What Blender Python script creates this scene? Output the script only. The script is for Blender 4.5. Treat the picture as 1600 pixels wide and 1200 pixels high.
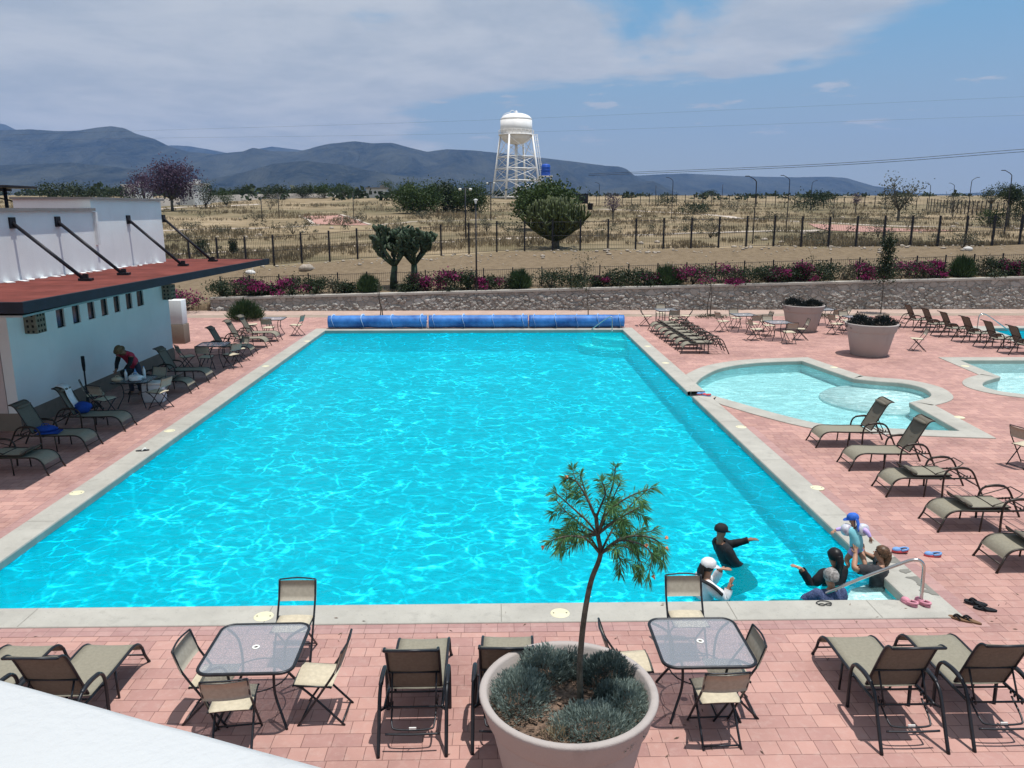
import bpy, bmesh, math, random
import numpy as np
from mathutils import Vector, Matrix, noise as mnoise
from mathutils.geometry import tessellate_polygon

for o in list(bpy.data.objects): bpy.data.objects.remove(o)
scene = bpy.context.scene
COL = scene.collection
R = math.radians
random.seed(7)
rng = np.random.default_rng(7)

# ------------------------------------------------------------------ camera
EYE = Vector((0.0, 0.0, 5.2))
PITCH, YAW, FPX = R(12.63), R(1.17), 1220.0
cam_d = bpy.data.cameras.new("camera")
cam_d.sensor_fit = 'HORIZONTAL'; cam_d.sensor_width = 36.0
cam_d.lens = FPX / 1600 * 36.0
cam_d.clip_start = 0.05; cam_d.clip_end = 30000
cam = bpy.data.objects.new("camera", cam_d); COL.objects.link(cam)
cam.location = EYE
cam.rotation_euler = (R(90) - PITCH, 0, -YAW)
scene.camera = cam

# ------------------------------------------------------------------ sky and sun
SUN_TO = Vector((0.175, -0.065, 1.0)).normalized()
SUN_EL = math.asin(SUN_TO.z); SUN_AZ = math.atan2(SUN_TO.x, SUN_TO.y)
world = bpy.data.worlds.new("World"); scene.world = world; world.use_nodes = True
def build_sky():
    nt = world.node_tree; N = nt.nodes; L = nt.links; N.clear()
    out = N.new('ShaderNodeOutputWorld'); bg = N.new('ShaderNodeBackground'); bg.inputs[1].default_value = 0.075
    sky = N.new('ShaderNodeTexSky'); sky.sky_type = 'NISHITA'; sky.sun_disc = False
    sky.sun_elevation = SUN_EL; sky.sun_rotation = SUN_AZ
    sky.altitude = 1900; sky.air_density = 1.2; sky.dust_density = 0.6; sky.ozone_density = 2.0
    tc = N.new('ShaderNodeTexCoord'); sep = N.new('ShaderNodeSeparateXYZ'); L.new(tc.outputs['Generated'], sep.inputs[0])
    def math_(op, a, b=None, c=None):
        n = N.new('ShaderNodeMath'); n.operation = op
        for i, v in enumerate((a, b, c)):
            if v is None: continue
            if isinstance(v, (int, float)): n.inputs[i].default_value = v
            else: L.new(v, n.inputs[i])
        return n.outputs[0]
    zz = math_('ADD', math_('MAXIMUM', sep.outputs[2], 0.0), 0.10)
    cx = math_('DIVIDE', sep.outputs[0], zz); cy = math_('DIVIDE', sep.outputs[1], zz)
    comb = N.new('ShaderNodeCombineXYZ'); L.new(cx, comb.inputs[0]); L.new(cy, comb.inputs[1])
    def noise(scale, detail, rough, off, dist=0.0):
        m = N.new('ShaderNodeMapping'); m.inputs['Location'].default_value = off; L.new(comb.outputs[0], m.inputs[0])
        n = N.new('ShaderNodeTexNoise'); n.inputs['Scale'].default_value = scale; n.inputs['Detail'].default_value = detail
        n.inputs['Roughness'].default_value = rough; n.inputs['Distortion'].default_value = dist
        L.new(m.outputs[0], n.inputs['Vector']); return n.outputs[0]
    def smooth(v, a, b, lo=0.0, hi=1.0):
        n = N.new('ShaderNodeMapRange'); n.interpolation_type = 'SMOOTHSTEP'; L.new(v, n.inputs[0])
        n.inputs[1].default_value = a; n.inputs[2].default_value = b; n.inputs[3].default_value = lo; n.inputs[4].default_value = hi
        return n.outputs[0]
    n1 = noise(0.62, 6, 0.58, SKY_OFF, 0.5)
    n2 = noise(1.7, 4, 0.6, (1.0, 7.0, 0))
    # thin high veil, thicker to the left (-X)
    az = math_('DIVIDE', sep.outputs[0], math_('MAXIMUM', math_('ABSOLUTE', sep.outputs[1]), 0.15))
    right = smooth(math_('ADD', az, math_('MULTIPLY', sep.outputs[2], -0.9)), 0.16, 0.50, 0.0, -0.32)
    low = math_('MULTIPLY', smooth(az, -0.20, 0.10), smooth(math_('SUBTRACT', sep.outputs[2], math_('MULTIPLY', az, 0.045)), 0.118, 0.140, -0.26, 0.0))
    left = smooth(az, -0.65, -0.1, 0.16, 0.0)
    dens = math_('ADD', math_('ADD', math_('MULTIPLY', n1, 0.72), math_('MULTIPLY', n2, 0.28)), math_('ADD', right, math_('ADD', low, left)))
    veil = smooth(dens, 0.37, 0.50, 0.0, 1.0)
    puff = math_('MULTIPLY', smooth(noise(2.6, 6, 0.6, (5.0, 2.0, 0)), 0.57, 0.68), math_('MULTIPLY', smooth(sep.outputs[2], 0.06, 0.10), smooth(sep.outputs[2], 0.135, 0.155, 1.0, 0.0)))
    veil = math_('MAXIMUM', veil, math_('MULTIPLY', puff, 0.9))
    hz = smooth(sep.outputs[2], 0.0, 0.25, 1.0, 0.0)
    mixh = N.new('ShaderNodeMix'); mixh.data_type = 'RGBA'; L.new(math_('MULTIPLY', hz, 0.9), mixh.inputs[0])
    base = N.new('ShaderNodeMix'); base.data_type = 'RGBA'; base.inputs[0].default_value = 0.8; L.new(sky.outputs[0], base.inputs[6]); base.inputs[7].default_value = (2.5, 5.7, 8.7, 1)
    L.new(base.outputs[2], mixh.inputs[6]); mixh.inputs[7].default_value = (5.7, 6.1, 6.3, 1)
    mixc = N.new('ShaderNodeMix'); mixc.data_type = 'RGBA'
    L.new(math_('MULTIPLY', veil, 0.85), mixc.inputs[0]); L.new(mixh.outputs[2], mixc.inputs[6])
    tone = N.new('ShaderNodeMix'); tone.data_type = 'RGBA'; L.new(smooth(math_('ADD', math_('MULTIPLY', noise(1.1, 7, 0.62, (9.0, 4.0, 0), 0.4), 0.7), math_('MULTIPLY', noise(3.4, 5, 0.6, (2.0, 8.0, 0)), 0.3)), 0.36, 0.64), tone.inputs[0])
    tone.inputs[6].default_value = (5.9, 6.3, 6.9, 1); tone.inputs[7].default_value = (8.3, 8.3, 8.4, 1)
    L.new(tone.outputs[2], mixc.inputs[7])
    L.new(mixc.outputs[2], bg.inputs[0]); L.new(bg.outputs[0], out.inputs[0])
SKY_OFF = (3.3, 1.2, 0.0)
build_sky()
sun_d = bpy.data.lights.new("sun", 'SUN'); sun_d.energy = 4.6; sun_d.angle = R(0.53); sun_d.color = (1.0, 0.955, 0.89)
sun = bpy.data.objects.new("sun", sun_d); COL.objects.link(sun)
sun.rotation_euler = SUN_TO.to_track_quat('Z', 'Y').to_euler()
scene.view_settings.view_transform = 'Standard'; scene.view_settings.look = 'None'
scene.view_settings.exposure = 0.08; scene.view_settings.gamma = 1.0
scene.cycles.use_denoising = True
scene.cycles.max_bounces = 8; scene.cycles.transparent_max_bounces = 24
scene.cycles.diffuse_bounces = 3; scene.cycles.volume_bounces = 0
scene.cycles.caustics_reflective = False; scene.cycles.caustics_refractive = False

# ------------------------------------------------------------------ where a sight line of the survey meets the land
def ray(px, py):
    d = Vector(((px - 800) / FPX, (600 - py) / FPX, -1.0))
    return cam.rotation_euler.to_matrix() @ d
def P(px, py, z=0.0):
    d = ray(px, py); t = (z - EYE.z) / d.z
    return EYE + d * t
def Q(px, py, y):
    d = ray(px, py); t = y / d.y
    return EYE + d * t
PROF = [(41, 1.15), (43.5, 1.45), (47, 1.75), (51.5, 2.2), (53, 2.42), (55, 2.35), (58, 2.4), (66, 2.62), (80, 3.1), (100, 3.75), (130, 4.86), (160, 6.26), (200, 8.1)]
PY = np.array([a for a, b in PROF]); PZ = np.array([b for a, b in PROF])
LEAN_X = [-32, -16, -10.5, -3.5, 2, 15, 32]; LEAN_Z = [-1.25, -0.78, -0.42, -0.16, 0.0, 0.06, -0.05]
def wall_top(x): return 0.95 + 0.0235 * max(-15.0, min(34.0, x))
def terrain(x, y):
    if y > 200: z = 8.1 + (y - 200) * 0.0168
    else: z = float(np.interp(y, PY, PZ))
    tilt = (wall_top(x) - 1.15) * max(0.0, min(1.0, (60 - y) / 14.0)) * 1.15
    z += tilt
    z += float(np.interp(x, LEAN_X, LEAN_Z)) * max(0.0, min(1.0, (y - 42) / 8.0)) * max(0.0, min(1.0, (98 - y) / 38.0))
    if y > 52:
        w = min(1.0, (y - 52) / 20)
        z += w * 0.28 * (mnoise.noise((x * 0.06, y * 0.06, 1.3))) + w * 0.1 * mnoise.noise((x * 0.25, y * 0.25, 4))
    if 44 < y < 56:
        w = math.exp(-((y - 52.0) / 1.3) ** 2)
        z += w * (0.16 + 0.16 * mnoise.noise((x * 0.35, y * 0.5, 9.1)))
        z += 0.05 * mnoise.noise((x * 0.5, y * 0.6, 2.2))
    if x < -14.6 and y < 50:
        w = max(0, min(1, (-14.6 - x) / 2.0)) * max(0, min(1, (48 - y) / 5.0))
        z = z * (1 - w) + 0.05 * w
    return z
def T(px, py):
    d = ray(px, py); y = 41.0
    while y < 3000:
        p = EYE + d * (y / d.y)
        if p.z <= terrain(p.x, p.y): return p
        y *= 1.004
    return EYE + d * (300 / d.y)

WATER_Z = -0.13
# ------------------------------------------------------------------ materials
def new_mat(name):
    m = bpy.data.materials.new(name); m.use_nodes = True
    return m, m.node_tree, m.node_tree.nodes["Principled BSDF"]
def c4(c): return (c[0], c[1], c[2], 1.0)
def coords(nt, kind='Object', scale=None):
    tc = nt.nodes.new('ShaderNodeTexCoord')
    if scale is None: return tc.outputs[kind]
    m = nt.nodes.new('ShaderNodeMapping'); m.inputs['Scale'].default_value = scale
    nt.links.new(tc.outputs[kind], m.inputs[0]); return m.outputs[0]
def tex_noise(nt, vec, scale, detail=4, rough=0.55, dist=0.0):
    n = nt.nodes.new('ShaderNodeTexNoise'); n.inputs['Scale'].default_value = scale; n.inputs['Detail'].default_value = detail
    n.inputs['Roughness'].default_value = rough; n.inputs['Distortion'].default_value = dist
    nt.links.new(vec, n.inputs['Vector']); return n.outputs[0]
def ramp(nt, fac, stops):
    r = nt.nodes.new('ShaderNodeValToRGB'); e = r.color_ramp.elements
    while len(e) < len(stops): e.new(0.5)
    for i, (p, c) in enumerate(stops): e[i].position = p; e[i].color = c4(c)
    nt.links.new(fac, r.inputs[0]); return r.outputs[0]
def mixc(nt, fac, a, b, mode='MIX'):
    n = nt.nodes.new('ShaderNodeMix'); n.data_type = 'RGBA'; n.blend_type = mode
    for i, v in ((0, fac), (6, a), (7, b)):
        if isinstance(v, (int, float)): n.inputs[i].default_value = v
        elif isinstance(v, (tuple, list)): n.inputs[i].default_value = c4(v)
        else: nt.links.new(v, n.inputs[i])
    return n.outputs[2]
def mrange(nt, v, a, b, lo=0.0, hi=1.0, smooth=True):
    n = nt.nodes.new('ShaderNodeMapRange'); n.interpolation_type = 'SMOOTHSTEP' if smooth else 'LINEAR'
    nt.links.new(v, n.inputs[0]); n.inputs[1].default_value = a; n.inputs[2].default_value = b; n.inputs[3].default_value = lo; n.inputs[4].default_value = hi
    return n.outputs[0]
def mmath(nt, op, a, b=None):
    n = nt.nodes.new('ShaderNodeMath'); n.operation = op
    for i, v in enumerate((a, b)):
        if v is None: continue
        if isinstance(v, (int, float)): n.inputs[i].default_value = v
        else: nt.links.new(v, n.inputs[i])
    return n.outputs[0]
def bump(nt, bsdf, h, strength=0.3, dist=0.02):
    b = nt.nodes.new('ShaderNodeBump'); b.inputs['Strength'].default_value = strength; b.inputs['Distance'].default_value = dist
    nt.links.new(h, b.inputs['Height']); nt.links.new(b.outputs[0], bsdf.inputs['Normal'])
def mat(name, col, rough=0.6, var=0.18, scale=6.0, metal=0.0, bmp=0.0, bscale=None, spec=0.3, col2=None, trans=0.0):
    """a plain surface with uneven colour: col varied towards col2 (or darker / lighter) by noise"""
    m, nt, b = new_mat(name)
    v = coords(nt)
    n = tex_noise(nt, v, scale, 5, 0.6)
    lo = tuple(c * (1 - var) for c in col); hi = col2 if col2 else tuple(min(1, c * (1 + var)) for c in col)
    nt.links.new(ramp(nt, n, [(0.32, lo), (0.68, hi)]), b.inputs['Base Color'])
    b.inputs['Roughness'].default_value = rough; b.inputs['Metallic'].default_value = metal
    b.inputs['Specular IOR Level'].default_value = spec
    if bmp: bump(nt, b, tex_noise(nt, v, bscale or scale * 6, 3), bmp, 0.01)
    return m
def leaf_mat(name, dark, light, scale=3.0, trans=0.25, rough=0.55):
    m, nt, b = new_mat(name)
    n = tex_noise(nt, coords(nt), scale, 4, 0.7)
    col = ramp(nt, n, [(0.3, dark), (0.7, light)])
    nt.links.new(col, b.inputs['Base Color']); b.inputs['Roughness'].default_value = rough
    b.inputs['Specular IOR Level'].default_value = 0.25
    tr = nt.nodes.new('ShaderNodeBsdfTranslucent'); nt.links.new(col, tr.inputs[0])
    ms = nt.nodes.new('ShaderNodeMixShader'); ms.inputs[0].default_value = trans
    out = nt.nodes['Material Output']
    nt.links.new(b.outputs[0], ms.inputs[1]); nt.links.new(tr.outputs[0], ms.inputs[2]); nt.links.new(ms.outputs[0], out.inputs[0])
    return m

def mat_pavers():
    m, nt, b = new_mat("brick_pavers")
    v = coords(nt)
    wob = nt.nodes.new('ShaderNodeVectorMath'); wob.operation = 'MULTIPLY_ADD'
    nn = nt.nodes.new('ShaderNodeTexNoise'); nn.inputs['Scale'].default_value = 3.0; nt.links.new(v, nn.inputs['Vector'])
    nt.links.new(nn.outputs['Color'], wob.inputs[0]); wob.inputs[1].default_value = (0.012, 0.012, 0); nt.links.new(v, wob.inputs[2])
    def bricks(c1, c2, mort, size):
        t = nt.nodes.new('ShaderNodeTexBrick'); nt.links.new(wob.outputs[0], t.inputs['Vector'])
        t.offset = 0.5; t.squash = 0.62; t.squash_frequency = 3
        t.inputs['Color1'].default_value = c4(c1); t.inputs['Color2'].default_value = c4(c2); t.inputs['Mortar'].default_value = c4(mort)
        t.inputs['Scale'].default_value = 1.0; t.inputs['Mortar Size'].default_value = size; t.inputs['Mortar Smooth'].default_value = 0.2
        t.inputs['Bias'].default_value = 0.0; t.inputs['Brick Width'].default_value = 0.30; t.inputs['Row Height'].default_value = 0.20
        return t
    t = bricks((0.47, 0.275, 0.235), (0.36, 0.205, 0.185), (0.19, 0.105, 0.09), 0.0042)
    stain = tex_noise(nt, v, 0.7, 5, 0.6)
    c = mixc(nt, 1.0, t.outputs['Color'], ramp(nt, stain, [(0.28, (0.74, 0.72, 0.72)), (0.5, (0.98, 0.97, 0.97)), (0.75, (1.16, 1.16, 1.16))]), 'MULTIPLY')
    dust = tex_noise(nt, v, 9.0, 5, 0.7)
    c = mixc(nt, mrange(nt, dust, 0.45, 0.8, 0.0, 0.42), c, (0.50, 0.37, 0.33))
    nt.links.new(c, b.inputs['Base Color']); b.inputs['Roughness'].default_value = 0.85; b.inputs['Specular IOR Level'].default_value = 0.2
    h = mmath(nt, 'SUBTRACT', mmath(nt, 'MULTIPLY', dust, 0.3), t.outputs['Fac'])
    bump(nt, b, h, 0.5, 0.006)
    return m
def mat_soldier():
    m, nt, b = new_mat("border_pavers")
    v = coords(nt)
    t = nt.nodes.new('ShaderNodeTexBrick'); nt.links.new(v, t.inputs['Vector'])
    t.offset = 0.0
    t.inputs['Color1'].default_value = c4((0.40, 0.235, 0.215)); t.inputs['Color2'].default_value = c4((0.32, 0.18, 0.17)); t.inputs['Mortar'].default_value = c4((0.19, 0.11, 0.10))
    t.inputs['Scale'].default_value = 1.0; t.inputs['Mortar Size'].default_value = 0.004; t.inputs['Brick Width'].default_value = 0.21; t.inputs['Row Height'].default_value = 0.21
    d = tex_noise(nt, v, 8, 5, 0.7)
    c = mixc(nt, mrange(nt, d, 0.4, 0.8, 0.0, 0.45), t.outputs['Color'], (0.46, 0.32, 0.29))
    nt.links.new(c, b.inputs['Base Color']); b.inputs['Roughness'].default_value = 0.85
    bump(nt, b, d, 0.3, 0.005)
    return m
def mat_concrete(name, col, pores=True, scale=1.0):
    m, nt, b = new_mat(name)
    v = coords(nt)
    n1 = tex_noise(nt, v, 1.3 * scale, 6, 0.65); n2 = tex_noise(nt, v, 34 * scale, 3, 0.7); n3 = tex_noise(nt, v, 5 * scale, 4, 0.6)
    c = ramp(nt, n1, [(0.3, tuple(x * 0.82 for x in col)), (0.7, tuple(min(1, x * 1.06) for x in col))])
    c = mixc(nt, mrange(nt, n3, 0.52, 0.74, 0, 0.5), c, tuple(x * 0.68 for x in col))
    if pores: c = mixc(nt, mrange(nt, n2, 0.60, 0.72, 0, 0.55), c, tuple(x * 0.45 for x in col))
    nt.links.new(c, b.inputs['Base Color']); b.inputs['Roughness'].default_value = 0.9; b.inputs['Specular IOR Level'].default_value = 0.15
    bump(nt, b, n2, 0.35, 0.006)
    return m
def mat_plaster(name, col, dirt=0.25):
    m, nt, b = new_mat(name)
    v = coords(nt)
    n1 = tex_noise(nt, v, 0.8, 5, 0.6); n2 = tex_noise(nt, coords(nt, 'Object', (3, 3, 0.35)), 1.2, 5, 0.65); n3 = tex_noise(nt, v, 45, 3)
    c = ramp(nt, n1, [(0.3, tuple(x * 0.9 for x in col)), (0.7, col)])
    c = mixc(nt, mrange(nt, n2, 0.52, 0.8, 0, dirt), c, tuple(x * 0.6 for x in col))
    nt.links.new(c, b.inputs['Base Color']); b.inputs['Roughness'].default_value = 0.9; b.inputs['Specular IOR Level'].default_value = 0.15
    bump(nt, b, n3, 0.6, 0.006)
    return m
def mat_stone_wall():
    m, nt, b = new_mat("rubble_stone")
    v = coords(nt, 'Object', (1.0, 1.0, 1.35))
    nz = nt.nodes.new('ShaderNodeTexNoise'); nz.inputs['Scale'].default_value = 2.2; nt.links.new(v, nz.inputs['Vector'])
    add = nt.nodes.new('ShaderNodeVectorMath'); add.operation = 'MULTIPLY_ADD'; nt.links.new(nz.outputs['Color'], add.inputs[0]); add.inputs[1].default_value = (0.35, 0.35, 0.35); nt.links.new(v, add.inputs[2])
    e = nt.nodes.new('ShaderNodeTexVoronoi'); e.feature = 'DISTANCE_TO_EDGE'; e.inputs['Scale'].default_value = 2.6; nt.links.new(add.outputs[0], e.inputs['Vector'])
    f = nt.nodes.new('ShaderNodeTexVoronoi'); f.inputs['Scale'].default_value = 2.6; nt.links.new(add.outputs[0], f.inputs['Vector'])
    sep = nt.nodes.new('ShaderNodeSeparateColor'); nt.links.new(f.outputs['Color'], sep.inputs[0])
    c = ramp(nt, sep.outputs[0], [(0.0, (0.27, 0.255, 0.235)), (0.5, (0.35, 0.33, 0.305)), (1.0, (0.45, 0.43, 0.40))])
    n = tex_noise(nt, v, 14, 5, 0.7)
    c = mixc(nt, 1.0, c, ramp(nt, n, [(0.3, (0.7, 0.7, 0.7)), (0.7, (1.1, 1.1, 1.1))]), 'MULTIPLY')
    c = mixc(nt, mrange(nt, e.outputs['Distance'], 0.015, 0.06, 1.0, 0.0), c, (0.235, 0.22, 0.20))
    nt.links.new(c, b.inputs['Base Color']); b.inputs['Roughness'].default_value = 0.9
    h = mmath(nt, 'ADD', mrange(nt, e.outputs['Distance'], 0.0, 0.12), mmath(nt, 'MULTIPLY', n, 0.3))
    bump(nt, b, h, 0.7, 0.06)
    return m
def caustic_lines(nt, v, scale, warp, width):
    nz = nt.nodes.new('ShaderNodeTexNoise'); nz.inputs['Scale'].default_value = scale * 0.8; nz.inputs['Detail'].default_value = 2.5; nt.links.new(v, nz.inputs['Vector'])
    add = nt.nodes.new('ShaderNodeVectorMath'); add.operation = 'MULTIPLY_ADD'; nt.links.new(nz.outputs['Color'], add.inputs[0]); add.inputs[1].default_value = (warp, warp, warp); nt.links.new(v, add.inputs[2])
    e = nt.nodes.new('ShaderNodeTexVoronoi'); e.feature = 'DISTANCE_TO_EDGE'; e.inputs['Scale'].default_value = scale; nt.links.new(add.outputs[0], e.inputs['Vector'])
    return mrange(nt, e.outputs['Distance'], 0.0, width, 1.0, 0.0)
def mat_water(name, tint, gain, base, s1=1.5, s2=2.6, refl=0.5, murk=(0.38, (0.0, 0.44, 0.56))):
    """rippled sheet of water: it lets sun and sight through unevenly (gathered light is painted in as lines) and mirrors the sky"""
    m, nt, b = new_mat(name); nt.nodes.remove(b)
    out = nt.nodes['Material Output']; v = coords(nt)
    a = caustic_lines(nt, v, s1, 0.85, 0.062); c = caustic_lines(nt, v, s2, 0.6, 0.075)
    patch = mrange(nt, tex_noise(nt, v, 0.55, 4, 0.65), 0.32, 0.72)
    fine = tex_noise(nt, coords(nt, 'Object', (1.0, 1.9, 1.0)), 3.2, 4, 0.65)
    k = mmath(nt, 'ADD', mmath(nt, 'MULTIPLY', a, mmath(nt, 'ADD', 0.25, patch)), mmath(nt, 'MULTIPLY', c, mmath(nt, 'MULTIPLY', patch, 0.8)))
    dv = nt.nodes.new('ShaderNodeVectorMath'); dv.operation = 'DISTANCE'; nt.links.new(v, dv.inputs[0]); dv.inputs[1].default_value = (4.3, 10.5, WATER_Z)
    near_bathers = mrange(nt, dv.outputs['Value'], 0.6, 3.0, 1.0, 0.0)                      # more painted light lines around the bathers
    bather_lines = caustic_lines(nt, v, 4.2, 0.7, 0.10)
    k = mmath(nt, 'ADD', k, mmath(nt, 'MULTIPLY', mmath(nt, 'MULTIPLY', bather_lines, near_bathers), 0.9))
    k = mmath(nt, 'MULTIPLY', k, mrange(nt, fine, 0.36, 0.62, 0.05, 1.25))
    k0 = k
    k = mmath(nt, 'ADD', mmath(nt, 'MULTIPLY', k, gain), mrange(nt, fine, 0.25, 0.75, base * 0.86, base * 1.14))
    col = mixc(nt, mrange(nt, k0, 0.25, 1.1, 0.0, 0.85), tint, (1, 1, 1))  # painted lines whitened like glints off the surface
    sc = nt.nodes.new('ShaderNodeVectorMath'); sc.operation = 'SCALE'; nt.links.new(col, sc.inputs[0]); nt.links.new(k, sc.inputs['Scale'])  # caustic lines painted into the transparent colour, for sunlight and view alike
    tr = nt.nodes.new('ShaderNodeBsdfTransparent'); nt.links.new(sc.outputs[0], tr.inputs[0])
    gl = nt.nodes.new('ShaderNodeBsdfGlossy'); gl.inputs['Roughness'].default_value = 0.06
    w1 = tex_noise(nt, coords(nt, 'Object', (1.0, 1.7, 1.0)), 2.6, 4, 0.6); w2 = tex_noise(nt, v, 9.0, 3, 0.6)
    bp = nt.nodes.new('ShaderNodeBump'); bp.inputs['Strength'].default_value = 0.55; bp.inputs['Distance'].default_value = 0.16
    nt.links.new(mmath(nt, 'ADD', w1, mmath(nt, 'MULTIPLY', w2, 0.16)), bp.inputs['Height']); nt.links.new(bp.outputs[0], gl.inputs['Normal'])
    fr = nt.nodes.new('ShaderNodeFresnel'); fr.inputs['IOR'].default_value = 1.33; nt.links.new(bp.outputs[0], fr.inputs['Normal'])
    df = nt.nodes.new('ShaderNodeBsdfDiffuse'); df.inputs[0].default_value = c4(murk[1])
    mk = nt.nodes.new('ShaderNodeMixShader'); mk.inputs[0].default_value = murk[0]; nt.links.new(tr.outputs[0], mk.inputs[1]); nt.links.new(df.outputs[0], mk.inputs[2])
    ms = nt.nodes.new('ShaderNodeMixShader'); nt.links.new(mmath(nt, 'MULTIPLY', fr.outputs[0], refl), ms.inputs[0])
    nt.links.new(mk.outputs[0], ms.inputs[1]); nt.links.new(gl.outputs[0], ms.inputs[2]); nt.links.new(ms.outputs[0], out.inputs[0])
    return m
def mat_table_glass():
    m, nt, b = new_mat("pebbled_glass"); nt.nodes.remove(b)
    out = nt.nodes['Material Output']; v = coords(nt)
    e = nt.nodes.new('ShaderNodeTexVoronoi'); e.feature = 'DISTANCE_TO_EDGE'; e.inputs['Scale'].default_value = 42; nt.links.new(v, e.inputs['Vector'])
    k = mrange(nt, e.outputs['Distance'], 0.02, 0.30, 0.45, 0.95)  # cell pattern in the transparency stands in for light bent by the pebbles
    sc = nt.nodes.new('ShaderNodeVectorMath'); sc.operation = 'SCALE'; sc.inputs[0].default_value = (0.84, 0.86, 0.92); nt.links.new(k, sc.inputs['Scale'])
    tr = nt.nodes.new('ShaderNodeBsdfTransparent'); nt.links.new(sc.outputs[0], tr.inputs[0])
    gl = nt.nodes.new('ShaderNodeBsdfGlossy'); gl.inputs['Roughness'].default_value = 0.25; gl.inputs['Color'].default_value = (0.95, 0.97, 1, 1)
    bp = nt.nodes.new('ShaderNodeBump'); bp.inputs['Strength'].default_value = 0.5; bp.inputs['Distance'].default_value = 0.01
    nt.links.new(e.outputs['Distance'], bp.inputs['Height']); nt.links.new(bp.outputs[0], gl.inputs['Normal'])
    df = nt.nodes.new('ShaderNodeBsdfDiffuse'); df.inputs[0].default_value = (0.46, 0.49, 0.53, 1)
    m1 = nt.nodes.new('ShaderNodeMixShader'); m1.inputs[0].default_value = 0.30; nt.links.new(tr.outputs[0], m1.inputs[1]); nt.links.new(gl.outputs[0], m1.inputs[2])
    m2 = nt.nodes.new('ShaderNodeMixShader'); m2.inputs[0].default_value = 0.28; nt.links.new(m1.outputs[0], m2.inputs[1]); nt.links.new(df.outputs[0], m2.inputs[2])
    nt.links.new(m2.outputs[0], out.inputs[0])
    return m
def mat_field():
    m, nt, b = new_mat("dry_field")
    v = coords(nt)
    n1 = tex_noise(nt, v, 0.05, 5, 0.6); n2 = tex_noise(nt, coords(nt, 'Object', (0.35, 1, 1)), 0.35, 6, 0.65); n3 = tex_noise(nt, v, 2.5, 5, 0.7)
    sep = nt.nodes.new('ShaderNodeSeparateXYZ'); nt.links.new(v, sep.inputs[0])
    dirt = ramp(nt, n3, [(0.25, (0.13, 0.096, 0.062)), (0.75, (0.225, 0.172, 0.115))])
    grass = ramp(nt, n2, [(0.27, (0.10, 0.078, 0.047)), (0.42, (0.19, 0.147, 0.09)), (0.56, (0.29, 0.222, 0.142)), (0.72, (0.42, 0.335, 0.235))])
    green = mixc(nt, mrange(nt, n1, 0.42, 0.62, 0, 0.6), grass, (0.085, 0.083, 0.045))
    edge = mmath(nt, 'ADD', sep.outputs[1], mmath(nt, 'MULTIPLY', n2, 2.5))
    c = mixc(nt, mrange(nt, edge, 53.2, 54.8), dirt, green)
    nt.links.new(c, b.inputs['Base Color']); b.inputs['Roughness'].default_value = 0.95; b.inputs['Specular IOR Level'].default_value = 0.1
    bump(nt, b, n3, 0.6, 0.15)
    return m
def mat_hills(name, a, c_):
    m, nt, b = new_mat(name)
    v = coords(nt)
    n1 = tex_noise(nt, coords(nt, 'Object', (1.0, 0.35, 1.6)), 0.0045, 9, 0.68, 0.6); n2 = tex_noise(nt, v, 0.03, 5, 0.7)
    c = mixc(nt, mrange(nt, n2, 0.45, 0.7, 0, 0.4), ramp(nt, n1, [(0.35, a), (0.65, c_)]), tuple(x * 1.5 for x in c_))  # forest patches and shade of the folds both put into this colour contrast
    nt.links.new(c, b.inputs['Base Color']); b.inputs['Roughness'].default_value = 1.0; b.inputs['Specular IOR Level'].default_value = 0.0
    bump(nt, b, n1, 1.0, 60.0)
    return m

M = {}
M['pavers'] = mat_pavers(); M['soldier'] = mat_soldier()
M['coping'] = mat_concrete("coping_concrete", (0.41, 0.395, 0.355))
M['walk'] = mat_concrete("walkway_concrete", (0.46, 0.34, 0.29), False)
M['gravel'] = mat_concrete("gravel", (0.34, 0.27, 0.22), True, 0.5)
M['white_wall'] = mat_plaster("white_plaster", (0.82, 0.84, 0.84), 0.16)
M['parapet'] = mat_plaster("fresh_white_plaster", (0.50, 0.515, 0.525), 0.32)
M['pink_wall'] = mat_plaster("pale_pink_plaster", (0.62, 0.53, 0.52))
M['plinth'] = mat_concrete("brown_plinth", (0.24, 0.20, 0.165), False)
M['cap'] = mat_concrete("grey_cap", (0.24, 0.22, 0.215), False)
M['roof_red'] = mat("red_roof_membrane", (0.15, 0.042, 0.034), 0.9, 0.3, 1.6, bmp=0.3, spec=0.1)
M['dark_steel'] = mat("dark_steel", (0.018, 0.018, 0.024), 0.45, 0.3, 8, 0.3)
M['fascia'] = mat("fascia_black", (0.008, 0.009, 0.017), 0.7, 0.3, 4)
M['soffit'] = mat("soffit", (0.30, 0.29, 0.28), 0.9)
M['tinted_glass'] = mat("tinted_glass", (0.015, 0.02, 0.028), 0.12, 0.3, 3, spec=0.6)
M['frame_white'] = mat("white_paint", (0.70, 0.70, 0.70), 0.5, 0.08)
M['breeze'] = mat("breeze_block", (0.22, 0.195, 0.15), 0.9, 0.25, 9, bmp=0.4)
M['void'] = mat("dark_hole", (0.02, 0.018, 0.015), 0.9)
M['stone'] = mat_stone_wall()
M['stone_cap'] = mat_concrete("wall_cap", (0.42, 0.40, 0.365), False)
M['pool_floor'] = mat("pool_plaster", (0.10, 0.57, 0.71), 0.7, 0.05, 0.6)
M['pool_wall'] = mat("pool_wall_plaster", (0.03, 0.86, 1.0), 0.7, 0.04, 0.6)  # paler than the floor to make up for light missing on the walls
M['pool_white'] = mat("white_pool_plaster", (0.74, 0.82, 0.82), 0.7, 0.06, 1.5)
M['kid_floor'] = mat("pale_pool_plaster", (0.47, 0.74, 0.76), 0.7, 0.05, 1.0)
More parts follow.
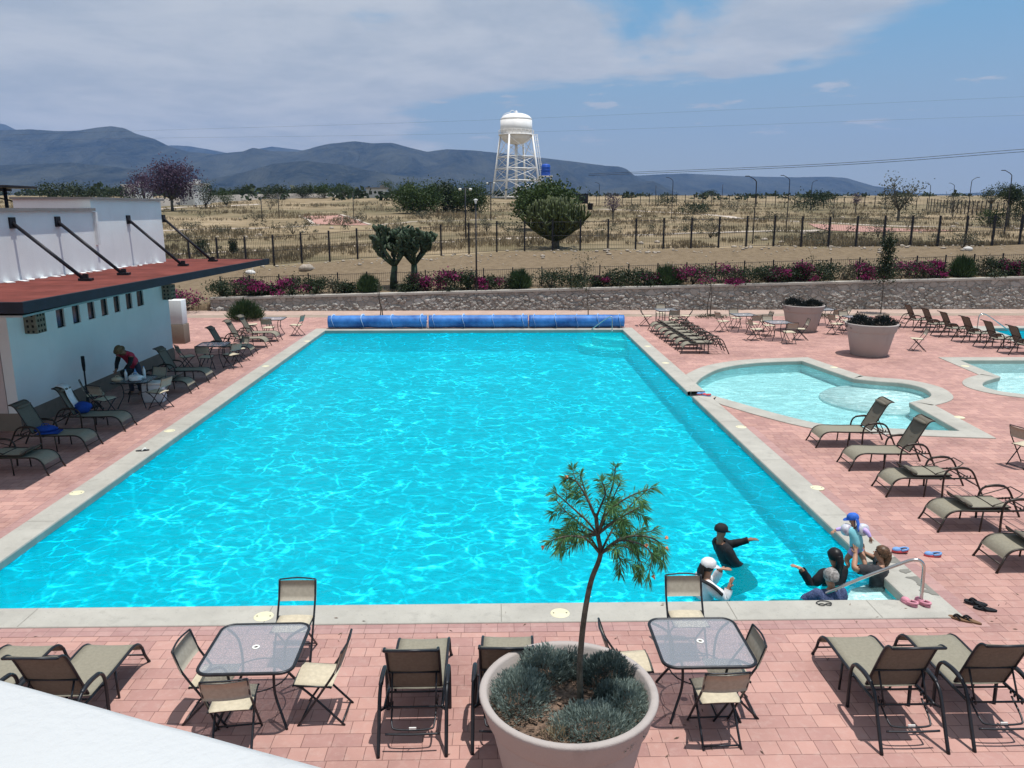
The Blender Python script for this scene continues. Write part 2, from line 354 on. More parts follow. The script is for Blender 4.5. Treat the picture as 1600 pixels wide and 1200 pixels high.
M['water'] = mat_water("pool_water", (0.14, 0.98, 1.0), 1.3, 0.85, 1.35, 2.3, 0.38)
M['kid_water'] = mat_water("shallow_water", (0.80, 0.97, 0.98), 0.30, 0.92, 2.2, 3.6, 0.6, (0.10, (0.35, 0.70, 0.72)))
M['field'] = mat_field()
M['path'] = mat_concrete("pale_path", (0.50, 0.43, 0.37), False)
M['pink_court'] = mat_concrete("pink_court", (0.42, 0.24, 0.20), False)
M['bank'] = mat_concrete("grey_gravel_bank", (0.235, 0.215, 0.195), True, 0.12)
M['hills'] = mat_hills("forest_shade_hills", (0.002, 0.006, 0.005), (0.060, 0.062, 0.046))
M['fountain'] = leaf_mat("fountain_grass_leaf", (0.018, 0.042, 0.018), (0.06, 0.10, 0.04), 1.5)
M['pot_bush'] = leaf_mat("pot_bush_leaf", (0.008, 0.012, 0.013), (0.028, 0.038, 0.036), 3)
M['sling'] = mat("taupe_sling_fabric", (0.235, 0.215, 0.165), 0.8, 0.10, 30)
M['sling_back'] = mat("taupe_dark_backlit_fabric", (0.135, 0.120, 0.095), 0.8, 0.12, 30)  # backlit shade of raised backs put into the colour; pillows share it
M['bronze'] = mat("bronze_tube", (0.030, 0.022, 0.018), 0.4, 0.3, 12, 0.4, spec=0.5)
M['graphite'] = mat("graphite_tube", (0.020, 0.022, 0.028), 0.4, 0.3, 12, 0.4, spec=0.5)
M['beige'] = mat("beige_chair_fabric", (0.50, 0.44, 0.33), 0.85, 0.10, 25)
M['beige_back'] = mat("beige_chair_mesh", (0.36, 0.33, 0.27), 0.85, 0.10, 25)
M['glass'] = mat_table_glass()
M['ring'] = mat("white_plastic", (0.75, 0.75, 0.72), 0.45, 0.05)
M['pot'] = mat_plaster("pot_taupe", (0.41, 0.365, 0.345), 0.35)
M['soil'] = mat("bark_soil", (0.11, 0.075, 0.055), 0.95, 0.5, 16, bmp=1.0, col2=(0.24, 0.16, 0.115))
M['lavender'] = leaf_mat("lavender_leaf", (0.12, 0.165, 0.15), (0.30, 0.36, 0.32), 5)
M['lavender_dark'] = leaf_mat("lavender_dark_leaf", (0.05, 0.08, 0.078), (0.14, 0.18, 0.165), 5)
M['oleander'] = leaf_mat("oleander_leaf", (0.05, 0.15, 0.055), (0.16, 0.34, 0.13), 4, 0.4, 0.5)
M['bark'] = mat("grey_bark", (0.10, 0.092, 0.075), 0.95, 0.4, 18, bmp=0.8)
M['peach'] = mat("peach_petal", (0.62, 0.25, 0.13), 0.7, 0.2, 20)
M['yellow'] = mat("yellow_petal", (0.65, 0.45, 0.08), 0.7, 0.2, 20)
M['shrub'] = leaf_mat("shrub_leaf", (0.009, 0.020, 0.010), (0.036, 0.056, 0.024), 1.2)
M['shrub_grey'] = leaf_mat("grey_shrub_leaf", (0.04, 0.045, 0.03), (0.105, 0.105, 0.068), 1.2)
M['mesquite'] = leaf_mat("mesquite_leaf", (0.016, 0.036, 0.009), (0.060, 0.095, 0.024), 0.5)
M['dark_tree'] = leaf_mat("dark_tree_leaf", (0.012, 0.024, 0.010), (0.04, 0.06, 0.025), 0.5)
M['bougain'] = leaf_mat("bougainvillea_bract", (0.12, 0.010, 0.065), (0.36, 0.030, 0.165), 2.5, 0.35)
M['jacaranda'] = leaf_mat("jacaranda_bloom", (0.045, 0.03, 0.052), (0.11, 0.07, 0.12), 0.5, 0.3)
M['cactus'] = mat("cactus_skin", (0.018, 0.034, 0.012), 0.6, 0.5, 4.0, col2=(0.085, 0.105, 0.030))
M['nopal'] = mat("nopal_skin", (0.014, 0.030, 0.017), 0.6, 0.45, 5.0, col2=(0.055, 0.09, 0.045))
M['dry_grass'] = leaf_mat("dry_grass_blade", (0.12, 0.095, 0.058), (0.33, 0.26, 0.165), 0.16, 0.3)
M['rock'] = mat("field_rock", (0.36, 0.31, 0.26), 0.95, 0.4, 5, bmp=0.5)
M['tower_white'] = mat("tower_white_paint", (0.80, 0.79, 0.78), 0.45, 0.06, 0.6)
M['blue_tank'] = mat("blue_tank", (0.01, 0.075, 0.42), 0.5, 0.15)
M['cover_blue'] = mat("blue_bubble_cover", (0.012, 0.115, 0.47), 0.5, 0.45, 1.6, bmp=0.5, bscale=30, col2=(0.06, 0.24, 0.62))
M['cover_pale'] = mat("pale_strap", (0.36, 0.50, 0.70), 0.6, 0.2, 6)
M['chrome'] = mat("steel_rail", (0.55, 0.54, 0.52), 0.22, 0.08, 4, 1.0)
M['cream'] = mat("cream_lid", (0.64, 0.60, 0.42), 0.6, 0.08)
M['wire'] = mat("wire", (0.05, 0.055, 0.065), 0.6)
M['skin'] = mat("skin", (0.40, 0.22, 0.145), 0.55, 0.1, 12)
M['skin_tan'] = mat("tan_skin", (0.26, 0.135, 0.085), 0.55, 0.1, 12)
M['black_cloth'] = mat("black_cloth", (0.012, 0.013, 0.016), 0.8, 0.3, 20)
M['charcoal_cloth'] = mat("charcoal_cloth", (0.035, 0.035, 0.040), 0.85, 0.3, 20)
M['white_cloth'] = mat("white_cloth", (0.70, 0.69, 0.70), 0.8, 0.1, 14)
M['navy_dots'] = mat("navy_print_cloth", (0.018, 0.028, 0.085), 0.8, 0.2, 60, col2=(0.10, 0.13, 0.26))
M['black_hair'] = mat("black_hair", (0.010, 0.009, 0.010), 0.45, 0.3, 40)
M['brown_hair'] = mat("brown_hair", (0.050, 0.026, 0.016), 0.45, 0.5, 40, col2=(0.16, 0.085, 0.045))
M['grey_hair'] = mat("grey_hair", (0.20, 0.19, 0.185), 0.6, 0.5, 30, col2=(0.48, 0.46, 0.44), bmp=0.8)
M['hat_blue'] = mat("blue_hat", (0.03, 0.13, 0.55), 0.7, 0.2, 12)
M['aqua_cloth'] = mat("aqua_swim_top", (0.22, 0.58, 0.66), 0.7, 0.12, 10)
M['lilac_cloth'] = mat("lilac_cloth", (0.50, 0.38, 0.72), 0.7, 0.12, 10)
M['float_pink'] = mat("pearly_float", (0.62, 0.50, 0.66), 0.3, 0.4, 7, col2=(0.72, 0.80, 0.84), spec=0.5)
M['red_vest'] = mat("red_vest", (0.42, 0.035, 0.07), 0.8, 0.12, 10)
M['straw'] = mat("straw_hat", (0.15, 0.105, 0.06), 0.9, 0.25, 30)
M['jeans'] = mat("dark_trousers", (0.03, 0.035, 0.06), 0.85, 0.2, 12)
M['pink_rubber'] = mat("pink_rubber", (0.60, 0.26, 0.33), 0.55, 0.1)
M['red_rubber'] = mat("red_rubber", (0.62, 0.09, 0.10), 0.55, 0.1)
M['blue_rubber'] = mat("blue_rubber", (0.17, 0.33, 0.62), 0.6, 0.15)
M['brown_leather'] = mat("brown_cork", (0.16, 0.09, 0.05), 0.8, 0.2)
M['blue_cloth'] = mat("blue_towel", (0.010, 0.055, 0.30), 0.85, 0.2, 12)
M['clear_plastic'] = mat("milky_plastic", (0.62, 0.66, 0.70), 0.3, 0.06, spec=0.5)
M['dark_plastic'] = mat("dark_plastic", (0.02, 0.022, 0.028), 0.5, 0.2)
M['white_house'] = mat_plaster("white_house_plaster", (0.66, 0.64, 0.62))
M['wet'] = mat("wet_concrete", (0.20, 0.19, 0.165), 0.5, 0.15, 5)

# ------------------------------------------------------------------ mesh tools
class MB:
    def __init__(s): s.v = []; s.f = []; s.m = []; s.sm = []
    def add(s, vs, fs, mi=0, smooth=False):
        o = len(s.v); s.v.extend([tuple(v) for v in vs])
        for f in fs: s.f.append([i + o for i in f]); s.m.append(mi); s.sm.append(smooth)
        return s
    def box(s, c, size, rz=0.0, mi=0, mat4=None, bev=0.0):
        hx, hy, hz = (k / 2 for k in size)
        if bev > 0:
            bm = bmesh.new(); bmesh.ops.create_cube(bm, size=1.0)
            for v in bm.verts: v.co = Vector((v.co.x * size[0], v.co.y * size[1], v.co.z * size[2]))
            bmesh.ops.bevel(bm, geom=list(bm.edges), offset=bev, segments=2, affect='EDGES', profile=0.5)
            bm.verts.index_update(); vs = [v.co.copy() for v in bm.verts]; fs = [[v.index for v in f.verts] for f in bm.faces]; bm.free()
        else:
            vs = [Vector((x, y, z)) for x in (-hx, hx) for y in (-hy, hy) for z in (-hz, hz)]
            fs = [(0, 1, 3, 2), (4, 6, 7, 5), (0, 4, 5, 1), (2, 3, 7, 6), (0, 2, 6, 4), (1, 5, 7, 3)]
        X = mat4 if mat4 is not None else Matrix.Translation(Vector(c)) @ Matrix.Rotation(rz, 4, 'Z')
        return s.add([X @ v for v in vs], fs, mi, bev > 0)
    def tube(s, pts, r, n=8, closed=False, mi=0, cap=True, flat=1.0, up=None):
        pts = [Vector(p) for p in pts]; k = len(pts)
        rs = r if isinstance(r, (list, tuple)) else [r] * k
        tang = []
        for i in range(k):
            a = pts[(i - 1) % k] if (closed or i > 0) else pts[i]
            b = pts[(i + 1) % k] if (closed or i < k - 1) else pts[i]
            t = (b - a); tang.append(t.normalized() if t.length > 1e-9 else Vector((0, 0, 1)))
        ref = Vector(up) if up else (Vector((0, 0, 1)) if abs(tang[0].z) < 0.9 else Vector((1, 0, 0)))
        nrm = (ref - tang[0] * ref.dot(tang[0])).normalized()
        vs = []
        for i in range(k):
            nrm = nrm - tang[i] * nrm.dot(tang[i])
            nrm = nrm.normalized() if nrm.length > 1e-6 else tang[i].orthogonal().normalized()
            bn = tang[i].cross(nrm)
            for j in range(n):
                a = 2 * math.pi * j / n
                vs.append(pts[i] + nrm * (math.cos(a) * rs[i] * flat) + bn * (math.sin(a) * rs[i]))
        fs = []
        for i in range(k if closed else k - 1):
            i2 = (i + 1) % k
            for j in range(n):
                j2 = (j + 1) % n
                fs.append((i * n + j, i * n + j2, i2 * n + j2, i2 * n + j))
        if cap and not closed: fs.append(tuple(range(n))[::-1]); fs.append(tuple((k - 1) * n + j for j in range(n)))
        return s.add(vs, fs, mi, True)
    def lathe(s, prof, n=32, c=(0, 0, 0), mi=0, mat4=None, smooth=True):
        vs = []; fs = []
        for (r, z) in prof:
            for j in range(n):
                a = 2 * math.pi * j / n; vs.append(Vector((r * math.cos(a), r * math.sin(a), z)))
        for i in range(len(prof) - 1):
            for j in range(n):
                j2 = (j + 1) % n; fs.append((i * n + j, i * n + j2, (i + 1) * n + j2, (i + 1) * n + j))
        if prof[0][0] > 1e-6: fs.append(tuple(range(n))[::-1])
        if prof[-1][0] > 1e-6: fs.append(tuple((len(prof) - 1) * n + j for j in range(n)))
        X = mat4 if mat4 is not None else Matrix.Translation(Vector(c))
        return s.add([X @ v for v in vs], fs, mi, smooth)
    def ball(s, c, r, n=10, k=7, mi=0, rot=None):
        rx, ry, rz = (r, r, r) if isinstance(r, (int, float)) else r
        prof = [(max(1e-4, math.sin(math.pi * i / k)), -math.cos(math.pi * i / k)) for i in range(k + 1)]
        X = Matrix.Translation(Vector(c)) @ (rot.to_4x4() if rot is not None else Matrix.Identity(4)) @ Matrix.Diagonal((rx, ry, rz, 1))
        return s.lathe(prof, n, mi=mi, mat4=X)
    def sheet(s, polys, z, mi=0, up=True):
        """flat polygon with holes; polys = [outer, hole, ...] of (x, y)"""
        P3 = [[Vector((x, y, 0)) for x, y in p] for p in polys]
        tris = tessellate_polygon(P3); flat = [v for p in P3 for v in p]
        fs = []
        for t in tris:
            a, b, c = (flat[i] for i in t)
            n = (b - a).cross(c - a).z
            if abs(n) < 1e-9: continue
            fs.append(tuple(t) if (n > 0) == up else tuple(t)[::-1])
        return s.add([(v.x, v.y, z) for v in flat], fs, mi)
    def skirt(s, poly, z0, z1, mi=0, flip=False):
        n = len(poly); vs = [(x, y, z0) for x, y in poly] + [(x, y, z1) for x, y in poly]
        fs = [(i, (i + 1) % n, n + (i + 1) % n, n + i) for i in range(n)]
        return s.add(vs, [f[::-1] for f in fs] if flip else fs, mi)
    def prism(s, poly, z0, z1, mi=0):
        s.sheet([poly], z1, mi, True); s.sheet([poly], z0, mi, False)
        area = sum(poly[i][0] * poly[(i + 1) % len(poly)][1] - poly[(i + 1) % len(poly)][0] * poly[i][1] for i in range(len(poly)))
        return s.skirt(poly, z0, z1, mi, area < 0)
    def leaves(s, pos, nrm_jit, size, asp=0.45, mi=0, dirs=None, rs=None):
        """many small leaf-shaped faces at pos (n x 3)"""
        g = rs if rs is not None else rng
        n = len(pos); pos = np.asarray(pos, float)
        d = g.normal(size=(n, 3)) if dirs is None else np.asarray(dirs, float) + g.normal(size=(n, 3)) * nrm_jit
        d /= np.linalg.norm(d, axis=1)[:, None] + 1e-9
        w = np.cross(d, g.normal(size=(n, 3))); w /= np.linalg.norm(w, axis=1)[:, None] + 1e-9
        L_ = (np.asarray(size) * g.uniform(0.7, 1.3, n))[:, None]
        a = pos; b = pos + d * L_ * 0.5 + w * L_ * asp * 0.5; c = pos + d * L_; e = pos + d * L_ * 0.5 - w * L_ * asp * 0.5
        o = len(s.v); V = np.stack([a, b, c, e], 1).reshape(-1, 3)
        s.v.extend(map(tuple, V.tolist()))
        for i in range(n): s.f.append([o + 4 * i, o + 4 * i + 1, o + 4 * i + 2, o + 4 * i + 3]); s.m.append(mi); s.sm.append(False)
        return s
    def mesh(s, name, mats):
        me = bpy.data.meshes.new(name); me.from_pydata(s.v, [], s.f)
        for m in (mats if isinstance(mats, (list, tuple)) else [mats]): me.materials.append(m)
        if s.f:
            me.polygons.foreach_set('material_index', s.m); me.polygons.foreach_set('use_smooth', s.sm)
        me.update(); return me
    def build(s, name, mats, parent=None, loc=None):
        o = bpy.data.objects.new(name, s.mesh(name, mats)); COL.objects.link(o)
        if parent: o.parent = parent
        if loc: o.location = loc
        return o
def tag(o, label=None, cat=None, group=None, kind=None):
    if label: o['label'] = label
    if cat: o['category'] = cat
    if group: o['group'] = group
    if kind: o['kind'] = kind
    return o
def struct(o): o['kind'] = 'structure'; return o
def empty(name, loc=(0, 0, 0), rz=0.0, label=None, cat=None, group=None, scale=1.0):
    o = bpy.data.objects.new(name, None); COL.objects.link(o); o.empty_display_size = 0.2
    o.location = loc; o.rotation_euler = (0, 0, rz); o.scale = (scale,) * 3
    return tag(o, label, cat, group)
def copy_tree(o, parent=None):
    c = o.copy(); COL.objects.link(c)
    if parent: c.parent = parent
    for ch in list(o.children): copy_tree(ch, c)
    return c
def place(proto, used, loc, rz, label, group=None, scale=None):
    o = copy_tree(proto) if used else proto
    o.location = loc; o.rotation_euler = (0, 0, rz); o['label'] = label
    if group: o['group'] = group
    if scale: o.scale = scale if isinstance(scale, (tuple, list)) else (scale,) * 3
    return o
def resample(pts, step):
    pts = [Vector(p) for p in pts]; out = []
    for a, b in zip(pts, pts[1:]):
        n = max(1, int((b - a).length / step))
        out += [a.lerp(b, i / n) for i in range(n)]
    return out + [pts[-1]]
def spline(pts, per=6, closed=False):
    p = [Vector(q) for q in pts]; n = len(p); out = []
    for i in range(n if closed else n - 1):
        p0 = p[(i - 1) % n] if (closed or i > 0) else p[0]; p1 = p[i]; p2 = p[(i + 1) % n]
        p3 = p[(i + 2) % n] if (closed or i + 2 < n) else p[-1]
        for k in range(per):
            t = k / per
            out.append(0.5 * ((2 * p1) + (p2 - p0) * t + (2 * p0 - 5 * p1 + 4 * p2 - p3) * t * t + (3 * p1 - p0 - 3 * p2 + p3) * t ** 3))
    if not closed: out.append(p[-1])
    return out
def offset_poly(poly, d):
    """push a counter-clockwise polygon outward by d (mitred, limited)"""
    n = len(poly); out = []
    for i in range(n):
        a, b, c = Vector(poly[i - 1]), Vector(poly[i]), Vector(poly[(i + 1) % n])
        e1 = (b - a).normalized(); e2 = (c - b).normalized()
        n1 = Vector((e1.y, -e1.x)); n2 = Vector((e2.y, -e2.x)); m = (n1 + n2)
        m = m.normalized() if m.length > 1e-6 else n1
        k = d / max(0.45, m.dot(n1)); out.append((b.x + m.x * k, b.y + m.y * k))
    return out
# =================================================================== SETTING
PX0, PX1, PY0, PY1 = -7.52, 5.60, 9.60, 34.08          # main pool, water edge
CW = 0.48                                              # coping width
WATER_Z = -0.13
GAP0, GAP1 = 21.45, 22.02                              # opening to the first children's pool

def kid_outline():
    px = [(1085.5, 601), (1096, 589), (1127, 575), (1180, 567), (1253, 564)]
    px2 = [(1334, 592), (1372, 596), (1411, 599), (1442, 606), (1456, 615), (1453, 622), (1423, 630)]
    px3 = [(1502, 675)]
    px4 = [(1442, 673), (1355, 669), (1285, 664), (1215, 648), (1162, 633), (1113, 619)]
    a = spline([P(*p) for p in px], 5); b = spline([P(*p) for p in px2], 5); d = spline([P(*p) for p in px4], 5)
    pts = [Vector((PX1 + 0.02, GAP1, 0))] + a + [P(1299, 580)] + b + [P(*px3[0])] + d + [Vector((PX1 + 0.02, GAP0, 0))]
    pts = [(p.x, p.y) for p in pts]
    return pts[::-1]                                   # counter-clockwise
def area2(p): return sum(p[i][0] * p[(i + 1) % len(p)][1] - p[(i + 1) % len(p)][0] * p[i][1] for i in range(len(p)))
KID = kid_outline()
if area2(KID) < 0: KID = KID[::-1]
def kid2_outline():
    a = [P(1498, 563), P(1561, 589)]
    b = spline([P(1561, 589), P(1537, 596), P(1535, 604), P(1560, 611.5), P(1600, 617)], 6)[1:]
    end = b[-1]
    pts = [a[0], a[1]] + b + [Vector((end.x + 3.2, end.y - 1.0, 0)), Vector((21.5, 20.0, 0)), Vector((22.4, 23.5, 0)), Vector((20.6, 26.6, 0))]
    return [(p.x, p.y) for p in pts]
KID2 = kid2_outline()
if area2(KID2) < 0: KID2 = KID2[::-1]
POOL3 = [(21.9, 24.5 + 5.6), (27.5, 29.4), (29.5, 36.4), (21.6, 36.2)]
POOL3 = [(20.9, 28.4), (27.5, 28.4), (27.5, 34.2), (21.9, 34.2)]

# deck with the pools cut out
MAIN = [(PX0, PY0), (PX1, PY0), (PX1, PY1), (PX0, PY1)]
deck = MB()
DX0, DX1, DY0, DY1 = -26.0, 46.0, 0.6, 38.35
deck.sheet([[(DX0, DY0), (DX1, DY0), (DX1, DY1), (DX0, DY1)], offset_poly(MAIN, 0.1), offset_poly(KID, 0.1) , offset_poly(KID2, 0.1), offset_poly(POOL3, 0.1)], 0.0)
deck_o = None
def clean_union_hole():
    """main pool and the first children's pool share an opening: one common hole"""
    k = [p for p in offset_poly(KID, 0.1) if p[0] > PX1 + 0.12]
    # k runs counter-clockwise from the lower lip of the opening round to the upper lip
    i0 = min(range(len(k)), key=lambda i: (k[i][0] - PX1) ** 2 + (k[i][1] - GAP0) ** 2)
    k = k[i0:] + k[:i0]
    m = offset_poly(MAIN, 0.1)
    return [m[0], m[1], (PX1 + 0.1, GAP0 - 0.1)] + k + [(PX1 + 0.1, GAP1 + 0.1), m[2], m[3]]
deck = MB()
deck.sheet([[(DX0, DY0), (DX1, DY0), (DX1, DY1), (DX0, DY1)], clean_union_hole(), offset_poly(KID2, 0.1), offset_poly(POOL3, 0.1)], 0.0)
struct(deck.build("pool_deck", M['pavers']))
gm = MB(); gm.sheet([[(-140, -60), (180, -60), (180, 41.0), (-140, 41.0)], [(-10, 5), (32, 5), (32, 37.6), (-10, 37.6)]], -0.06)
struct(gm.build("ground", M['field']))
gs = MB(); gs.box((10, 38.78, -0.012), (72, 0.86, 0.03)); struct(gs.build("gravel_strip", M['gravel']))
wk = MB(); wk.box((10, 40.1, -0.01), (72, 1.78, 0.05), bev=0.01); struct(wk.build("walkway", M['walk']))

# soldier course round the main pool coping
sb = MB()
o1 = [(PX0 - CW, PY0 - CW), (PX1 + CW, PY0 - CW), (PX1 + CW, PY1 + CW), (PX0 - CW, PY1 + CW)]
w_ = 0.21
sb.sheet([[(o1[0][0] - w_, o1[0][1] - w_), (o1[1][0] + w_, o1[0][1] - w_), (o1[1][0] + w_, o1[0][1]), (o1[0][0] - w_, o1[0][1])]], 0.004)
sb.sheet([[(o1[0][0] - w_, o1[0][1]), (o1[0][0], o1[0][1]), (o1[0][0], PY1 + CW), (o1[0][0] - w_, PY1 + CW)]], 0.004)
sb.sheet([[(o1[1][0], o1[0][1]), (o1[1][0] + w_, o1[0][1]), (o1[1][0] + w_, 18.3), (o1[1][0], 18.3)]], 0.004)
struct(sb.build("paver_border", M['soldier']))

# copings
def coping_run(mb, poly, outer, z0, z1, closed=True, lip=0.03):
    n = len(poly); rng_ = range(n) if closed else range(n - 1)
    prof = []
    for i in range(n):
        a = Vector(poly[i]); b = Vector(outer[i]); d = (b - a)
        u = d.normalized()
        prof.append([(a - u * lip, z0), (a - u * (lip + 0.012), z1 - 0.03), (a - u * lip, z1 - 0.008), (a + u * 0.01, z1), (b - u * 0.012, z1), (b, z1 - 0.01), (b, z0)])
    k = len(prof[0]); vs = [(p.x, p.y, z) for r in prof for (p, z) in r]; fs = []
    for i in rng_:
        i2 = (i + 1) % n
        for j in range(k - 1): fs.append((i * k + j, i2 * k + j, i2 * k + j + 1, i * k + j + 1))
        fs.append((i * k + k - 1, i2 * k + k - 1, i2 * k, i * k))
    mb.add(vs, fs)
cp = MB()
# main pool, from the opening round to the opening (counter-clockwise seen from above)
pm = [(PX1, GAP1), (PX1, PY1), (PX0, PY1), (PX0, PY0), (PX1, PY0), (PX1, GAP0)]
om = [(PX1 + CW, GAP1), (PX1 + CW, PY1 + CW), (PX0 - CW, PY1 + CW), (PX0 - CW, PY0 - CW), (PX1 + CW, PY0 - CW), (PX1 + CW, GAP0)]
coping_run(cp, pm, om, -0.12, 0.022, closed=False)
for yy in (12.6, 15.65, 18.7, 24.8, 27.85, 30.9):
    for (xa, xb) in ((PX0 - CW, PX0), (PX1, PX1 + CW)):
        cp.sheet([[(xa + 0.01, yy - 0.006), (xb - 0.01, yy - 0.006), (xb - 0.01, yy + 0.006), (xa + 0.01, yy + 0.006)]], 0.0235, 1)
for xx in (-6.1, -3.0, 0.05, 3.1, 5.0):
    cp.sheet([[(xx - 0.005, PY0 - CW + 0.01), (xx + 0.005, PY0 - CW + 0.01), (xx + 0.005, PY0 - 0.01), (xx - 0.005, PY0 - 0.01)]], 0.0235, 1)
struct(cp.build("pool_coping", [M['coping'], M['wet']]))
kc = MB(); ok = offset_poly(KID, 0.52)
kk = [i for i in range(len(KID)) if KID[i][0] > PX1 + 0.03]
i0 = min(kk, key=lambda i: (KID[i][0] - PX1) ** 2 + (KID[i][1] - GAP0) ** 2); j0 = kk.index(i0); kk = kk[j0:] + kk[:j0]
kp = [(PX1 + 0.05, GAP0)] + [KID[i] for i in kk] + [(PX1 + 0.05, GAP1)]
kq = [(PX1 + 0.46, GAP0 - 1.6)] + [(max(PX1 + 0.46, ok[i][0]), ok[i][1]) for i in kk] + [(PX1 + 0.46, GAP1 + 1.9)]
coping_run(kc, kp, kq, -0.115, 0.026, closed=False)
struct(kc.build("pool_coping", M['coping']))
kc = MB(); coping_run(kc, KID2, offset_poly(KID2, 0.5), -0.12, 0.022); struct(kc.build("pool_coping", M['coping']))
kc = MB(); coping_run(kc, POOL3, offset_poly(POOL3, 0.5), -0.12, 0.022); struct(kc.build("pool_coping", M['coping']))
# basins
bs = MB(); D1 = -0.96
bs.sheet([MAIN], D1, 0)
bs.skirt(MAIN, D1, -0.10, 1, True)
struct(bs.build("pool_basin", [M['pool_floor'], M['pool_wall']]))
bs = MB(); kb = [(max(PX1 + 0.01, x), y) for x, y in KID]
bs.sheet([kb], -0.40, 0); bs.skirt(kb, -0.40, -0.10, 0, True)
struct(bs.build("pool_basin", M['kid_floor']))
bs = MB(); c_ = P(1350, 604); rad = 1.55
bs.lathe([(rad + 0.12, -0.395), (rad + 0.12, -0.33), (rad, -0.29), (rad, -0.25), (1e-4, -0.24)], 40, (c_.x + 0.35, c_.y - 0.3, 0))
struct(bs.build("pool_bench", M['pool_white']))
for poly in (KID2,):
    bs = MB(); bs.sheet([poly], -0.46, 0); bs.skirt(poly, -0.46, -0.10, 0, True); struct(bs.build("pool_basin", M['pool_white']))
bs = MB(); bs.sheet([POOL3], -1.1, 0); bs.skirt(POOL3, -1.1, -0.10, 0, True); struct(bs.build("pool_basin", M['pool_floor']))
# entry steps in two corners of the main pool
st = MB(); x0, y0 = PX1 - 0.004, PY0 + 0.004
st.prism([(x0 - 0.95, y0), (x0, y0), (x0, y0 + 0.95), (x0 - 0.45, y0 + 0.72)], D1 + 0.004, -0.20)
st.prism([(x0 - 1.35, y0), (x0 - 0.96, y0), (x0 - 0.46, y0 + 0.73), (x0 - 0.004, y0 + 0.96), (x0 - 0.004, y0 + 1.30), (x0 - 0.75, y0 + 1.05)], D1 + 0.004, -0.52)
struct(st.build("pool_steps", M['pool_white']))
st = MB(); y0 = PY1 - 0.004
arc = [(x0 - 1.35 * math.cos(t), y0 - 1.1 * math.sin(t)) for t in np.linspace(0, math.pi / 2, 9)]
st.prism([(x0, y0)] + arc, D1 + 0.004, -0.30)
arc2 = [(x0 - 1.95 * math.cos(t), y0 - 1.7 * math.sin(t)) for t in np.linspace(0, math.pi / 2, 9)]
st.prism(arc[::-1] + arc2, D1 + 0.004, -0.62)
struct(st.build("pool_steps", M['kid_floor']))
# water
SHALLOW = [(PX1 - 0.97, PY0 + 0.006), (PX1 - 0.006, PY0 + 0.006), (PX1 - 0.006, PY0 + 0.95), (PX1 - 0.46, PY0 + 0.73)]
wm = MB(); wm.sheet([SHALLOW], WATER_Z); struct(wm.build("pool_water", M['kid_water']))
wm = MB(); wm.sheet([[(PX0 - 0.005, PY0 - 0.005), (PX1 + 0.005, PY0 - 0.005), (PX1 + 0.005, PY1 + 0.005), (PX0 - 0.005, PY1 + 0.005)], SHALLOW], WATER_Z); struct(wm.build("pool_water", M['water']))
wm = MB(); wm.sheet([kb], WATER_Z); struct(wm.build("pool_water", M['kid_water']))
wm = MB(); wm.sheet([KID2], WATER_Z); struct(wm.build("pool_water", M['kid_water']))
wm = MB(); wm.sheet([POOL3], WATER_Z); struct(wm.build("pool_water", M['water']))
# wet patches on the near coping corner
for k, (px, py, s, ang) in enumerate([(1405, 876, 0.13, 0.3), (1436, 889, 0.14, 0.1), (1441, 906, 0.13, -0.3), (1454, 916, 0.15, -0.5), (1468, 926, 0.15, -0.3), (1488, 932, 0.14, 0.2), (1415, 893, 0.08, 0.5)]):
    c = P(px, py, 0.02); pr = []
    for j in range(18):
        a = 2 * math.pi * j / 18; r = 1.75 * s * (0.75 + 0.55 * mnoise.noise((math.cos(a) * 1.4 + k * 5, math.sin(a) * 1.4, k)))
        x, y = r * math.cos(a), 0.5 * r * math.sin(a)
        X = c.x + x * math.cos(ang) - y * math.sin(ang)
        pr.append((min(X, PX1 + CW - 0.02) if False else X, c.y + x * math.sin(ang) + y * math.cos(ang)))
    pr = [(max(PX1 + 0.02, min(PX1 + CW - 0.015, x)), y) for x, y in pr]
    w = MB(); w.sheet([pr], 0.0255 + 0.0006 * k); o = w.build("wet_patch", M['wet']); struct(o)

# terrain beyond the retaining wall
def build_terrain():
    ys = []; y = 41.02
    while y < 9000:
        ys.append(y); y += 0.45 if y < 62 else (0.9 if y < 90 else y * 0.016)
    us = np.linspace(-1, 1, 171); vs = []; fs = []; w = len(us)
    for y in [41.0] + ys:
        for u in us:
            x = 4 + u * (y * 1.15 + 14); vs.append((x, y, terrain(x, y) if y > 41.01 else -0.1))
    for i in range(len(ys)):
        for j in range(w - 1): fs.append((i * w + j, i * w + j + 1, (i + 1) * w + j + 1, (i + 1) * w + j))
    mb = MB(); mb.add(vs, fs, 0, True); return struct(mb.build("terrain", M['field']))
build_terrain()
def ribbon(px_pts, width, name, m, lift=0.03):
    pts = [T(*p) for p in px_pts]; pts = resample(pts, 1.0); mb = MB(); vs = []
    for i, p in enumerate(pts):
        a = pts[max(0, i - 1)]; b = pts[min(len(pts) - 1, i + 1)]; t = (b - a); t.z = 0
        t = t.normalized() if t.length > 1e-6 else Vector((1, 0, 0)); n = Vector((-t.y, t.x, 0))
        w = width * (0.85 + 0.3 * mnoise.noise((i * 0.4, 3, p.y)))
        for k in (-0.5, 0.5):
            q = p + n * (k * w); vs.append((q.x, q.y, terrain(q.x, q.y) + lift))
    mb.add(vs, [(2 * i, 2 * i + 1, 2 * i + 3, 2 * i + 2) for i in range(len(pts) - 1)]); return struct(mb.build(name, m))
ribbon([(190, 402), (262, 398), (420, 391), (588, 383), (720, 378), (932, 370), (1037, 367), (1127, 364), (1281, 360)], 1.3, "footpath", M['path'])
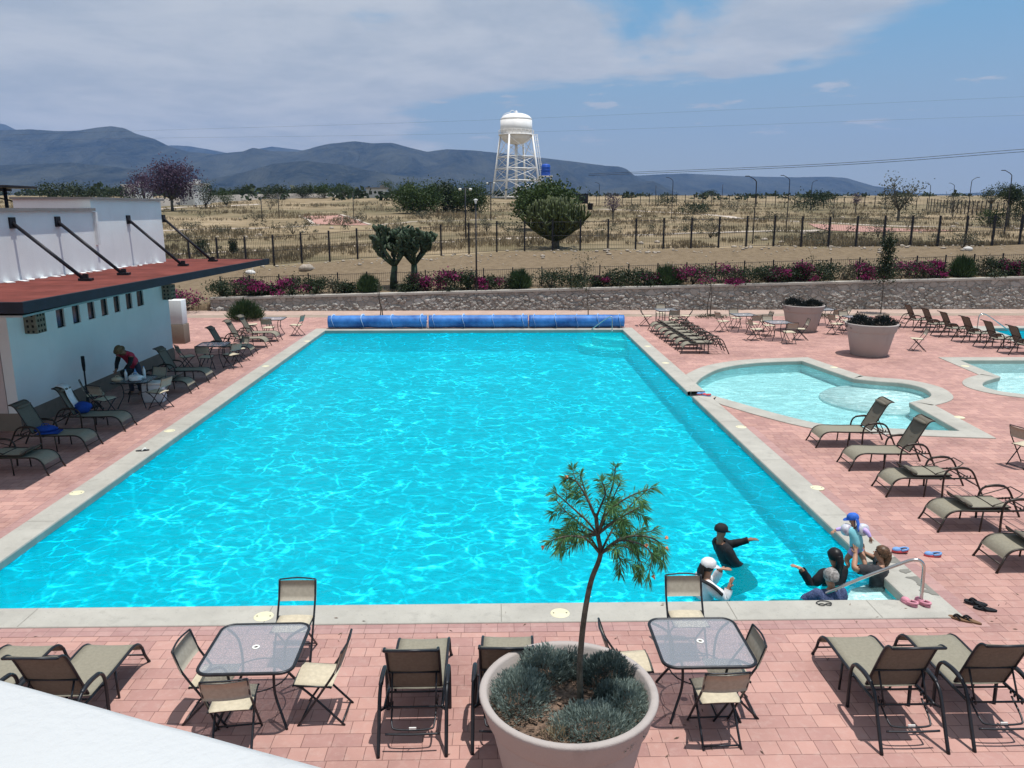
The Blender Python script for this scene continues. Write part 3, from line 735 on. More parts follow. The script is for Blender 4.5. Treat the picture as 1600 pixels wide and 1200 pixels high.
ribbon([(932, 327), (1000, 330), (1064, 333), (1110, 336), (1145, 340), (1240, 346), (1356, 352), (1480, 355), (1640, 358)], 1.6, "footpath", M['path'])
ribbon([(200, 331), (250, 327), (330, 322), (406, 319)], 2.2, "footpath", M['path'])
ribbon([(225, 363), (300, 359), (400, 357), (467, 354), (500, 352)], 0.8, "footpath", M['path'])
ribbon([(240, 373), (330, 370), (410, 369)], 0.6, "footpath", M['path'])
ribbon([(590, 352), (640, 347), (720, 345), (770, 343)], 0.8, "footpath", M['path'])
def drape(px_poly, name, m, lift):
    pts = [T(*p) for p in px_poly]; n = 12; vs = []; fs = []
    for i in range(n + 1):
        for j in range(n + 1):
            a = pts[0].lerp(pts[1], i / n); b = pts[3].lerp(pts[2], i / n); q = a.lerp(b, j / n)
            vs.append((q.x, q.y, terrain(q.x, q.y) + lift))
    for i in range(n):
        for j in range(n): fs.append((i * (n + 1) + j, (i + 1) * (n + 1) + j, (i + 1) * (n + 1) + j + 1, i * (n + 1) + j + 1))
    mb = MB(); mb.add(vs, fs); return struct(mb.build(name, m))
drape([(469, 338), (532, 336), (579, 352), (490, 351)], "paved_court", M['pink_court'], 0.05)
drape([(1262, 350), (1350, 354), (1500, 361), (1290, 361)], "paved_court", M['pink_court'], 0.05)
for e in ([(469, 338), (532, 336)], [(532, 336), (579, 352)], [(469, 338), (490, 351)]): ribbon(e, 0.5, "court_kerb", M['path'], 0.09)
# grey gravel bank on the far left
def bank():
    pxs = np.linspace(150, 665, 70); mb = MB(); vs = []; n = len(pxs)
    for i, px in enumerate(pxs):
        rb = float(np.interp(px, [150, 250, 400, 520, 665], [331, 323, 312, 308.5, 306.5])); rt = float(np.interp(px, [150, 250, 400, 520, 665], [316, 309, 303, 301.5, 302]))
        p = T(px, rb); e = min(1, (n - 1 - i) / 10); h = max(0.3, (Q(px, rt, p.y + 5).z - p.z)) * e * (1 + 0.12 * mnoise.noise((i * 0.3, 0, 0)))
        for (dy, hz) in ((-0.6, -0.25), (1.2, 0.30 * h), (3.2, 0.72 * h), (5, h), (10, h), (15, -0.6)):
            vs.append((p.x + dy * p.x / max(1, p.y), p.y + dy, p.z + hz + (0.12 * mnoise.noise((i * 1.7, dy, 1)) if 0 < dy < 12 else 0)))
    mb.add(vs, [(i * 6 + j, (i + 1) * 6 + j, (i + 1) * 6 + j + 1, i * 6 + j + 1) for i in range(n - 1) for j in range(5)], 0, True); struct(mb.build("gravel_bank", M['bank']))
bank()

# hills along the skyline
def hills(name, sky, dist, depth, amp, seed, m):
    xs = np.array([a for a, b in sky], float); ys = np.array([b for a, b in sky], float)
    cols = np.linspace(xs[0], xs[-1], int((xs[-1] - xs[0]) / 5)); rows = 44; vs = []; fs = []
    for px in cols:
        r = float(np.interp(px, xs, ys)); top = Q(px, r, dist + depth)
        base = Q(px, 306, dist)
        for j in range(rows + 1):
            t = j / rows; y = dist + depth * t
            q = Q(px, 306, y); x = q.x
            zb = terrain(0, min(y, 8000)); hgt = top.z - terrain(0, dist + depth)
            prof = t ** 1.25
            nz = mnoise.fractal((x * 0.0011 + seed, y * 0.0005, seed), 0.9, 2.1, 6) * amp * (1 - t) ** 0.5 * min(1, t * 5)
            rid = abs(mnoise.noise((x * 0.0023 + seed, y * 0.00025, 3))) * amp * 2.6 * t * (1 - t) * 3
            vs.append((x, y, zb - 6 * (1 - min(1, t * 6)) + max(0.0, hgt * prof + nz - rid + amp * 0.35 * math.sin(math.pi * t)) + (1.2 * mnoise.noise((x * 0.02, y * 0.02, 1)) if t > 0.9 else 0)))
    w = rows + 1
    for i in range(len(cols) - 1):
        for j in range(rows): fs.append((i * w + j, (i + 1) * w + j, (i + 1) * w + j + 1, i * w + j + 1))
    # far side
    mb = MB(); mb.add(vs, fs, 0, True); return struct(mb.build(name, m))
hills("hills", [(-500, 215), (-300, 200), (-120, 190), (-40, 195), (5, 192), (22, 194), (45, 206), (120, 240), (200, 250), (272, 227), (300, 228), (330, 233), (365, 240), (400, 234), (430, 229), (470, 234), (520, 240)], 6200, 1500, 60, 3.0, M['hills'])
hills("hills", [(-700, 235), (-400, 205), (-200, 214), (-60, 203), (0, 204), (60, 202), (105, 205), (135, 204), (165, 199), (185, 197), (205, 200), (222, 209), (250, 217), (272, 229), (300, 237), (340, 241), (385, 237), (400, 231), (430, 236), (470, 237), (500, 229), (520, 225), (560, 222), (585, 224), (615, 223), (640, 230), (668, 237), (700, 233), (740, 235), (790, 240), (850, 247), (900, 253), (945, 259), (965, 260), (978, 264), (990, 274), (1010, 282), (1040, 290), (1100, 304)], 3900, 1300, 90, 11.0, M['hills'])
hills("hills", [(840, 296), (900, 285), (960, 276), (1000, 274), (1040, 272), (1070, 271), (1110, 273), (1150, 275), (1185, 276), (1240, 277), (1290, 276), (1320, 278), (1340, 284), (1365, 291), (1390, 294), (1410, 299), (1440, 302), (1480, 305), (1520, 306), (1600, 303), (1800, 306)], 4800, 1500, 50, 21.0, M['hills'])
hills("hills", [(-400, 290), (-100, 262), (120, 254), (230, 266), (330, 280), (380, 270), (430, 256), (480, 251), (540, 258), (600, 271), (680, 282), (760, 290), (860, 300)], 3000, 700, 40, 31.0, M['hills'])

# =================================================================== STONE RETAINING WALL
def stone_wall():
    root = empty("retaining_wall", (0, 41.0, 0), label="long grey rubble stone retaining wall with pale cap behind the pool deck", cat="wall")
    n = 90; vs = []; fs = []; X0, X1 = -14.85, 34.0
    for i in range(n + 1):
        x = X0 + (X1 - X0) * i / n; t = wall_top(x)
        rows = 10
        for j in range(rows + 1):
            z = -0.05 + (t + 0.05) * j / rows
            k = 0.05 * mnoise.noise((x * 2.1, z * 2.4, 0.3)) + (0.06 * (1 - z / t))
            vs.append((x, -0.10 - k, z))
    w = 11
    for i in range(n):
        for j in range(10): fs.append((i * w + j, (i + 1) * w + j, (i + 1) * w + j + 1, i * w + j + 1))
    mb = MB(); mb.add(vs, fs, 0, True)
    t0 = wall_top(X0); mb.add([(X0, -0.14, -0.05), (X0, 0.36, -0.05), (X0, 0.36, t0), (X0, -0.10, t0)], [(0, 3, 2, 1)])
    g = random.Random(4)
    for i in range(1500):
        x = g.uniform(-4 if i % 3 else X0, X1); t = wall_top(x); u = g.random() ** 1.5; z = 0.05 + u * t * 0.72
        if x < -6: z *= 0.55
        s = g.uniform(0.06, 0.14)
        mb.ball((x, -0.12 - 0.03 * (1 - z), z), (s * g.uniform(1, 1.7), 0.055 + 0.03 * g.random(), s * g.uniform(0.6, 0.95)), 7, 5, 0, Matrix.Rotation(g.uniform(-0.5, 0.5), 3, 'Y'))
    mb.build("stonework", M['stone'], root)
    cb = MB(); vs = []; fs = []
    for i in range(n + 1):
        x = X0 - 0.03 + (X1 - X0) * i / n; t = wall_top(x)
        vs += [(x, -0.19, t - 0.004), (x, -0.19, t + 0.10), (x, 0.37, t + 0.10), (x, 0.37, t - 0.004)]
    for i in range(n):
        for j in range(4): fs.append((i * 4 + j, (i + 1) * 4 + j, (i + 1) * 4 + (j + 1) % 4, i * 4 + (j + 1) % 4))
    fs.append((0, 1, 2, 3)[::-1]); cb.add(vs, fs)
    cb.build("cap", M['stone_cap'], root)
stone_wall()

# =================================================================== FENCES
def fence(name, pts, height, label, spacing, wire_gap, post_r=0.035, rails=(0.05, 0.5, 0.95), thin=0.006, sunk=0.05, mm='dark_steel'):
    root = empty(name, pts[0], label=label, cat="fence"); o = Vector(pts[0])
    L_ = [0.0]
    for a, b in zip(pts, pts[1:]): L_.append(L_[-1] + (Vector(b) - Vector(a)).length)
    def at(s):
        i = max(0, min(len(pts) - 2, int(np.searchsorted(L_, s) - 1)))
        t = (s - L_[i]) / max(1e-6, L_[i + 1] - L_[i]); return Vector(pts[i]).lerp(Vector(pts[i + 1]), t)
    k = int(L_[-1] / spacing); prev = None; wires = MB()
    for i in range(k + 1):
        p = at(i * spacing); p.z = terrain(p.x, p.y) if p.y > 41 else 0
        q = p - o
        pm_ = MB(); pm_.box((q.x, q.y, q.z + height / 2 + 0.02 - sunk / 2), (post_r * 2, post_r * 2, height + 0.08 + sunk))
        pm_.build("post", M[mm], root)
        if prev is not None:
            for h in rails: wires.tube([prev + Vector((0, 0, h * height)), q + Vector((0, 0, h * height))], thin * 1.6, 4, cap=False)
            nn = int(spacing / wire_gap)
            for j in range(1, nn):
                w = prev.lerp(q, j / nn); wires.tube([w + Vector((0, 0, rails[0] * height)), w + Vector((0, 0, rails[-1] * height + 0.04))], thin, 3, cap=False)
        prev = q
    wires.build("wire_panel", M[mm], root)
    return root
low_pts = [(x, 42.15, 0) for x in np.linspace(-14.7, 34, 30)]
fence("wire_fence", low_pts, 1.02, "low dark wire fence behind the flower bed on top of the stone wall", 1.56, 0.11, 0.03, thin=0.007)
f2 = [T(*p) for p in [(180, 424), (262, 420), (405, 415), (545, 405), (700, 400), (868, 394), (1000, 389), (1140, 386), (1300, 388), (1450, 390), (1600, 391), (1720, 392)]]
f2[0].y = f2[1].y + 0.5
for p in f2: p.y = 53.2
fence("wire_fence", f2, 2.0, "tall dark wire mesh fence along the top of the bare dirt track", 1.87, 0.115, 0.055, thin=0.0085)
f3 = [T(*p) for p in [(905, 322), (1050, 322), (1150, 323), (1300, 326), (1450, 329), (1540, 338), (1680, 352)]]
fence("wire_fence", f3, 2.0, "distant dark post fence across the far side of the dry field", 1.65, 0.42, 0.05, thin=0.012)

# =================================================================== BATH HOUSE ON THE LEFT
BX = -11.4; BY0, BY1 = 18.3, 27.4
def bath_house():
    root = empty("bath_house", (-15, 22, 0), label="white flat roofed bath house with red canopy and seven small windows beside the pool", cat="building")
    o = Vector((-15, 22, 0))
    def part(name, mb, m, parent=root): return mb.build(name, m, parent)
    def bx(x0, x1, y0, y1, z0, z1, mb=None, mi=0, bev=0.0):
        mb = mb or MB(); mb.box(((x0 + x1) / 2 - o.x, (y0 + y1) / 2 - o.y, (z0 + z1) / 2), (x1 - x0, y1 - y0, z1 - z0), mi=mi, bev=bev); return mb
    WX = BX - 0.25
    # pool-side wall with window openings
    wins = [((88, 510), (103, 480)), ((113, 503), (127, 475)), ((137, 498), (150, 470)), ((158, 493), (170, 466)), ((178, 488), (189, 462)), ((197, 483), (208, 459)), ((214, 478), (226, 455))]
    ops = []
    for (a, b) in wins:
        ya = 1 / 1.0; 
        # where the sight lines of both edges meet the wall plane x = BX
        def yw(px, py):
            d = ray(px, py); t = BX / d.x; return (EYE + d * t)
        p, q = yw(a[0], (a[1] + b[1]) / 2), yw(b[0], (a[1] + b[1]) / 2)
        z0, z1 = yw(*((a[0] + b[0]) / 2, a[1])).z, yw((a[0] + b[0]) / 2, b[1]).z
        ops.append((p.y, q.y))
    zs0, zs1 = 2.17, 2.67
    ops = [(a, a + (b - a) * 0.86) for a, b in ops]
    w = MB(); ZT = 3.30
    bx(WX, BX, BY0, BY1, 0.43, zs0, w); bx(WX, BX, BY0, BY1, zs1, ZT, w)
    ys = [BY0] + [v for ab in ops for v in ab] + [BY1]
    for i in range(0, len(ys), 2): bx(WX, BX, ys[i], ys[i + 1], zs0, zs1, w)
    part("wall", w, M['white_wall'])
    for a, b in ops:
        wd = part("window", bx(BX - 0.10, BX - 0.06, a, b, zs0, zs1), M['tinted_glass'])
        fm = MB(); fm.tube([(BX - 0.055 - o.x, y - o.y, z) for y, z in ((a + 0.012, zs0 + 0.012), (b - 0.012, zs0 + 0.012), (b - 0.012, zs1 - 0.012), (a + 0.012, zs1 - 0.012))], 0.016, 4, closed=True)
        part("frame", fm, M['dark_steel'], wd)
    part("plinth", bx(WX - 0.02, BX + 0.03, BY0 - 0.03, BY1 + 0.03, -0.02, 0.43), M['plinth'])
    w = bx(-26, WX - 0.02, BY0, BY0 + 0.2, 0.43, ZT); part("end_wall", w, M['pink_wall'])
    part("plinth", bx(-26, WX - 0.02, BY0 - 0.03, BY0 + 0.2, -0.02, 0.43), M['plinth'])
    part("end_wall", bx(-26, WX - 0.02, BY1 - 0.2, BY1, -0.02, ZT), M['white_wall'])
    # canopy slab: red top, black fascia, pale soffit
    CX = -8.45; CY0, CY1 = 14.05, 29.35; zr = lambda y: 3.575 - 0.0115 * (y - 14.05)
    top = MB(); vs = [(-26 - o.x, CY0 - o.y, zr(CY0) + 0.01), (CX - o.x, CY0 - o.y, zr(CY0) - 0.01), (CX - o.x, CY1 - o.y, zr(CY1) - 0.01), (BX - o.x, CY1 - o.y, zr(CY1) + 0.01), (BX - o.x, CY0 - o.y, zr(CY0) + 0.01), (-26 - o.x, CY1 - o.y, zr(CY1) + 0.01)]
    top.add(vs, [(4, 1, 2, 3), (0, 4, 3, 5)]); part("canopy_roof", top, M['roof_red'])
    part("soffit", bx(-26, CX - 0.02, CY0 + 0.02, CY1 - 0.02, ZT + 0.004, ZT + 0.04), M['soffit'])
    f = MB(); ya_, yb_ = CY0 - 0.06, CY1 + 0.06
    vs = [(x - o.x, y - o.y, zr(y) + dz) for y in (ya_, yb_) for x in (CX - 0.02, CX + 0.06) for dz in (-0.19, 0.012)]
    f.add(vs, [(0, 1, 3, 2), (4, 6, 7, 5), (0, 4, 5, 1), (2, 3, 7, 6), (0, 2, 6, 4), (1, 5, 7, 3)])
    bx(-26, CX - 0.022, CY0 - 0.06, CY0, zr(CY0) - 0.19, zr(CY0) + 0.012, f); bx(-26, CX - 0.022, CY1, CY1 + 0.06, zr(CY1) - 0.19, zr(CY1) + 0.012, f)
    part("fascia", f, M['fascia'])
    # upper parapet: near stretch lower, far stretch taller
    YS = 22.78
    part("parapet_wall", bx(BX - 0.25, BX, CY0 - 3.0, YS, 3.42, 5.15), M['white_wall'])
    part("parapet_cap", bx(BX - 0.32, BX + 0.10, CY0 - 3.0, YS + 0.06, 5.15, 5.225), M['cap'])
    part("parapet_wall", bx(-13.55, BX + 0.002, YS + 0.004, 27.5, 3.42, 5.47), M['white_wall'])
    part("parapet_cap", bx(-13.6, BX + 0.11, YS - 0.06, 27.57, 5.47, 5.53), M['cap'])
    part("rear_parapet", bx(-26, BX - 2.35, 28.4, 28.65, 3.5, 4.6), M['white_wall'])
    fl = MB(); g = random.Random(2)
    for i in range(26): fl.box((BX + 0.03 + g.uniform(0, 0.12) - o.x, 15.2 + i * 0.46 + g.uniform(-.1, .1) - o.y, zr(15.2 + i * 0.46) + 0.012), (g.uniform(0.06, 0.2), g.uniform(0.12, 0.4), 0.02), g.uniform(0, 1))
    part("sealant", fl, M['white_wall'])
    # downspout notch
    part("downspout", bx(BX + 0.004, BX + 0.09, YS + 0.05, YS + 0.16, 4.20, 5.12), M['frame_white'])
    # four sloping tie rods from wall to canopy
    for (pt, pb) in (((2, 345), (117, 440)), ((92, 345), (190, 432)), ((201, 345), (275, 415)), ((252, 345), (329, 406))):
        d = ray(*pt); a = EYE + d * (BX / d.x); a.z = 4.95
        d = ray(*pb); b = EYE + d * ((3.47 - EYE.z) / d.z); b.x = min(b.x, CX - 0.35)
        yy = (a.y + b.y) / 2; a = Vector((BX + 0.02, yy, 4.88)); b = Vector((-9.82, yy, zr(yy) + 0.01))
        s = MB(); s.tube([a - o, b - o], 0.045, 8); s.box(a - o, (0.05, 0.22, 0.26)); s.box(b - o + Vector((0, 0, 0.03)), (0.30, 0.16, 0.06)); s.box(b - o + Vector((0, 0, 0.09)), (0.12, 0.05, 0.14))
        part("tie_rod", s, M['dark_steel'])
    # breeze block lamps under the canopy
    for (y, zz) in ((19.15, 2.50), (27.12, 2.42)):
        b = MB(); b.box((BX + 0.15 - o.x, y - o.y, zz), (0.30, 0.42, 0.50), bev=0.01)
        for i in range(3):
            for j in range(4): b.box((BX + 0.302 - o.x, y - 0.12 + 0.12 * i - o.y, zz - 0.20 + 0.13 * j), (0.006, 0.055, 0.06), mi=1)
        for i in range(2):
            for j in range(4): b.box((BX + 0.09 + 0.12 * i - o.x, y - 0.211 - o.y, zz - 0.20 + 0.13 * j), (0.05, 0.006, 0.06), mi=1)
        b.build("wall_lamp", [M['breeze'], M['void']], root)
bath_house()
lw = empty("planter_wall", (-13.0, 31.0, 0), label="short white wall with tan base past the end of the bath house", cat="wall")
b = MB(); b.box((0, 0, 1.245), (1.35, 0.5, 0.95), bev=0.015); b.box((-2.6, 0, 1.245), (3.8, 0.5, 0.95)); b.build("upper_wall", M['white_wall'], lw)
b = MB(); b.box((0, 0, 0.37), (1.41, 0.56, 0.78), bev=0.01); b.box((-2.6, 0, 0.37), (3.8, 0.56, 0.78)); b.build("base", M['plinth'], lw)
# terrace parapet in the near corner
def parapet():
    z = 4.42
    a = P(0, 1057, z); b = P(532, 1201, z)
    a, b = a + (a - b) * 0.6, b + (b - a) * 0.35
    n = Vector((-(b - a).y, (b - a).x, 0)).normalized()
    if n.y > 0: n = -n
    w = 0.62
    mid = (a + b) / 2; ang = math.atan2((b - a).y, (b - a).x)
    c = mid + n * (w / 2 - 0.012)
    mb = MB(); L_ = (b - a).length; n = 90; prof = [(w / 2, -z), (w / 2, -0.03), (w / 2 - 0.008, -0.012), (w / 2 - 0.03, 0.0), (0.1, 0.004), (-0.1, 0.003), (-w / 2 + 0.03, 0.0), (-w / 2, -0.03), (-w / 2, -z)]
    k = len(prof); vs = []
    for i in range(n + 1):
        x = -L_ / 2 + L_ * i / n
        for (py_, pz_) in prof:
            jt = 0.0 if pz_ < -1 else 0.0012
            vs.append((x, py_ + jt * mnoise.noise((x * 6, py_ * 5, 1)), z + pz_ + jt * mnoise.noise((x * 7, py_ * 6, 8))))
    X = Matrix.Translation((c.x, c.y, 0)) @ Matrix.Rotation(ang, 4, 'Z')
    mb.add([X @ Vector(v) for v in vs], [(i * k + j, i * k + j + 1, (i + 1) * k + j + 1, (i + 1) * k + j) for i in range(n) for j in range(k - 1)], 0, True)
    mb.add([X @ Vector(v) for v in vs[:k]], [tuple(range(k))]); mb.add([X @ Vector(v) for v in vs[-k:]], [tuple(range(k))[::-1]])
    o = mb.build("terrace_parapet", M['parapet']); tag(o, "bright white plastered terrace parapet in the near left corner", "wall")
parapet()
# =================================================================== FURNITURE
def strip(mb, path, half, thick=0.006, mi=0, sag=0.0, x0=0.0, across=6):
    """woven panel following path [(y, z)], width 2*half, a little sag in the middle"""
    n = len(path); vs = []; nx = across + 1
    for side in (1, -1):
        for i, (y, z) in enumerate(path):
            a = path[max(0, i - 1)]; b = path[min(n - 1, i + 1)]
            t = Vector((b[0] - a[0], b[1] - a[1])); t = t.normalized() if t.length else Vector((1, 0)); nn = Vector((-t.y, t.x))
            for j in range(nx):
                u = -1 + 2 * j / across; s = sag * (1 - u * u)
                vs.append((x0 + u * half, y + nn.x * (side * thick / 2 - s), z + nn.y * (side * thick / 2 - s)))
    fs = []; o = n * nx
    for i in range(n - 1):
        for j in range(across):
            a = i * nx + j; fs.append((a, a + 1, a + nx + 1, a + nx)); fs.append((o + a, o + a + nx, o + a + nx + 1, o + a + 1))
        fs.append((i * nx, (i + 1) * nx, o + (i + 1) * nx, o + i * nx)); fs.append((i * nx + across, o + i * nx + across, o + (i + 1) * nx + across, (i + 1) * nx + across))
    fs.append(tuple(range(nx)) + tuple(o + j for j in range(nx))[::-1])
    e = (n - 1) * nx; fs.append(tuple(e + j for j in range(nx))[::-1] + tuple(o + e + j for j in range(nx)))
    mb.add(vs, fs, mi, True)
def bend(pts, per=5): return spline(pts, per)
def make_lounger(angle, frame_m, label, pillow=True):
    root = empty("sun_lounger", label=label, cat="sun lounger")
    W = 0.285; HY, HZ = 1.20, 0.365
    rail = [(0.10, 0.24), (0.145, 0.305), (0.22, 0.352), (0.34, 0.370), (0.7, 0.362), (1.20, 0.362), (1.52, 0.372)]
    fr = MB()
    for s in (-1, 1): fr.tube(bend([(s * W, y, z) for y, z in rail]), 0.017, 8)
    for (y, z) in ((0.055, 0.125), (1.22, 0.345), (1.50, 0.365), (0.98, 0.335)): fr.tube([(-W, y, z), (W, y, z)], 0.012, 6)
    fr.tube(bend([(-W + 0.02, 1.69, 0.20), (0, 1.70, 0.20), (W - 0.02, 1.69, 0.20)]), 0.012, 6)
    fr.tube(bend([(-0.22, 1.40, 0.36), (-0.21, 1.60, 0.25), (-0.15, 1.65, 0.22), (0.15, 1.65, 0.22), (0.21, 1.60, 0.25), (0.22, 1.40, 0.36)]), 0.010, 6)
    for s in (-1, 1):
        for k in range(4): fr.box((s * 0.235, 1.36 + 0.06 * k, 0.385), (0.014, 0.016, 0.04))
    fr.build("frame", M[frame_m], root)
    for s in (-1, 1):
        lg = MB(); lg.tube([(s * W, 0.10, 0.25), (s * W, 0.055, 0.125), (s * (W + 0.012), 0.0, 0.012)], 0.017, 8); lg.tube([(s * (W + 0.012), 0.0, 0.016), (s * (W + 0.012), 0.0, 0.0)], 0.021, 8)
        lg.build("leg", M[frame_m], root)
    for s in (-1, 1):
        lg = MB(); lg.tube([(s * W, 0.72, 0.36), (s * W, 0.70, 0.0)], 0.014, 7); lg.build("leg", M[frame_m], root)
    for s in (-1, 1):
        w = W + 0.045
        ar = MB(); ar.tube(bend([(s * w, 1.01, 0.0), (s * w, 1.0, 0.30), (s * w, 1.02, 0.47), (s * w, 1.10, 0.555), (s * w, 1.28, 0.575), (s * w, 1.44, 0.555), (s * w, 1.535, 0.47), (s * w, 1.64, 0.26), (s * w, 1.77, 0.0)]), 0.019, 8)
        ar.tube(bend([(s * w, 1.09, 0.560), (s * w, 1.28, 0.585), (s * w, 1.44, 0.563)]), [0.016, *[0.024] * 9, 0.016], 8)
        ar.tube([(s * W, 1.0, 0.362), (s * w, 1.0, 0.362)], 0.013, 6); ar.tube([(s * W, 1.52, 0.372), (s * w, 1.585, 0.38)], 0.013, 6)
        ar.build("armrest", M[frame_m], root)
    seat = MB(); strip(seat, [(p.x, p.y) for p in spline([Vector((y, z, 0)) for y, z in ((0.085, 0.215), (0.115, 0.272), (0.165, 0.325), (0.24, 0.360), (0.34, 0.374), (0.7, 0.364), (1.18, 0.364))], 5)], W - 0.012, 0.006, 0, 0.010)
    seat.build("seat", M['sling'], root)
    a = R(angle); u = Vector((0, math.cos(a), math.sin(a))); v = Vector((0, -math.sin(a), math.cos(a)))   # along the back, out of its front
    h = Vector((0, HY, HZ + (0.02 if angle < 90 else 0.05))); L_ = 0.79
    prof = [(0.02, 0.0), (0.2, 0.0), (0.45, 0.005), (0.62, 0.005), (0.70, -0.005), (0.755, -0.035), (0.79, -0.085)]
    pts = [h + u * l + v * d for l, d in prof]
    bk = MB(); strip(bk, [(p.y, p.z) for p in spline(pts, 4)], W - 0.03, 0.006, 0, 0.012)
    back = bk.build("backrest", M['sling_back'] if angle < 90 else M['sling'], root)  # painted backlit tone only on raised backs
    bf = MB()
    for s in (-1, 1): bf.tube([Vector((s * (W - 0.025), p.y, p.z)) for p in spline(pts, 4)], 0.014, 7)
    e0, e1 = pts[0], pts[-1]
    bf.tube([Vector((-W + 0.025, e1.y, e1.z)), Vector((W - 0.025, e1.y, e1.z))], 0.014, 7); bf.tube([Vector((-W + 0.025, e0.y, e0.z)), Vector((W - 0.025, e0.y, e0.z))], 0.012, 7)
    m_ = h + u * 0.30 - v * 0.015
    bf.tube([Vector((-W + 0.025, m_.y, m_.z)), Vector((W - 0.025, m_.y, m_.z))], 0.010, 6)
    if angle < 90:
        for s in (-1, 1): bf.tube([Vector((s * 0.22, m_.y, m_.z)), Vector((s * 0.22, 1.50, 0.385))], 0.010, 6)
        bf.box((0.0, 1.655, 0.235), (0.07, 0.012, 0.02), mi=1)
    else:
        for s in (-1, 1): bf.tube(bend([Vector((s * 0.22, m_.y, m_.z)), Vector((s * 0.20, 1.30, 0.56)), Vector((s * 0.16, 1.42, 0.62))]), 0.010, 6)
        bf.tube([(-0.16, 1.42, 0.62), (0.16, 1.42, 0.62)], 0.010, 6)
    bf.build("back_frame", [M[frame_m], M['ring']], back)
    if pillow:
        c = h + u * 0.655 + v * (0.035 if angle < 90 else -0.025)
        pl = MB(); pl.tube([Vector((x, c.y, c.z)) for x in np.linspace(-W + 0.05, W - 0.05, 9)], [0.02, 0.042, 0.048, 0.05, 0.05, 0.05, 0.048, 0.042, 0.02], 10, flat=0.75)
        pl.build("pillow", M['sling_back'], back)
    return root
up_proto = make_lounger(62, 'bronze', "x"); down_proto = make_lounger(180, 'bronze', "x"); near_proto = make_lounger(64, 'graphite', "x", False)
used = {'up': False, 'down': False, 'near': False}
protos = {'up': up_proto, 'down': down_proto, 'near': near_proto}
def lounger(kind, fx, fy, rz, label, group):
    o = place(protos[kind], used[kind], (fx, fy, 0.0), rz + R(random.uniform(-1.6, 1.6)), label, group); used[kind] = True; return o
G1 = "sun loungers along the near pool edge"
lounger('near', -5.30, 8.34, R(180), "leftmost near lounger of which only the foot end shows above the white parapet", G1)
lounger('near', -4.40, 8.34, R(180.5), "near lounger half hidden by the white parapet, left of the near left glass table", G1)
lounger('near', -0.85, 8.40, R(180), "near lounger with its back to us between the left glass table and the flower pot", G1)
lounger('near', 0.12, 8.42, R(180), "near lounger mostly hidden behind the left rim of the big flower pot", G1)
lounger('near', 4.07, 8.34, R(180), "near lounger right of the right hand glass table, seen from behind", G1)
lounger('near', 5.02, 8.36, R(180), "near lounger in the bottom right corner cut by the right edge of the photo", G1)
G2 = "sun loungers along the right pool side"
lounger('up', 7.12, 16.83, R(-90), "raised lounger right of the pool, nearest to the small children's pool", G2)
lounger('up', 7.16, 15.25, R(-91), "raised lounger right of the pool, second from the children's pool", G2)
lounger('down', 7.20, 13.78, R(-90), "lounger with folded back right of the pool, just in front of the two raised ones", G2)
lounger('down', 7.26, 12.17, R(-90), "lounger with folded back right of the pool, level with the blue hatted child", G2)
lounger('down', 7.31, 10.69, R(-90), "lounger cut by the right edge of the photo, beside the blue and red shoes", G2)
G3 = "folded loungers packed in a row by the far right pool corner"
names = ["nearest", "second nearest", "third nearest", "middle", "third farthest", "second farthest", "farthest"]
for k in range(7):
    lounger('down', 6.78 - 0.02 * k, 28.42 + 0.86 * k, R(-90 + 0.8 * ((k * 7) % 3 - 1)), names[k] + " folded lounger of the tight row at the far right pool corner", G3)
G4 = "raised loungers by the far blue pool on the right"
for k, (x, y) in enumerate([(20.45, 28.0), (20.3, 29.25), (20.2, 30.6), (20.1, 31.9), (20.0, 33.2), (19.95, 34.5)]):
    lounger('up', x, y, R(90), ["nearest", "second nearest", "third nearest", "third farthest", "second farthest", "farthest"][k] + " raised lounger of the row beside the far right blue pool", G4)
G5 = "loungers along the bath house wall"
lounger('down', -8.94, 15.30, R(90), "lounger of which only the foot end shows at the left edge of the photo", G5)
L_B = lounger('up', -8.93, 16.86, R(90), "shaded lounger carrying a blue bag, nearest the front corner of the bath house", G5)
L_C = lounger('up', -8.88, 18.47, R(90), "shaded lounger with a white towel hung over its back", G5)
lounger('down', -8.81, 22.42, R(90), "shaded lounger beside the bending man, just past the laden table", G5)
lounger('up', -8.80, 23.86, R(90), "shaded raised lounger between the bending man and the second table by the wall", G5)
lounger('up', -8.79, 28.22, R(90), "lounger at the far end of the canopy shade, behind the second table", G5)
lounger('up', -8.76, 29.95, R(90), "dark backed lounger half in the sun, second from the far left table", G5)
lounger('up', -8.72, 31.35, R(90), "sunlit lounger right in front of the far left table and green bush", G5)

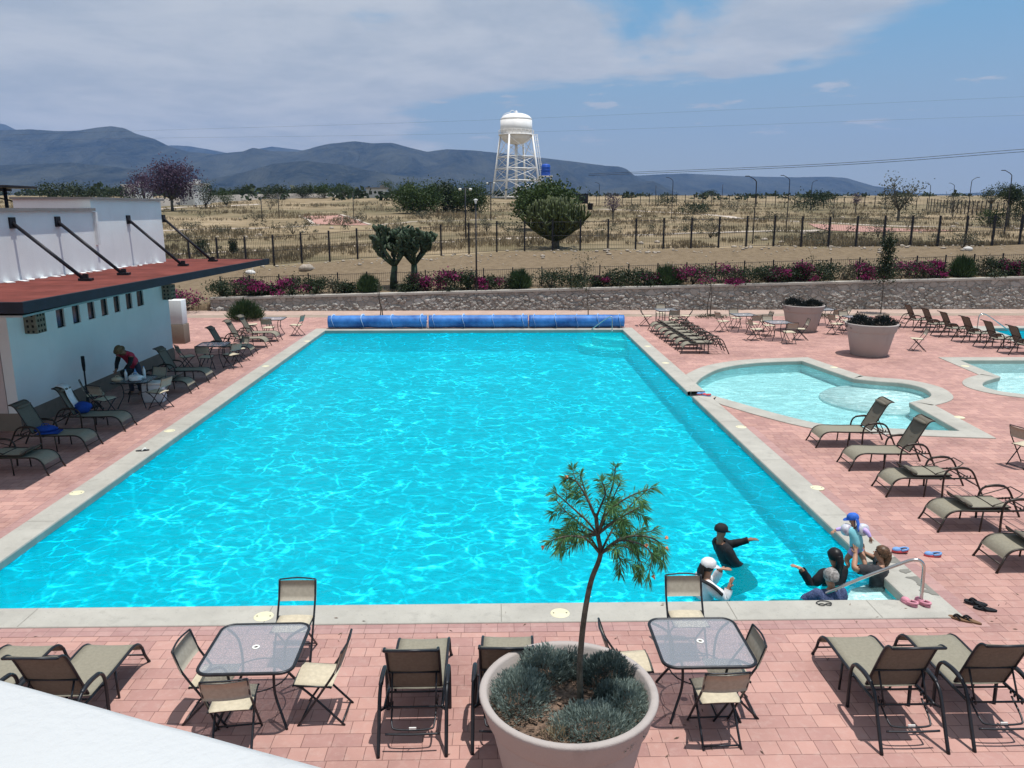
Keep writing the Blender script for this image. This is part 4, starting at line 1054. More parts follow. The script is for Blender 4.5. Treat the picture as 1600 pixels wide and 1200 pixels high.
def make_chair():
    root = empty("folding_chair", label="x", cat="folding chair")
    W = 0.215
    for s in (-1, 1):
        l = MB(); l.tube(bend([(s * W, -0.275, 0.86), (s * W, -0.235, 0.74), (s * W, -0.19, 0.62), (s * W, 0.02, 0.30), (s * W, 0.22, 0.0)], 3), 0.0125, 7); l.build("leg", M['graphite'], root)
        w = W - 0.028
        l = MB(); l.tube(bend([(s * w, 0.24, 0.455), (s * w, 0.16, 0.42), (s * w, 0.0, 0.27), (s * w, -0.26, 0.0)], 3), 0.0125, 7); l.build("leg", M['graphite'], root)
    f = MB(); f.tube([(-W, 0.185, 0.05), (W, 0.185, 0.05)], 0.010, 6); f.tube([(-W + 0.028, -0.235, 0.03), (W - 0.028, -0.235, 0.03)], 0.010, 6)
    f.tube([(-W, -0.14, 0.445), (W, -0.14, 0.445)], 0.010, 6); f.tube([(-W, 0.245, 0.458), (W, 0.245, 0.458)], 0.010, 6)
    for s in (-1, 1): f.tube([(s * (W - 0.012), -0.15, 0.445), (s * (W - 0.012), 0.25, 0.458)], 0.010, 6)
    f.tube(bend([(-W, -0.275, 0.86), (0, -0.30, 0.868), (W, -0.275, 0.86)], 3), 0.010, 6)
    f.build("frame", M['graphite'], root)
    m = MB(); strip(m, [(0.252, 0.455), (0.235, 0.467), (0.1, 0.460), (-0.05, 0.453), (-0.13, 0.456), (-0.148, 0.445)], W - 0.016, 0.008, 0, 0.012); m.build("seat", M['beige'], root)
    m = MB(); strip(m, [(-0.197, 0.615), (-0.215, 0.67), (-0.245, 0.755), (-0.272, 0.845)], W + 0.012, 0.012, 0, -0.018); m.build("backrest", M['beige_back'], root)
    return root
chair_proto = make_chair(); chair_used = False
def chair(x, y, deg, label, group):
    """deg: where the sitter looks, 0 = along +Y, counter-clockwise"""
    global chair_used
    o = place(chair_proto, chair_used, (x, y, 0), R(deg), label, group); chair_used = True; return o
def make_table():
    root = empty("glass_table", label="x", cat="table"); h = 0.475; rr = 0.13; Z = 0.715
    loop = []
    for (cx, cy, a0) in ((h - rr, h - rr, 0), (-h + rr, h - rr, 90), (-h + rr, -h + rr, 180), (h - rr, -h + rr, 270)):
        for k in range(7):
            a = R(a0 + 15 * k); loop.append((cx + rr * math.cos(a), cy + rr * math.sin(a)))
    m = MB(); m.tube([(x, y, Z) for x, y in loop], 0.018, 8, closed=True); m.build("table_rim", M['graphite'], root)
    m = MB(); q = [(x * 0.975, y * 0.975) for x, y in loop]; m.sheet([q], Z + 0.006, 0, True); g = m.build("glass_top", M['glass'], root)
    m = MB(); m.lathe([(0.022, Z + 0.007), (0.022, Z + 0.016), (0.036, Z + 0.016), (0.040, Z + 0.010), (0.040, Z + 0.007), (0.022, Z + 0.007)], 18); m.build("centre_ring", M['ring'], g)
    for sx in (-1, 1):
        for sy in (-1, 1):
            m = MB(); m.tube(bend([(sx * k, sy * k, z) for k, z in ((0.425, 0.695), (0.33, 0.69), (0.265, 0.655), (0.235, 0.56), (0.225, 0.42), (0.24, 0.29), (0.31, 0.13), (0.365, 0.0))], 4), 0.0145, 8)
            m.build("leg", M['graphite'], root)
    m = MB(); m.tube([(0.228 * math.cos(a) * 1.38, 0.228 * math.sin(a) * 1.38, 0.40) for a in np.linspace(0, 2 * math.pi, 24, endpoint=False)], 0.008, 6, closed=True); m.build("brace_ring", M['graphite'], root)
    return root
table_proto = make_table(); table_used = False
def table(x, y, deg, label, group="square glass topped tables on the deck"):
    global table_used
    o = place(table_proto, table_used, (x, y, 0), R(deg), label, group); table_used = True; return o
GC = "beige folding chairs around the glass tables"
table(-2.53, 7.43, 1, "near glass table left of the flower pot, above the white parapet")
chair(-2.40, 8.42, 180, "beige chair between the near left glass table and the pool edge", GC)
chair(-2.99, 7.34, -92, "beige chair at the left side of the near left glass table", GC)
chair(-1.83, 7.33, 87, "beige chair at the right side of the near left glass table", GC)
chair(-2.62, 6.90, 7, "beige chair with its back to us before the near left glass table", GC)
table(2.15, 7.45, 0, "near glass table right of the flower pot")
chair(2.26, 8.44, 180, "beige chair between the near right glass table and the pool edge", GC)
chair(2.46, 7.33, 90, "beige chair at the right side of the near right glass table", GC)
chair(2.20, 6.93, 2, "beige chair with its back to us before the near right glass table", GC)
chair(1.38, 7.50, -88, "beige chair half hidden behind the right rim of the big flower pot", GC)
# by the bath house wall
table(-9.75, 20.75, 4, "shaded glass table laden with bags and bottles in front of the bending man")
chair(-10.55, 20.1, -60, "shaded beige chair between the towel lounger and the laden table", GC)
chair(-10.05, 19.62, -20, "shaded beige chair tucked behind the towel lounger", GC)
chair(-8.98, 20.45, 75, "beige chair on the pool side of the laden table", GC)
chair(-9.55, 21.55, 170, "beige chair on the far side of the laden table", GC)
table(-9.60, 26.35, 4, "bare shaded glass table by the far end of the bath house wall")
chair(-10.25, 25.55, -50, "chair on the wall side of the bare shaded table", GC)
chair(-9.55, 25.40, 0, "chair on the near side of the bare shaded table", GC)
chair(-8.95, 27.05, 140, "chair on the far pool side of the bare shaded table", GC)
chair(-8.85, 25.9, 60, "chair on the near pool side of the bare shaded table", GC)
table(-9.35, 32.75, 2, "far left glass table beside the green bush")
chair(-10.35, 32.9, -70, "chair on the left of the far left table, before the green bush", GC)
chair(-9.35, 31.95, 0, "chair on the near side of the far left table", GC)
chair(-8.35, 32.7, 80, "chair on the right of the far left table", GC)
# beyond the row of folded loungers and between the tall pots
TB = [(7.75, 35.3, "glass table behind the tight row of folded loungers", "table behind the folded loungers"),
      (11.45, 31.25, "glass table just left of the farther tall pot, nearest of its cluster", "nearer table left of the farther pot"),
      (10.75, 33.55, "glass table farthest of the pair left of the farther tall pot", "farther table left of the farther pot"),
      (15.35, 32.7, "glass table seen between the two tall pots", "table between the two tall pots"),
      (15.0, 35.4, "glass table behind the farther tall pot, close to the gravel strip", "table behind the farther pot")]
for (x, y, lab, short) in TB:
    table(x, y, 5, lab)
    for (dx, dy, dg, w) in ((-0.95, -0.1, -82, "left chair at the "), (0.95, -0.05, 84, "right chair at the "), (-0.05, 0.95, 180, "far chair at the "), (0.15, -0.92, 4, "near chair at the ")):
        chair(x + dx, y + dy, dg + (x * 13 % 20) - 10, w + short, GC)
chair(15.85, 28.65, 75, "beige chair right behind the nearer tall pot", GC)
chair(P(1588, 728).x + 0.15, P(1588, 728).y, -70, "lone beige chair cut by the right edge beside the raised loungers", GC)

# =================================================================== POTS, POT PLANTS
def make_pot(label, loc, s):
    root = empty("flower_pot", loc, 0, label, "flower pot", "large round plaster flower pots", s)
    m = MB(); m.lathe([(0.0, 0.0), (0.60, 0.0), (0.62, 0.02), (0.80, 0.86), (0.805, 0.885), (0.835, 0.895), (0.845, 0.915), (0.905, 1.12), (0.918, 1.155), (0.905, 1.175), (0.85, 1.175), (0.832, 1.155), (0.80, 1.0), (0.79, 0.985)], 56)
    m.build("bowl", M['pot'], root)
    d = MB(); n = 40; vs = [(0, 0, 1.03)]; fs = []
    for i in range(1, 9):
        for j in range(n):
            a = 2 * math.pi * j / n; r = 0.805 * i / 8; x, y = r * math.cos(a), r * math.sin(a)
            vs.append((x, y, 1.02 - 0.02 * (i / 8) + 0.03 * mnoise.noise((x * 6, y * 6, loc[0]))))
    for j in range(n): fs.append((0, 1 + j, 1 + (j + 1) % n))
    for i in range(7):
        for j in range(n): fs.append((1 + i * n + j, 1 + (i + 1) * n + j, 1 + (i + 1) * n + (j + 1) % n, 1 + i * n + (j + 1) % n))
    d.add(vs, fs, 0, True)
    g = random.Random(int(loc[0] * 10))
    for i in range(420):
        a = g.uniform(0, 6.28); r = 0.76 * math.sqrt(g.random()); s_ = g.uniform(0.012, 0.032)
        X = Matrix.Translation((r * math.cos(a), r * math.sin(a), 1.03 + g.random() * 0.02)) @ Matrix.Rotation(g.uniform(0, 6), 4, 'Z') @ Matrix.Rotation(g.uniform(-0.5, 0.5), 4, 'X')
        d.box(None, (s_ * 1.8, s_ * 0.8, s_ * 0.3), mat4=X)
    d.build("soil", M['soil'], root)
    return root
POT = Vector((0.63, 6.20, 0)); PS = 0.87
make_pot("big near flower pot holding the slender oleander tree", POT, PS)
make_pot("nearer of the two tall pots on the right, beside the small children's pool", (13.62, 27.85, 0), 1.0)
make_pot("farther of the two tall pots on the right, in front of the stone wall", (13.35, 33.6, 0), 0.98)
def mound(name, c, r, n, leaf, m, label, cat, group, seed, asp=0.22, up=0.9):
    g = np.random.default_rng(seed)
    rx, ry, rz = r
    core = MB(); core.ball((0, 0, rz * 0.25), (rx * 0.62, ry * 0.62, rz * 0.55), 12, 8)
    mb = MB()
    a = g.normal(size=(n, 3)); a /= np.linalg.norm(a, axis=1)[:, None]; a[:, 2] = np.abs(a[:, 2]) * 1.0 - 0.12
    lump = np.array([1 + 0.28 * mnoise.noise(Vector((v[0] * 2.2, v[1] * 2.2, v[2] * 2.2 + seed))) for v in a])
    pos = a * (g.uniform(0.55, 0.97, n) * lump)[:, None] * np.array([rx, ry, rz])
    d = a * 0.9 + np.array([0, 0, up])
    mb.leaves(pos, 0.45, leaf, asp, 0, d, g)
    root = mb.build(name, m); root.location = c
    tag(root, label, cat, group)
    return root
GL = "lavender bushes in the big near pot"
zt = 1.03 * PS
lv = [((-0.43, 0.05), (0.31, 0.38, 0.30), 'lavender', "grey green lavender mound filling the left side of the big near pot"),
      ((-0.17, 0.44), (0.30, 0.24, 0.30), 'lavender', "lavender clump at the far left rim of the big near pot"),
      ((0.06, 0.48), (0.20, 0.17, 0.25), 'lavender_dark', "dark lavender clump behind the oleander trunk"),
      ((0.40, 0.36), (0.30, 0.25, 0.29), 'lavender_dark', "dark lavender bush at the far right rim of the big near pot"),
      ((0.20, -0.36), (0.42, 0.31, 0.17), 'lavender', "low pale lavender mound at the near rim of the big near pot"),
      ((0.50, -0.04), (0.25, 0.36, 0.16), 'lavender', "low lavender mound along the right rim of the big near pot"),
      ((0.36, 0.02), (0.14, 0.15, 0.20), 'lavender_dark', "small dark lavender tuft right of the oleander trunk")]
for i, ((dx, dy), r, m, lab) in enumerate(lv):
    mound("lavender_bush", (POT.x + dx, POT.y + dy, zt - 0.02), r, 5200 if r[0] > 0.2 else 2200, 0.042, M[m], lab, "lavender", GL, 40 + i)
mm_ = MB(); g = np.random.default_rng(3); 
mm_.leaves(np.array([[-0.16 + 0.05 * g.normal(), -0.50 + 0.03 * g.normal(), 0] for _ in range(60)]), 0.5, 0.13, 0.07, 0, np.tile([0, 0, 1.0], (60, 1)), g)
tag(mm_.build("grass_tuft", M['dry_grass'], None, (POT.x, POT.y, zt)), "small dry grass tuft at the near left rim of the big near pot", "grass tuft")
fl = MB(); fl.ball((0, 0, 0.02), (0.018, 0.018, 0.022), 8, 5); tag(fl.build("fallen_flower", M['yellow'], None, (POT.x - 0.21, POT.y + 0.12, zt + 0.01)), "small yellow fallen flower on the soil of the big near pot", "flower")
for k, (c, s) in enumerate([((13.62, 27.85), 1.0), ((13.35, 33.6), 0.98)]):
    w = ["nearer", "farther"][k]
    for j, (dx, r) in enumerate([(-0.42, (0.50, 0.5, 0.50)), (0.42, (0.54, 0.52, 0.42))]):
        mound("lavender_bush", (c[0] + dx * s, c[1], 1.03 * s), r, 2600, 0.09, M['pot_bush'], f"dark bush in the {['left', 'right'][j]} half of the {w} tall pot", "bush", "dark bushes in the tall pots", 60 + k * 3 + j)

def oleander():
    root = empty("oleander_tree", (POT.x, POT.y, 0), label="slender young oleander tree with a few peach flowers in the big near pot", cat="tree")
    o = Vector((POT.x, POT.y, 0)); g = np.random.default_rng(12)
    yb = POT.y + 0.02
    W = lambda px, py, dy=0.0: Q(px, py, yb + dy) - o
    base = P(906, 1092, zt) - o; base = Vector((base.x, 0.0, zt - 0.05)); yb = POT.y
    tr = [base, W(906, 1040), W(912, 970), W(923, 910), W(938, 868), W(934, 835), W(931, 803)]
    tb = MB(); tp = spline(tr, 5); n = len(tp)
    tb.tube(tp, [0.029 - 0.012 * i / (n - 1) for i in range(n)], 9)
    tb.tube([base + Vector((0.012, -0.03, 0)), base + Vector((0.0, -0.034, 0.25)), W(909, 1020) + Vector((0, -0.02, 0))], [0.022, 0.018, 0.008], 7)
    trunk = tb.build("trunk", M['bark'], root)
    fork = W(938, 866); hi = W(934, 835); top = W(931, 810)
    br = [(fork, [(962, 848, .05), (990, 838, .1), (1024, 828, .12)]), (fork, [(965, 845, -.1), (1000, 850, -.2), (1018, 868, -.28), (1012, 905, -.30)]), (fork, [(960, 852, .0), (985, 858, -.05), (1002, 880, -.1), (998, 900, -.12)]), (fork, [(970, 842, -.05), (1008, 838, -.1), (1034, 852, -.12), (1036, 880, -.14)]), (hi, [(918, 838, .0), (893, 838, .02), (872, 852, .03)]), (hi, [(948, 822, .0), (968, 810, .02), (985, 822, .05)]), (top, [(938, 792, .0), (946, 770, -.02), (940, 752, -.04)]),
          (fork, [(950, 840, .12), (975, 800, .25), (1012, 765, .3)]), (hi, [(948, 790, .1), (958, 755, .15), (962, 728, .16)]), (hi, [(950, 800, -.12), (985, 775, -.22), (1022, 762, -.25)]),
          (top, [(918, 780, .02), (900, 752, .04), (884, 748, .05)]), (top, [(922, 790, .1), (912, 760, .18), (906, 740, .2)]), (hi, [(915, 812, -.1), (885, 785, -.16), (866, 768, -.18)]),
          (hi, [(912, 822, .1), (885, 800, .2), (868, 780, .22)]), (fork, [(915, 842, -.12), (885, 838, -.2), (858, 846, -.24)]), (fork, [(918, 836, .12), (890, 826, .2), (872, 828, .24)]),
          (hi, [(920, 835, .18), (900, 850, .28), (880, 860, .3)]), (fork, [(955, 858, -.14), (968, 872, -.22), (968, 892, -.25)]), (hi, [(945, 812, .05), (955, 785, .0), (970, 752, -.05)]),
          (fork, [(975, 838, .1), (1010, 842, .22), (1038, 858, .25)]), (hi, [(960, 815, -.1), (985, 800, -.15), (1005, 790, -.18)])]
    bb = MB(); lb = MB(); tips = []
    for s, pts in br:
        path = spline([s] + [W(a, b, c) for a, b, c in pts], 6); n = len(path)
        bb.tube(path, [0.012 - 0.008 * i / (n - 1) for i in range(n)], 6)
        tips.append(path[-1])
        twigs = [path]
        for q in (0.38, 0.66):
            i = int(n * q); t = (path[i + 1] - path[i]).normalized(); e = Vector(g.normal(size=3)); e = (e - t * e.dot(t)).normalized()
            tw = spline([path[i], path[i] + (t * 0.6 + e * 0.6 + Vector((0, 0, 0.1))).normalized() * 0.06, path[i] + (t * 0.7 + e * 0.8).normalized() * 0.12], 5); twigs.append(tw)
            bb.tube(tw, [0.005 - 0.0003 * j for j in range(len(tw))], 5)
        ps, ds = [], []
        for tw in twigs:
            nt_ = len(tw)
            for i in range(int(nt_ * 0.26) + 1, nt_):
                t = (tw[i] - tw[i - 1]).normalized(); k = 6 if i < nt_ - 2 else 14
                for _ in range(k):
                    out = Vector(g.normal(size=3)); out = (out - t * out.dot(t)).normalized()
                    d = (t * (0.5 if i < nt_ - 2 else 0.95) + out * 0.75 + Vector((0, 0, -0.20)))
                    ps.append(tw[i] + (tw[i - 1] - tw[i]) * g.random()); ds.append(d.normalized())
        for p, d in zip(ps, ds):
            L_ = g.uniform(0.06, 0.12); w = d.cross(Vector(g.normal(size=3))).normalized() * 0.0042; dn = Vector((0, 0, -1))
            q1 = p + d * L_ * 0.5 + dn * L_ * 0.05; q2 = p + d * L_ + dn * L_ * 0.24
            lb.add([p, q1 + w, q2, q1 - w], [(0, 1, 2, 3)])
    bb.build("branches", M['bark'], root)
    lb.build("foliage", M['oleander'], root)
    for (a, b, c) in ((848, 857, -.24), (1022, 903, -.31), (1040, 841, .2), (884, 747, .05), (1010, 854, -.25), (1043, 858, .22)):
        p = W(a, b, c); f = MB(); d = Vector((g.normal() * .3, g.normal() * .3, 0.6)).normalized()
        q = d.to_track_quat('Z', 'Y').to_matrix().to_4x4()
        f.lathe([(0.003, -0.016), (0.008, 0.0), (0.016, 0.02), (0.009, 0.016), (0.002, 0.004)], 8, mat4=Matrix.Translation(p) @ q)
        f.build("flower", M['peach'], root)
oleander()

# =================================================================== POOL FITTINGS
for k, (xa, xb) in enumerate(((-7.47, -3.06), (-3.02, 1.44), (1.445, 5.74))):
    w = ["left", "middle", "right"][k]
    root = empty("cover_roller", ((xa + xb) / 2, 34.62, 0), label=f"{w} of the three rolled blue pool covers at the far end of the pool", cat="pool cover", group="rolled blue pool covers")
    L_ = xb - xa; rr = 0.275; m = MB(); n = 60; pts = []; rad = []
    for i in range(n + 1):
        x = -L_ / 2 + 0.03 + (L_ - 0.06) * i / n; pts.append((x, 0, 0.315)); rad.append(rr * (1 + 0.05 * mnoise.noise((x * 1.3, k * 7, 0)) + 0.03 * mnoise.noise((x * 5, k * 7, 3))))
    m.tube(pts, rad, 22); m.build("rolled_sheet", M['cover_blue'], root)
    for i in range(4 if k != 2 else 5):
        x = -L_ / 2 + 0.25 + (L_ - 0.5) * i / (3 if k != 2 else 4); s = MB()
        s.tube([(x + 0.05 * math.sin(a * 2), math.cos(a) * (rr + 0.012), 0.315 + math.sin(a) * (rr + 0.012)) for a in np.linspace(0, 2 * math.pi, 25)], 0.065 if i % 2 else 0.045, 4, flat=0.15, cap=False)
        s.build("strap", M['cover_pale'], root)
    for s_ in (-1, 1):
        s = MB(); s.tube([(s_ * (L_ / 2 - 0.13), 0, 0.315), (s_ * (L_ / 2 - 0.004), 0, 0.315)], 0.05, 10); s.tube([(s_ * (L_ / 2 - 0.015), -0.2, 0.024), (s_ * (L_ / 2 - 0.015), 0, 0.315), (s_ * (L_ / 2 - 0.015), 0.2, 0.0)], 0.012, 6); s.build("stand", M['frame_white'], root)
GLID = "round cream skimmer lids in the coping"
for (px, py, lab) in [(120, 770, "cream lid in the left coping nearest to us"), (265, 673, "cream lid in the left coping beside the flip flop"), (415, 572, "cream lid far along the left coping"), (875, 958, "cream lid in the near coping behind the oleander trunk"),
                      (412, 963, "cream lid in the near coping beside the near left chair"), (1277, 762, "cream lid in the right coping level with the folded loungers"), (1158, 667, "cream lid in the right coping just before the children's pool"), (1040, 567, "cream lid in the right coping near the tight row of loungers"), (480, 533, "cream lid in the left coping at the far corner"), (1012, 541, "cream lid in the right coping by the folded loungers")]:
    p = P(px, py, 0.022); m = MB(); m.lathe([(1e-4, 0.0045), (0.105, 0.004), (0.122, 0.003), (0.128, 0.0), (0.128, -0.02)], 26)
    for s in (-1, 1): m.lathe([(0.012, 0.0045), (0.012, 0.0055), (1e-4, 0.0055)], 8, (s * 0.085, 0, 0), 1)
    tag(m.build("skimmer_lid", [M['cream'], M['dark_plastic']], None, (p.x, p.y, 0.022)), lab, "lid", GLID)
for (px, py, lab) in [(1499, 652, "cream lid in the coping at the near tip of the small children's pool"), (1303, 574, "cream lid in the coping at the far side of the small children's pool"), (1508, 572, "cream lid in the coping of the second children's pool")]:
    p = P(px, py, 0.022); m = MB(); m.lathe([(1e-4, 0.0085), (0.12, 0.008), (0.128, 0.0), (0.128, -0.02)], 26)
    tag(m.build("skimmer_lid", M['cream'], None, (p.x, p.y, 0.022)), lab, "lid", GLID)
def handrail(pts, r, loc, label):
    m = MB(); m.tube(spline([Vector(p) for p in pts], 6), r, 12)
    m.lathe([(r, 0.03), (r + 0.03, 0.022), (r + 0.035, 0.002)], 14, (pts[0][0], pts[0][1], 0.0))
    o = m.build("handrail", M['chrome'], None, loc); tag(o, label, "handrail", "steel pool handrails"); return o
handrail([(0, 0, 0.02), (0.0, 0.02, 0.40), (-0.01, 0.025, 0.55), (-0.06, 0.04, 0.62), (-0.15, 0.06, 0.62), (-0.28, 0.10, 0.55), (-0.75, 0.24, 0.26), (-1.25, 0.40, -0.10), (-1.45, 0.46, -0.30)], 0.023, (5.70, 9.50, 0.0), "thick steel handrail over the white steps at the near right pool corner")
handrail([(0, 0, -0.05), (0, 0.0, 0.40), (-0.03, 0.02, 0.58), (-0.12, 0.06, 0.60), (-0.45, 0.2, 0.36), (-0.85, 0.36, 0.02)], 0.020, (5.06, 33.72, 0.0), "thin steel handrail at the far right pool corner before the blue cover")
handrail([(0, 0, 0.0), (0, 0, 0.55), (0.05, 0, 0.72), (0.2, 0, 0.76), (0.5, 0, 0.62), (1.3, 0.0, 0.10), (1.6, 0, -0.2)], 0.022, (20.95, 33.3, 0.0), "pale curved handrail at the far right pool behind the raised loungers")

# =================================================================== SHOES AND SMALL THINGS ON THE DECK
def clog(name, loc, rz, m1, m2, label, group):
    root = empty(name, loc, rz, label, "shoe", group)
    m = MB(); sole = []
    for k in range(20):
        a = 2 * math.pi * k / 20; y = math.sin(a) * 0.125; sole.append((math.cos(a) * (0.045 + 0.012 * (y > 0) + 0.06 * y * (1 if y > 0 else 0.2)), y))
    m.prism(sole, 0.0, 0.03); m.build("sole", M[m2], root)
    m = MB(); m.ball((0, 0.055, 0.03), (0.050, 0.068, 0.045), 14, 8); m.tube(bend([(-0.046, 0.0, 0.035), (-0.043, -0.075, 0.05), (0, -0.118, 0.058), (0.043, -0.075, 0.05), (0.046, 0.0, 0.035)], 4), 0.014, 6, flat=1.3); m.build("upper", M[m1], root)
    m = MB(); m.ball((0, -0.035, 0.0315), (0.038, 0.075, 0.004), 12, 6); m.build("insole", M['void'], root)
    return root
clog("clog", (P(1418, 944).x, P(1418, 946).y, 0.022), R(25), 'pink_rubber', 'pink_rubber', "left clog of the pink pair below the steel handrail", "pink clogs")
clog("clog", (P(1439, 944).x, P(1439, 946).y, 0.022), R(18), 'pink_rubber', 'pink_rubber', "right clog of the pink pair below the steel handrail", "pink clogs")
clog("water_shoe", (P(1406, 864).x, P(1406, 864).y, 0.022), R(85), 'blue_rubber', 'red_rubber', "blue and red shoe on the right coping beside the dark haired mother", "blue and red shoes")
clog("water_shoe", (P(1457, 869).x, P(1457, 869).y, 0.0), R(78), 'blue_rubber', 'red_rubber', "blue and red shoe on the red pavers right of the coping", "blue and red shoes")
clog("water_shoe", (P(1095, 618).x, P(1095, 618).y, 0.026), R(95), 'blue_rubber', 'red_rubber', "blue and red shoe on the coping tip at the children's pool opening, left of two", "shoes at the pool opening")
clog("water_shoe", (P(1104, 620).x, P(1104, 620).y, 0.026), R(60), 'red_rubber', 'blue_rubber', "red and blue shoe on the coping tip at the children's pool opening, right of two", "shoes at the pool opening")
def flipflop(loc, rz, m1, m2, label, group, wide=1.0):
    root = empty("sandal", loc, rz, label, "sandal", group)
    sole = [((0.042 * wide) * math.cos(a) * (1 + 0.18 * math.sin(a)), 0.14 * math.sin(a)) for a in np.linspace(0, 2 * math.pi, 22, endpoint=False)]
    m = MB(); m.prism(sole, 0.0, 0.022); m.build("sole", M[m1], root)
    m = MB(); m.tube(bend([(-0.042 * wide, -0.01, 0.018), (-0.02, 0.045, 0.055), (0.0, 0.075, 0.035), (0.02, 0.045, 0.055), (0.042 * wide, -0.01, 0.018)], 4), 0.012, 6); m.tube([(0, 0.075, 0.03), (0, 0.09, 0.02)], 0.006, 5)
    m.build("strap", M[m2], root); return root
flipflop((P(1524, 945).x, P(1524, 945).y, 0.022), R(58), 'black_cloth', 'black_cloth', "black flip flop nearer the pool corner, one of the black pair", "black flip flops", 1.25)
flipflop((P(1539, 953).x, P(1539, 953).y, 0.005), R(64), 'black_cloth', 'black_cloth', "black flip flop on the pavers edge, outer one of the black pair", "black flip flops", 1.25)
flipflop((P(1500, 969).x, P(1500, 969).y, 0.004), R(50), 'brown_leather', 'black_cloth', "brown sandal with dark straps left of its pair by the coping", "brown sandals")
flipflop((P(1515, 971).x, P(1515, 971).y, 0.004), R(44), 'brown_leather', 'black_cloth', "brown sandal with dark straps right of its pair by the coping", "brown sandals")
flipflop((P(223, 706).x, P(223, 706).y, 0.022), R(-75), 'charcoal_cloth', 'ring', "single dark flip flop lying on the left coping", "lone flip flop")
m = MB()
for s in (-1, 1): m.tube([(s * 0.045 + 0.038 * math.cos(a), 0.024 * math.sin(a), 0.012) for a in np.linspace(0, 2 * math.pi, 16, endpoint=False)], 0.006, 6, closed=True)
m.tube(bend([(-0.08, 0, 0.012), (-0.10, 0.05, 0.012), (-0.03, 0.10, 0.012), (0.06, 0.085, 0.012), (0.10, 0.04, 0.012), (0.08, 0, 0.012)], 4), 0.006, 5)
tag(m.build("swim_goggles", M['black_cloth'], None, (P(1289, 948).x, P(1289, 948).y, 0.022)), "small black swim goggles on the near coping below the grey haired bather", "goggles")
# things on and around the shaded loungers and the laden table
def soft_bag(name, loc, r, m, label, cat, seed, top=True):
    mb = MB(); k, n = 10, 16; vs = []; fs = []
    for i in range(k + 1):
        t = i / k; zz = math.sin(math.pi * (t - 0.5)) * 0.5 + 0.5
        for j in range(n):
            a = 2 * math.pi * j / n; q = math.sin(math.pi * max(0.03, min(0.97, t))) ** 0.6
            w = 1 + 0.42 * mnoise.noise((math.cos(a) * 1.6, math.sin(a) * 1.6, t * 3 + seed)) + 0.15 * mnoise.noise((math.cos(a) * 5, math.sin(a) * 5, t * 7 + seed))
            vs.append((r[0] * q * w * math.cos(a), r[1] * q * w * math.sin(a), r[2] * zz * (1 + 0.1 * mnoise.noise((a, t, seed)))))
    for i in range(k):
        for j in range(n): fs.append((i * n + j, i * n + (j + 1) % n, (i + 1) * n + (j + 1) % n, (i + 1) * n + j))
    fs.append(tuple(range(n))[::-1]); fs.append(tuple(k * n + j for j in range(n)))
    mb.add(vs, fs, 0, True)
    if top: mb.tube(bend([(-r[0] * 0.4, 0, r[2] * 0.8), (-r[0] * 0.3, 0, r[2] * 1.25), (r[0] * 0.3, 0, r[2] * 1.25), (r[0] * 0.4, 0, r[2] * 0.8)], 4), 0.009, 5)
    return tag(mb.build(name, m, None, loc), label, cat)
soft_bag("beach_bag", (-9.98, 16.86, 0.375), (0.22, 0.15, 0.15), M['blue_cloth'], "blue beach bag lying on the shaded lounger nearest the corner", "bag", 1)
m = MB(); strip(m, [(0, 0.0), (0.1, 0.008), (0.3, 0.004), (0.42, 0.01)], 0.17, 0.02, 0, 0.0); o = m.build("folded_towel", M['blue_cloth'], None, (-9.88, 16.86, 0.40)); o.rotation_euler = (0, 0, R(100)); o.location = (-9.66, 16.85, 0.39); tag(o, "flat blue towel spread beside the blue beach bag on the shaded lounger", "towel")
soft_bag("beach_ball_bag", (-10.02, 18.55, 0.375), (0.19, 0.17, 0.27), M['blue_cloth'], "round blue bag on the lounger with the white towel", "bag", 5, False)
def towel():
    a = R(62); u = Vector((-math.cos(a), 0, math.sin(a))); v = Vector((math.sin(a), 0, math.cos(a))); h = Vector((-8.88 - 1.20, 18.52, 0.385)); mb = MB()
    path = [h + u * l + v * d for l, d in ((0.18, 0.022), (0.45, 0.03), (0.65, 0.075), (0.72, 0.05), (0.775, 0.0), (0.825, -0.07), (0.81, -0.11))]
    pts = spline(path, 4); n = len(pts); vs = []
    for p in pts:
        for y in np.linspace(-0.13, 0.15, 6): vs.append((p.x + 0.012 * math.sin(y * 40), p.y + y, p.z + 0.008 * math.sin(y * 33 + p.z * 8)))
    mb.add(vs, [(i * 6 + j, i * 6 + j + 1, (i + 1) * 6 + j + 1, (i + 1) * 6 + j) for i in range(n - 1) for j in range(5)], 0, True)
    o = mb.build("white_towel", M['white_cloth']); sm = o.modifiers.new("thick", 'SOLIDIFY'); sm.thickness = 0.012
    tag(o, "white towel draped over the back of a shaded lounger", "towel")
towel()
TZ = 0.724
soft_bag("plastic_bag", (-9.62, 20.55, TZ), (0.20, 0.15, 0.17), M['clear_plastic'], "milky plastic bag standing on the laden table", "bag", 9)
soft_bag("straw_bag", (-10.05, 20.45, TZ), (0.13, 0.10, 0.13), M['beige'], "tan bag on the wall side of the laden table", "bag", 12)
soft_bag("dark_bag", (-10.0, 20.95, TZ), (0.18, 0.14, 0.24), M['black_cloth'], "black bag in front of the bending man on the laden table", "bag", 15)
def bottle(x, y, h, m, label):
    mb = MB(); mb.lathe([(0.0, 0.0), (0.036, 0.0), (0.038, 0.01), (0.036, h * 0.45), (0.038, h * 0.68), (0.014, h * 0.88), (0.013, h * 0.94)], 14); r = mb.build("bottle", M[m], None, (x, y, TZ)); tag(r, label, "bottle")
    c = MB(); c.lathe([(0.017, h * 0.93), (0.017, h), (1e-4, h)], 10); c.build("bottle_cap", M['blue_rubber'], r)
bottle(-9.52, 20.86, 0.34, 'clear_plastic', "tall pale water bottle on the laden table, right of the plastic bag")
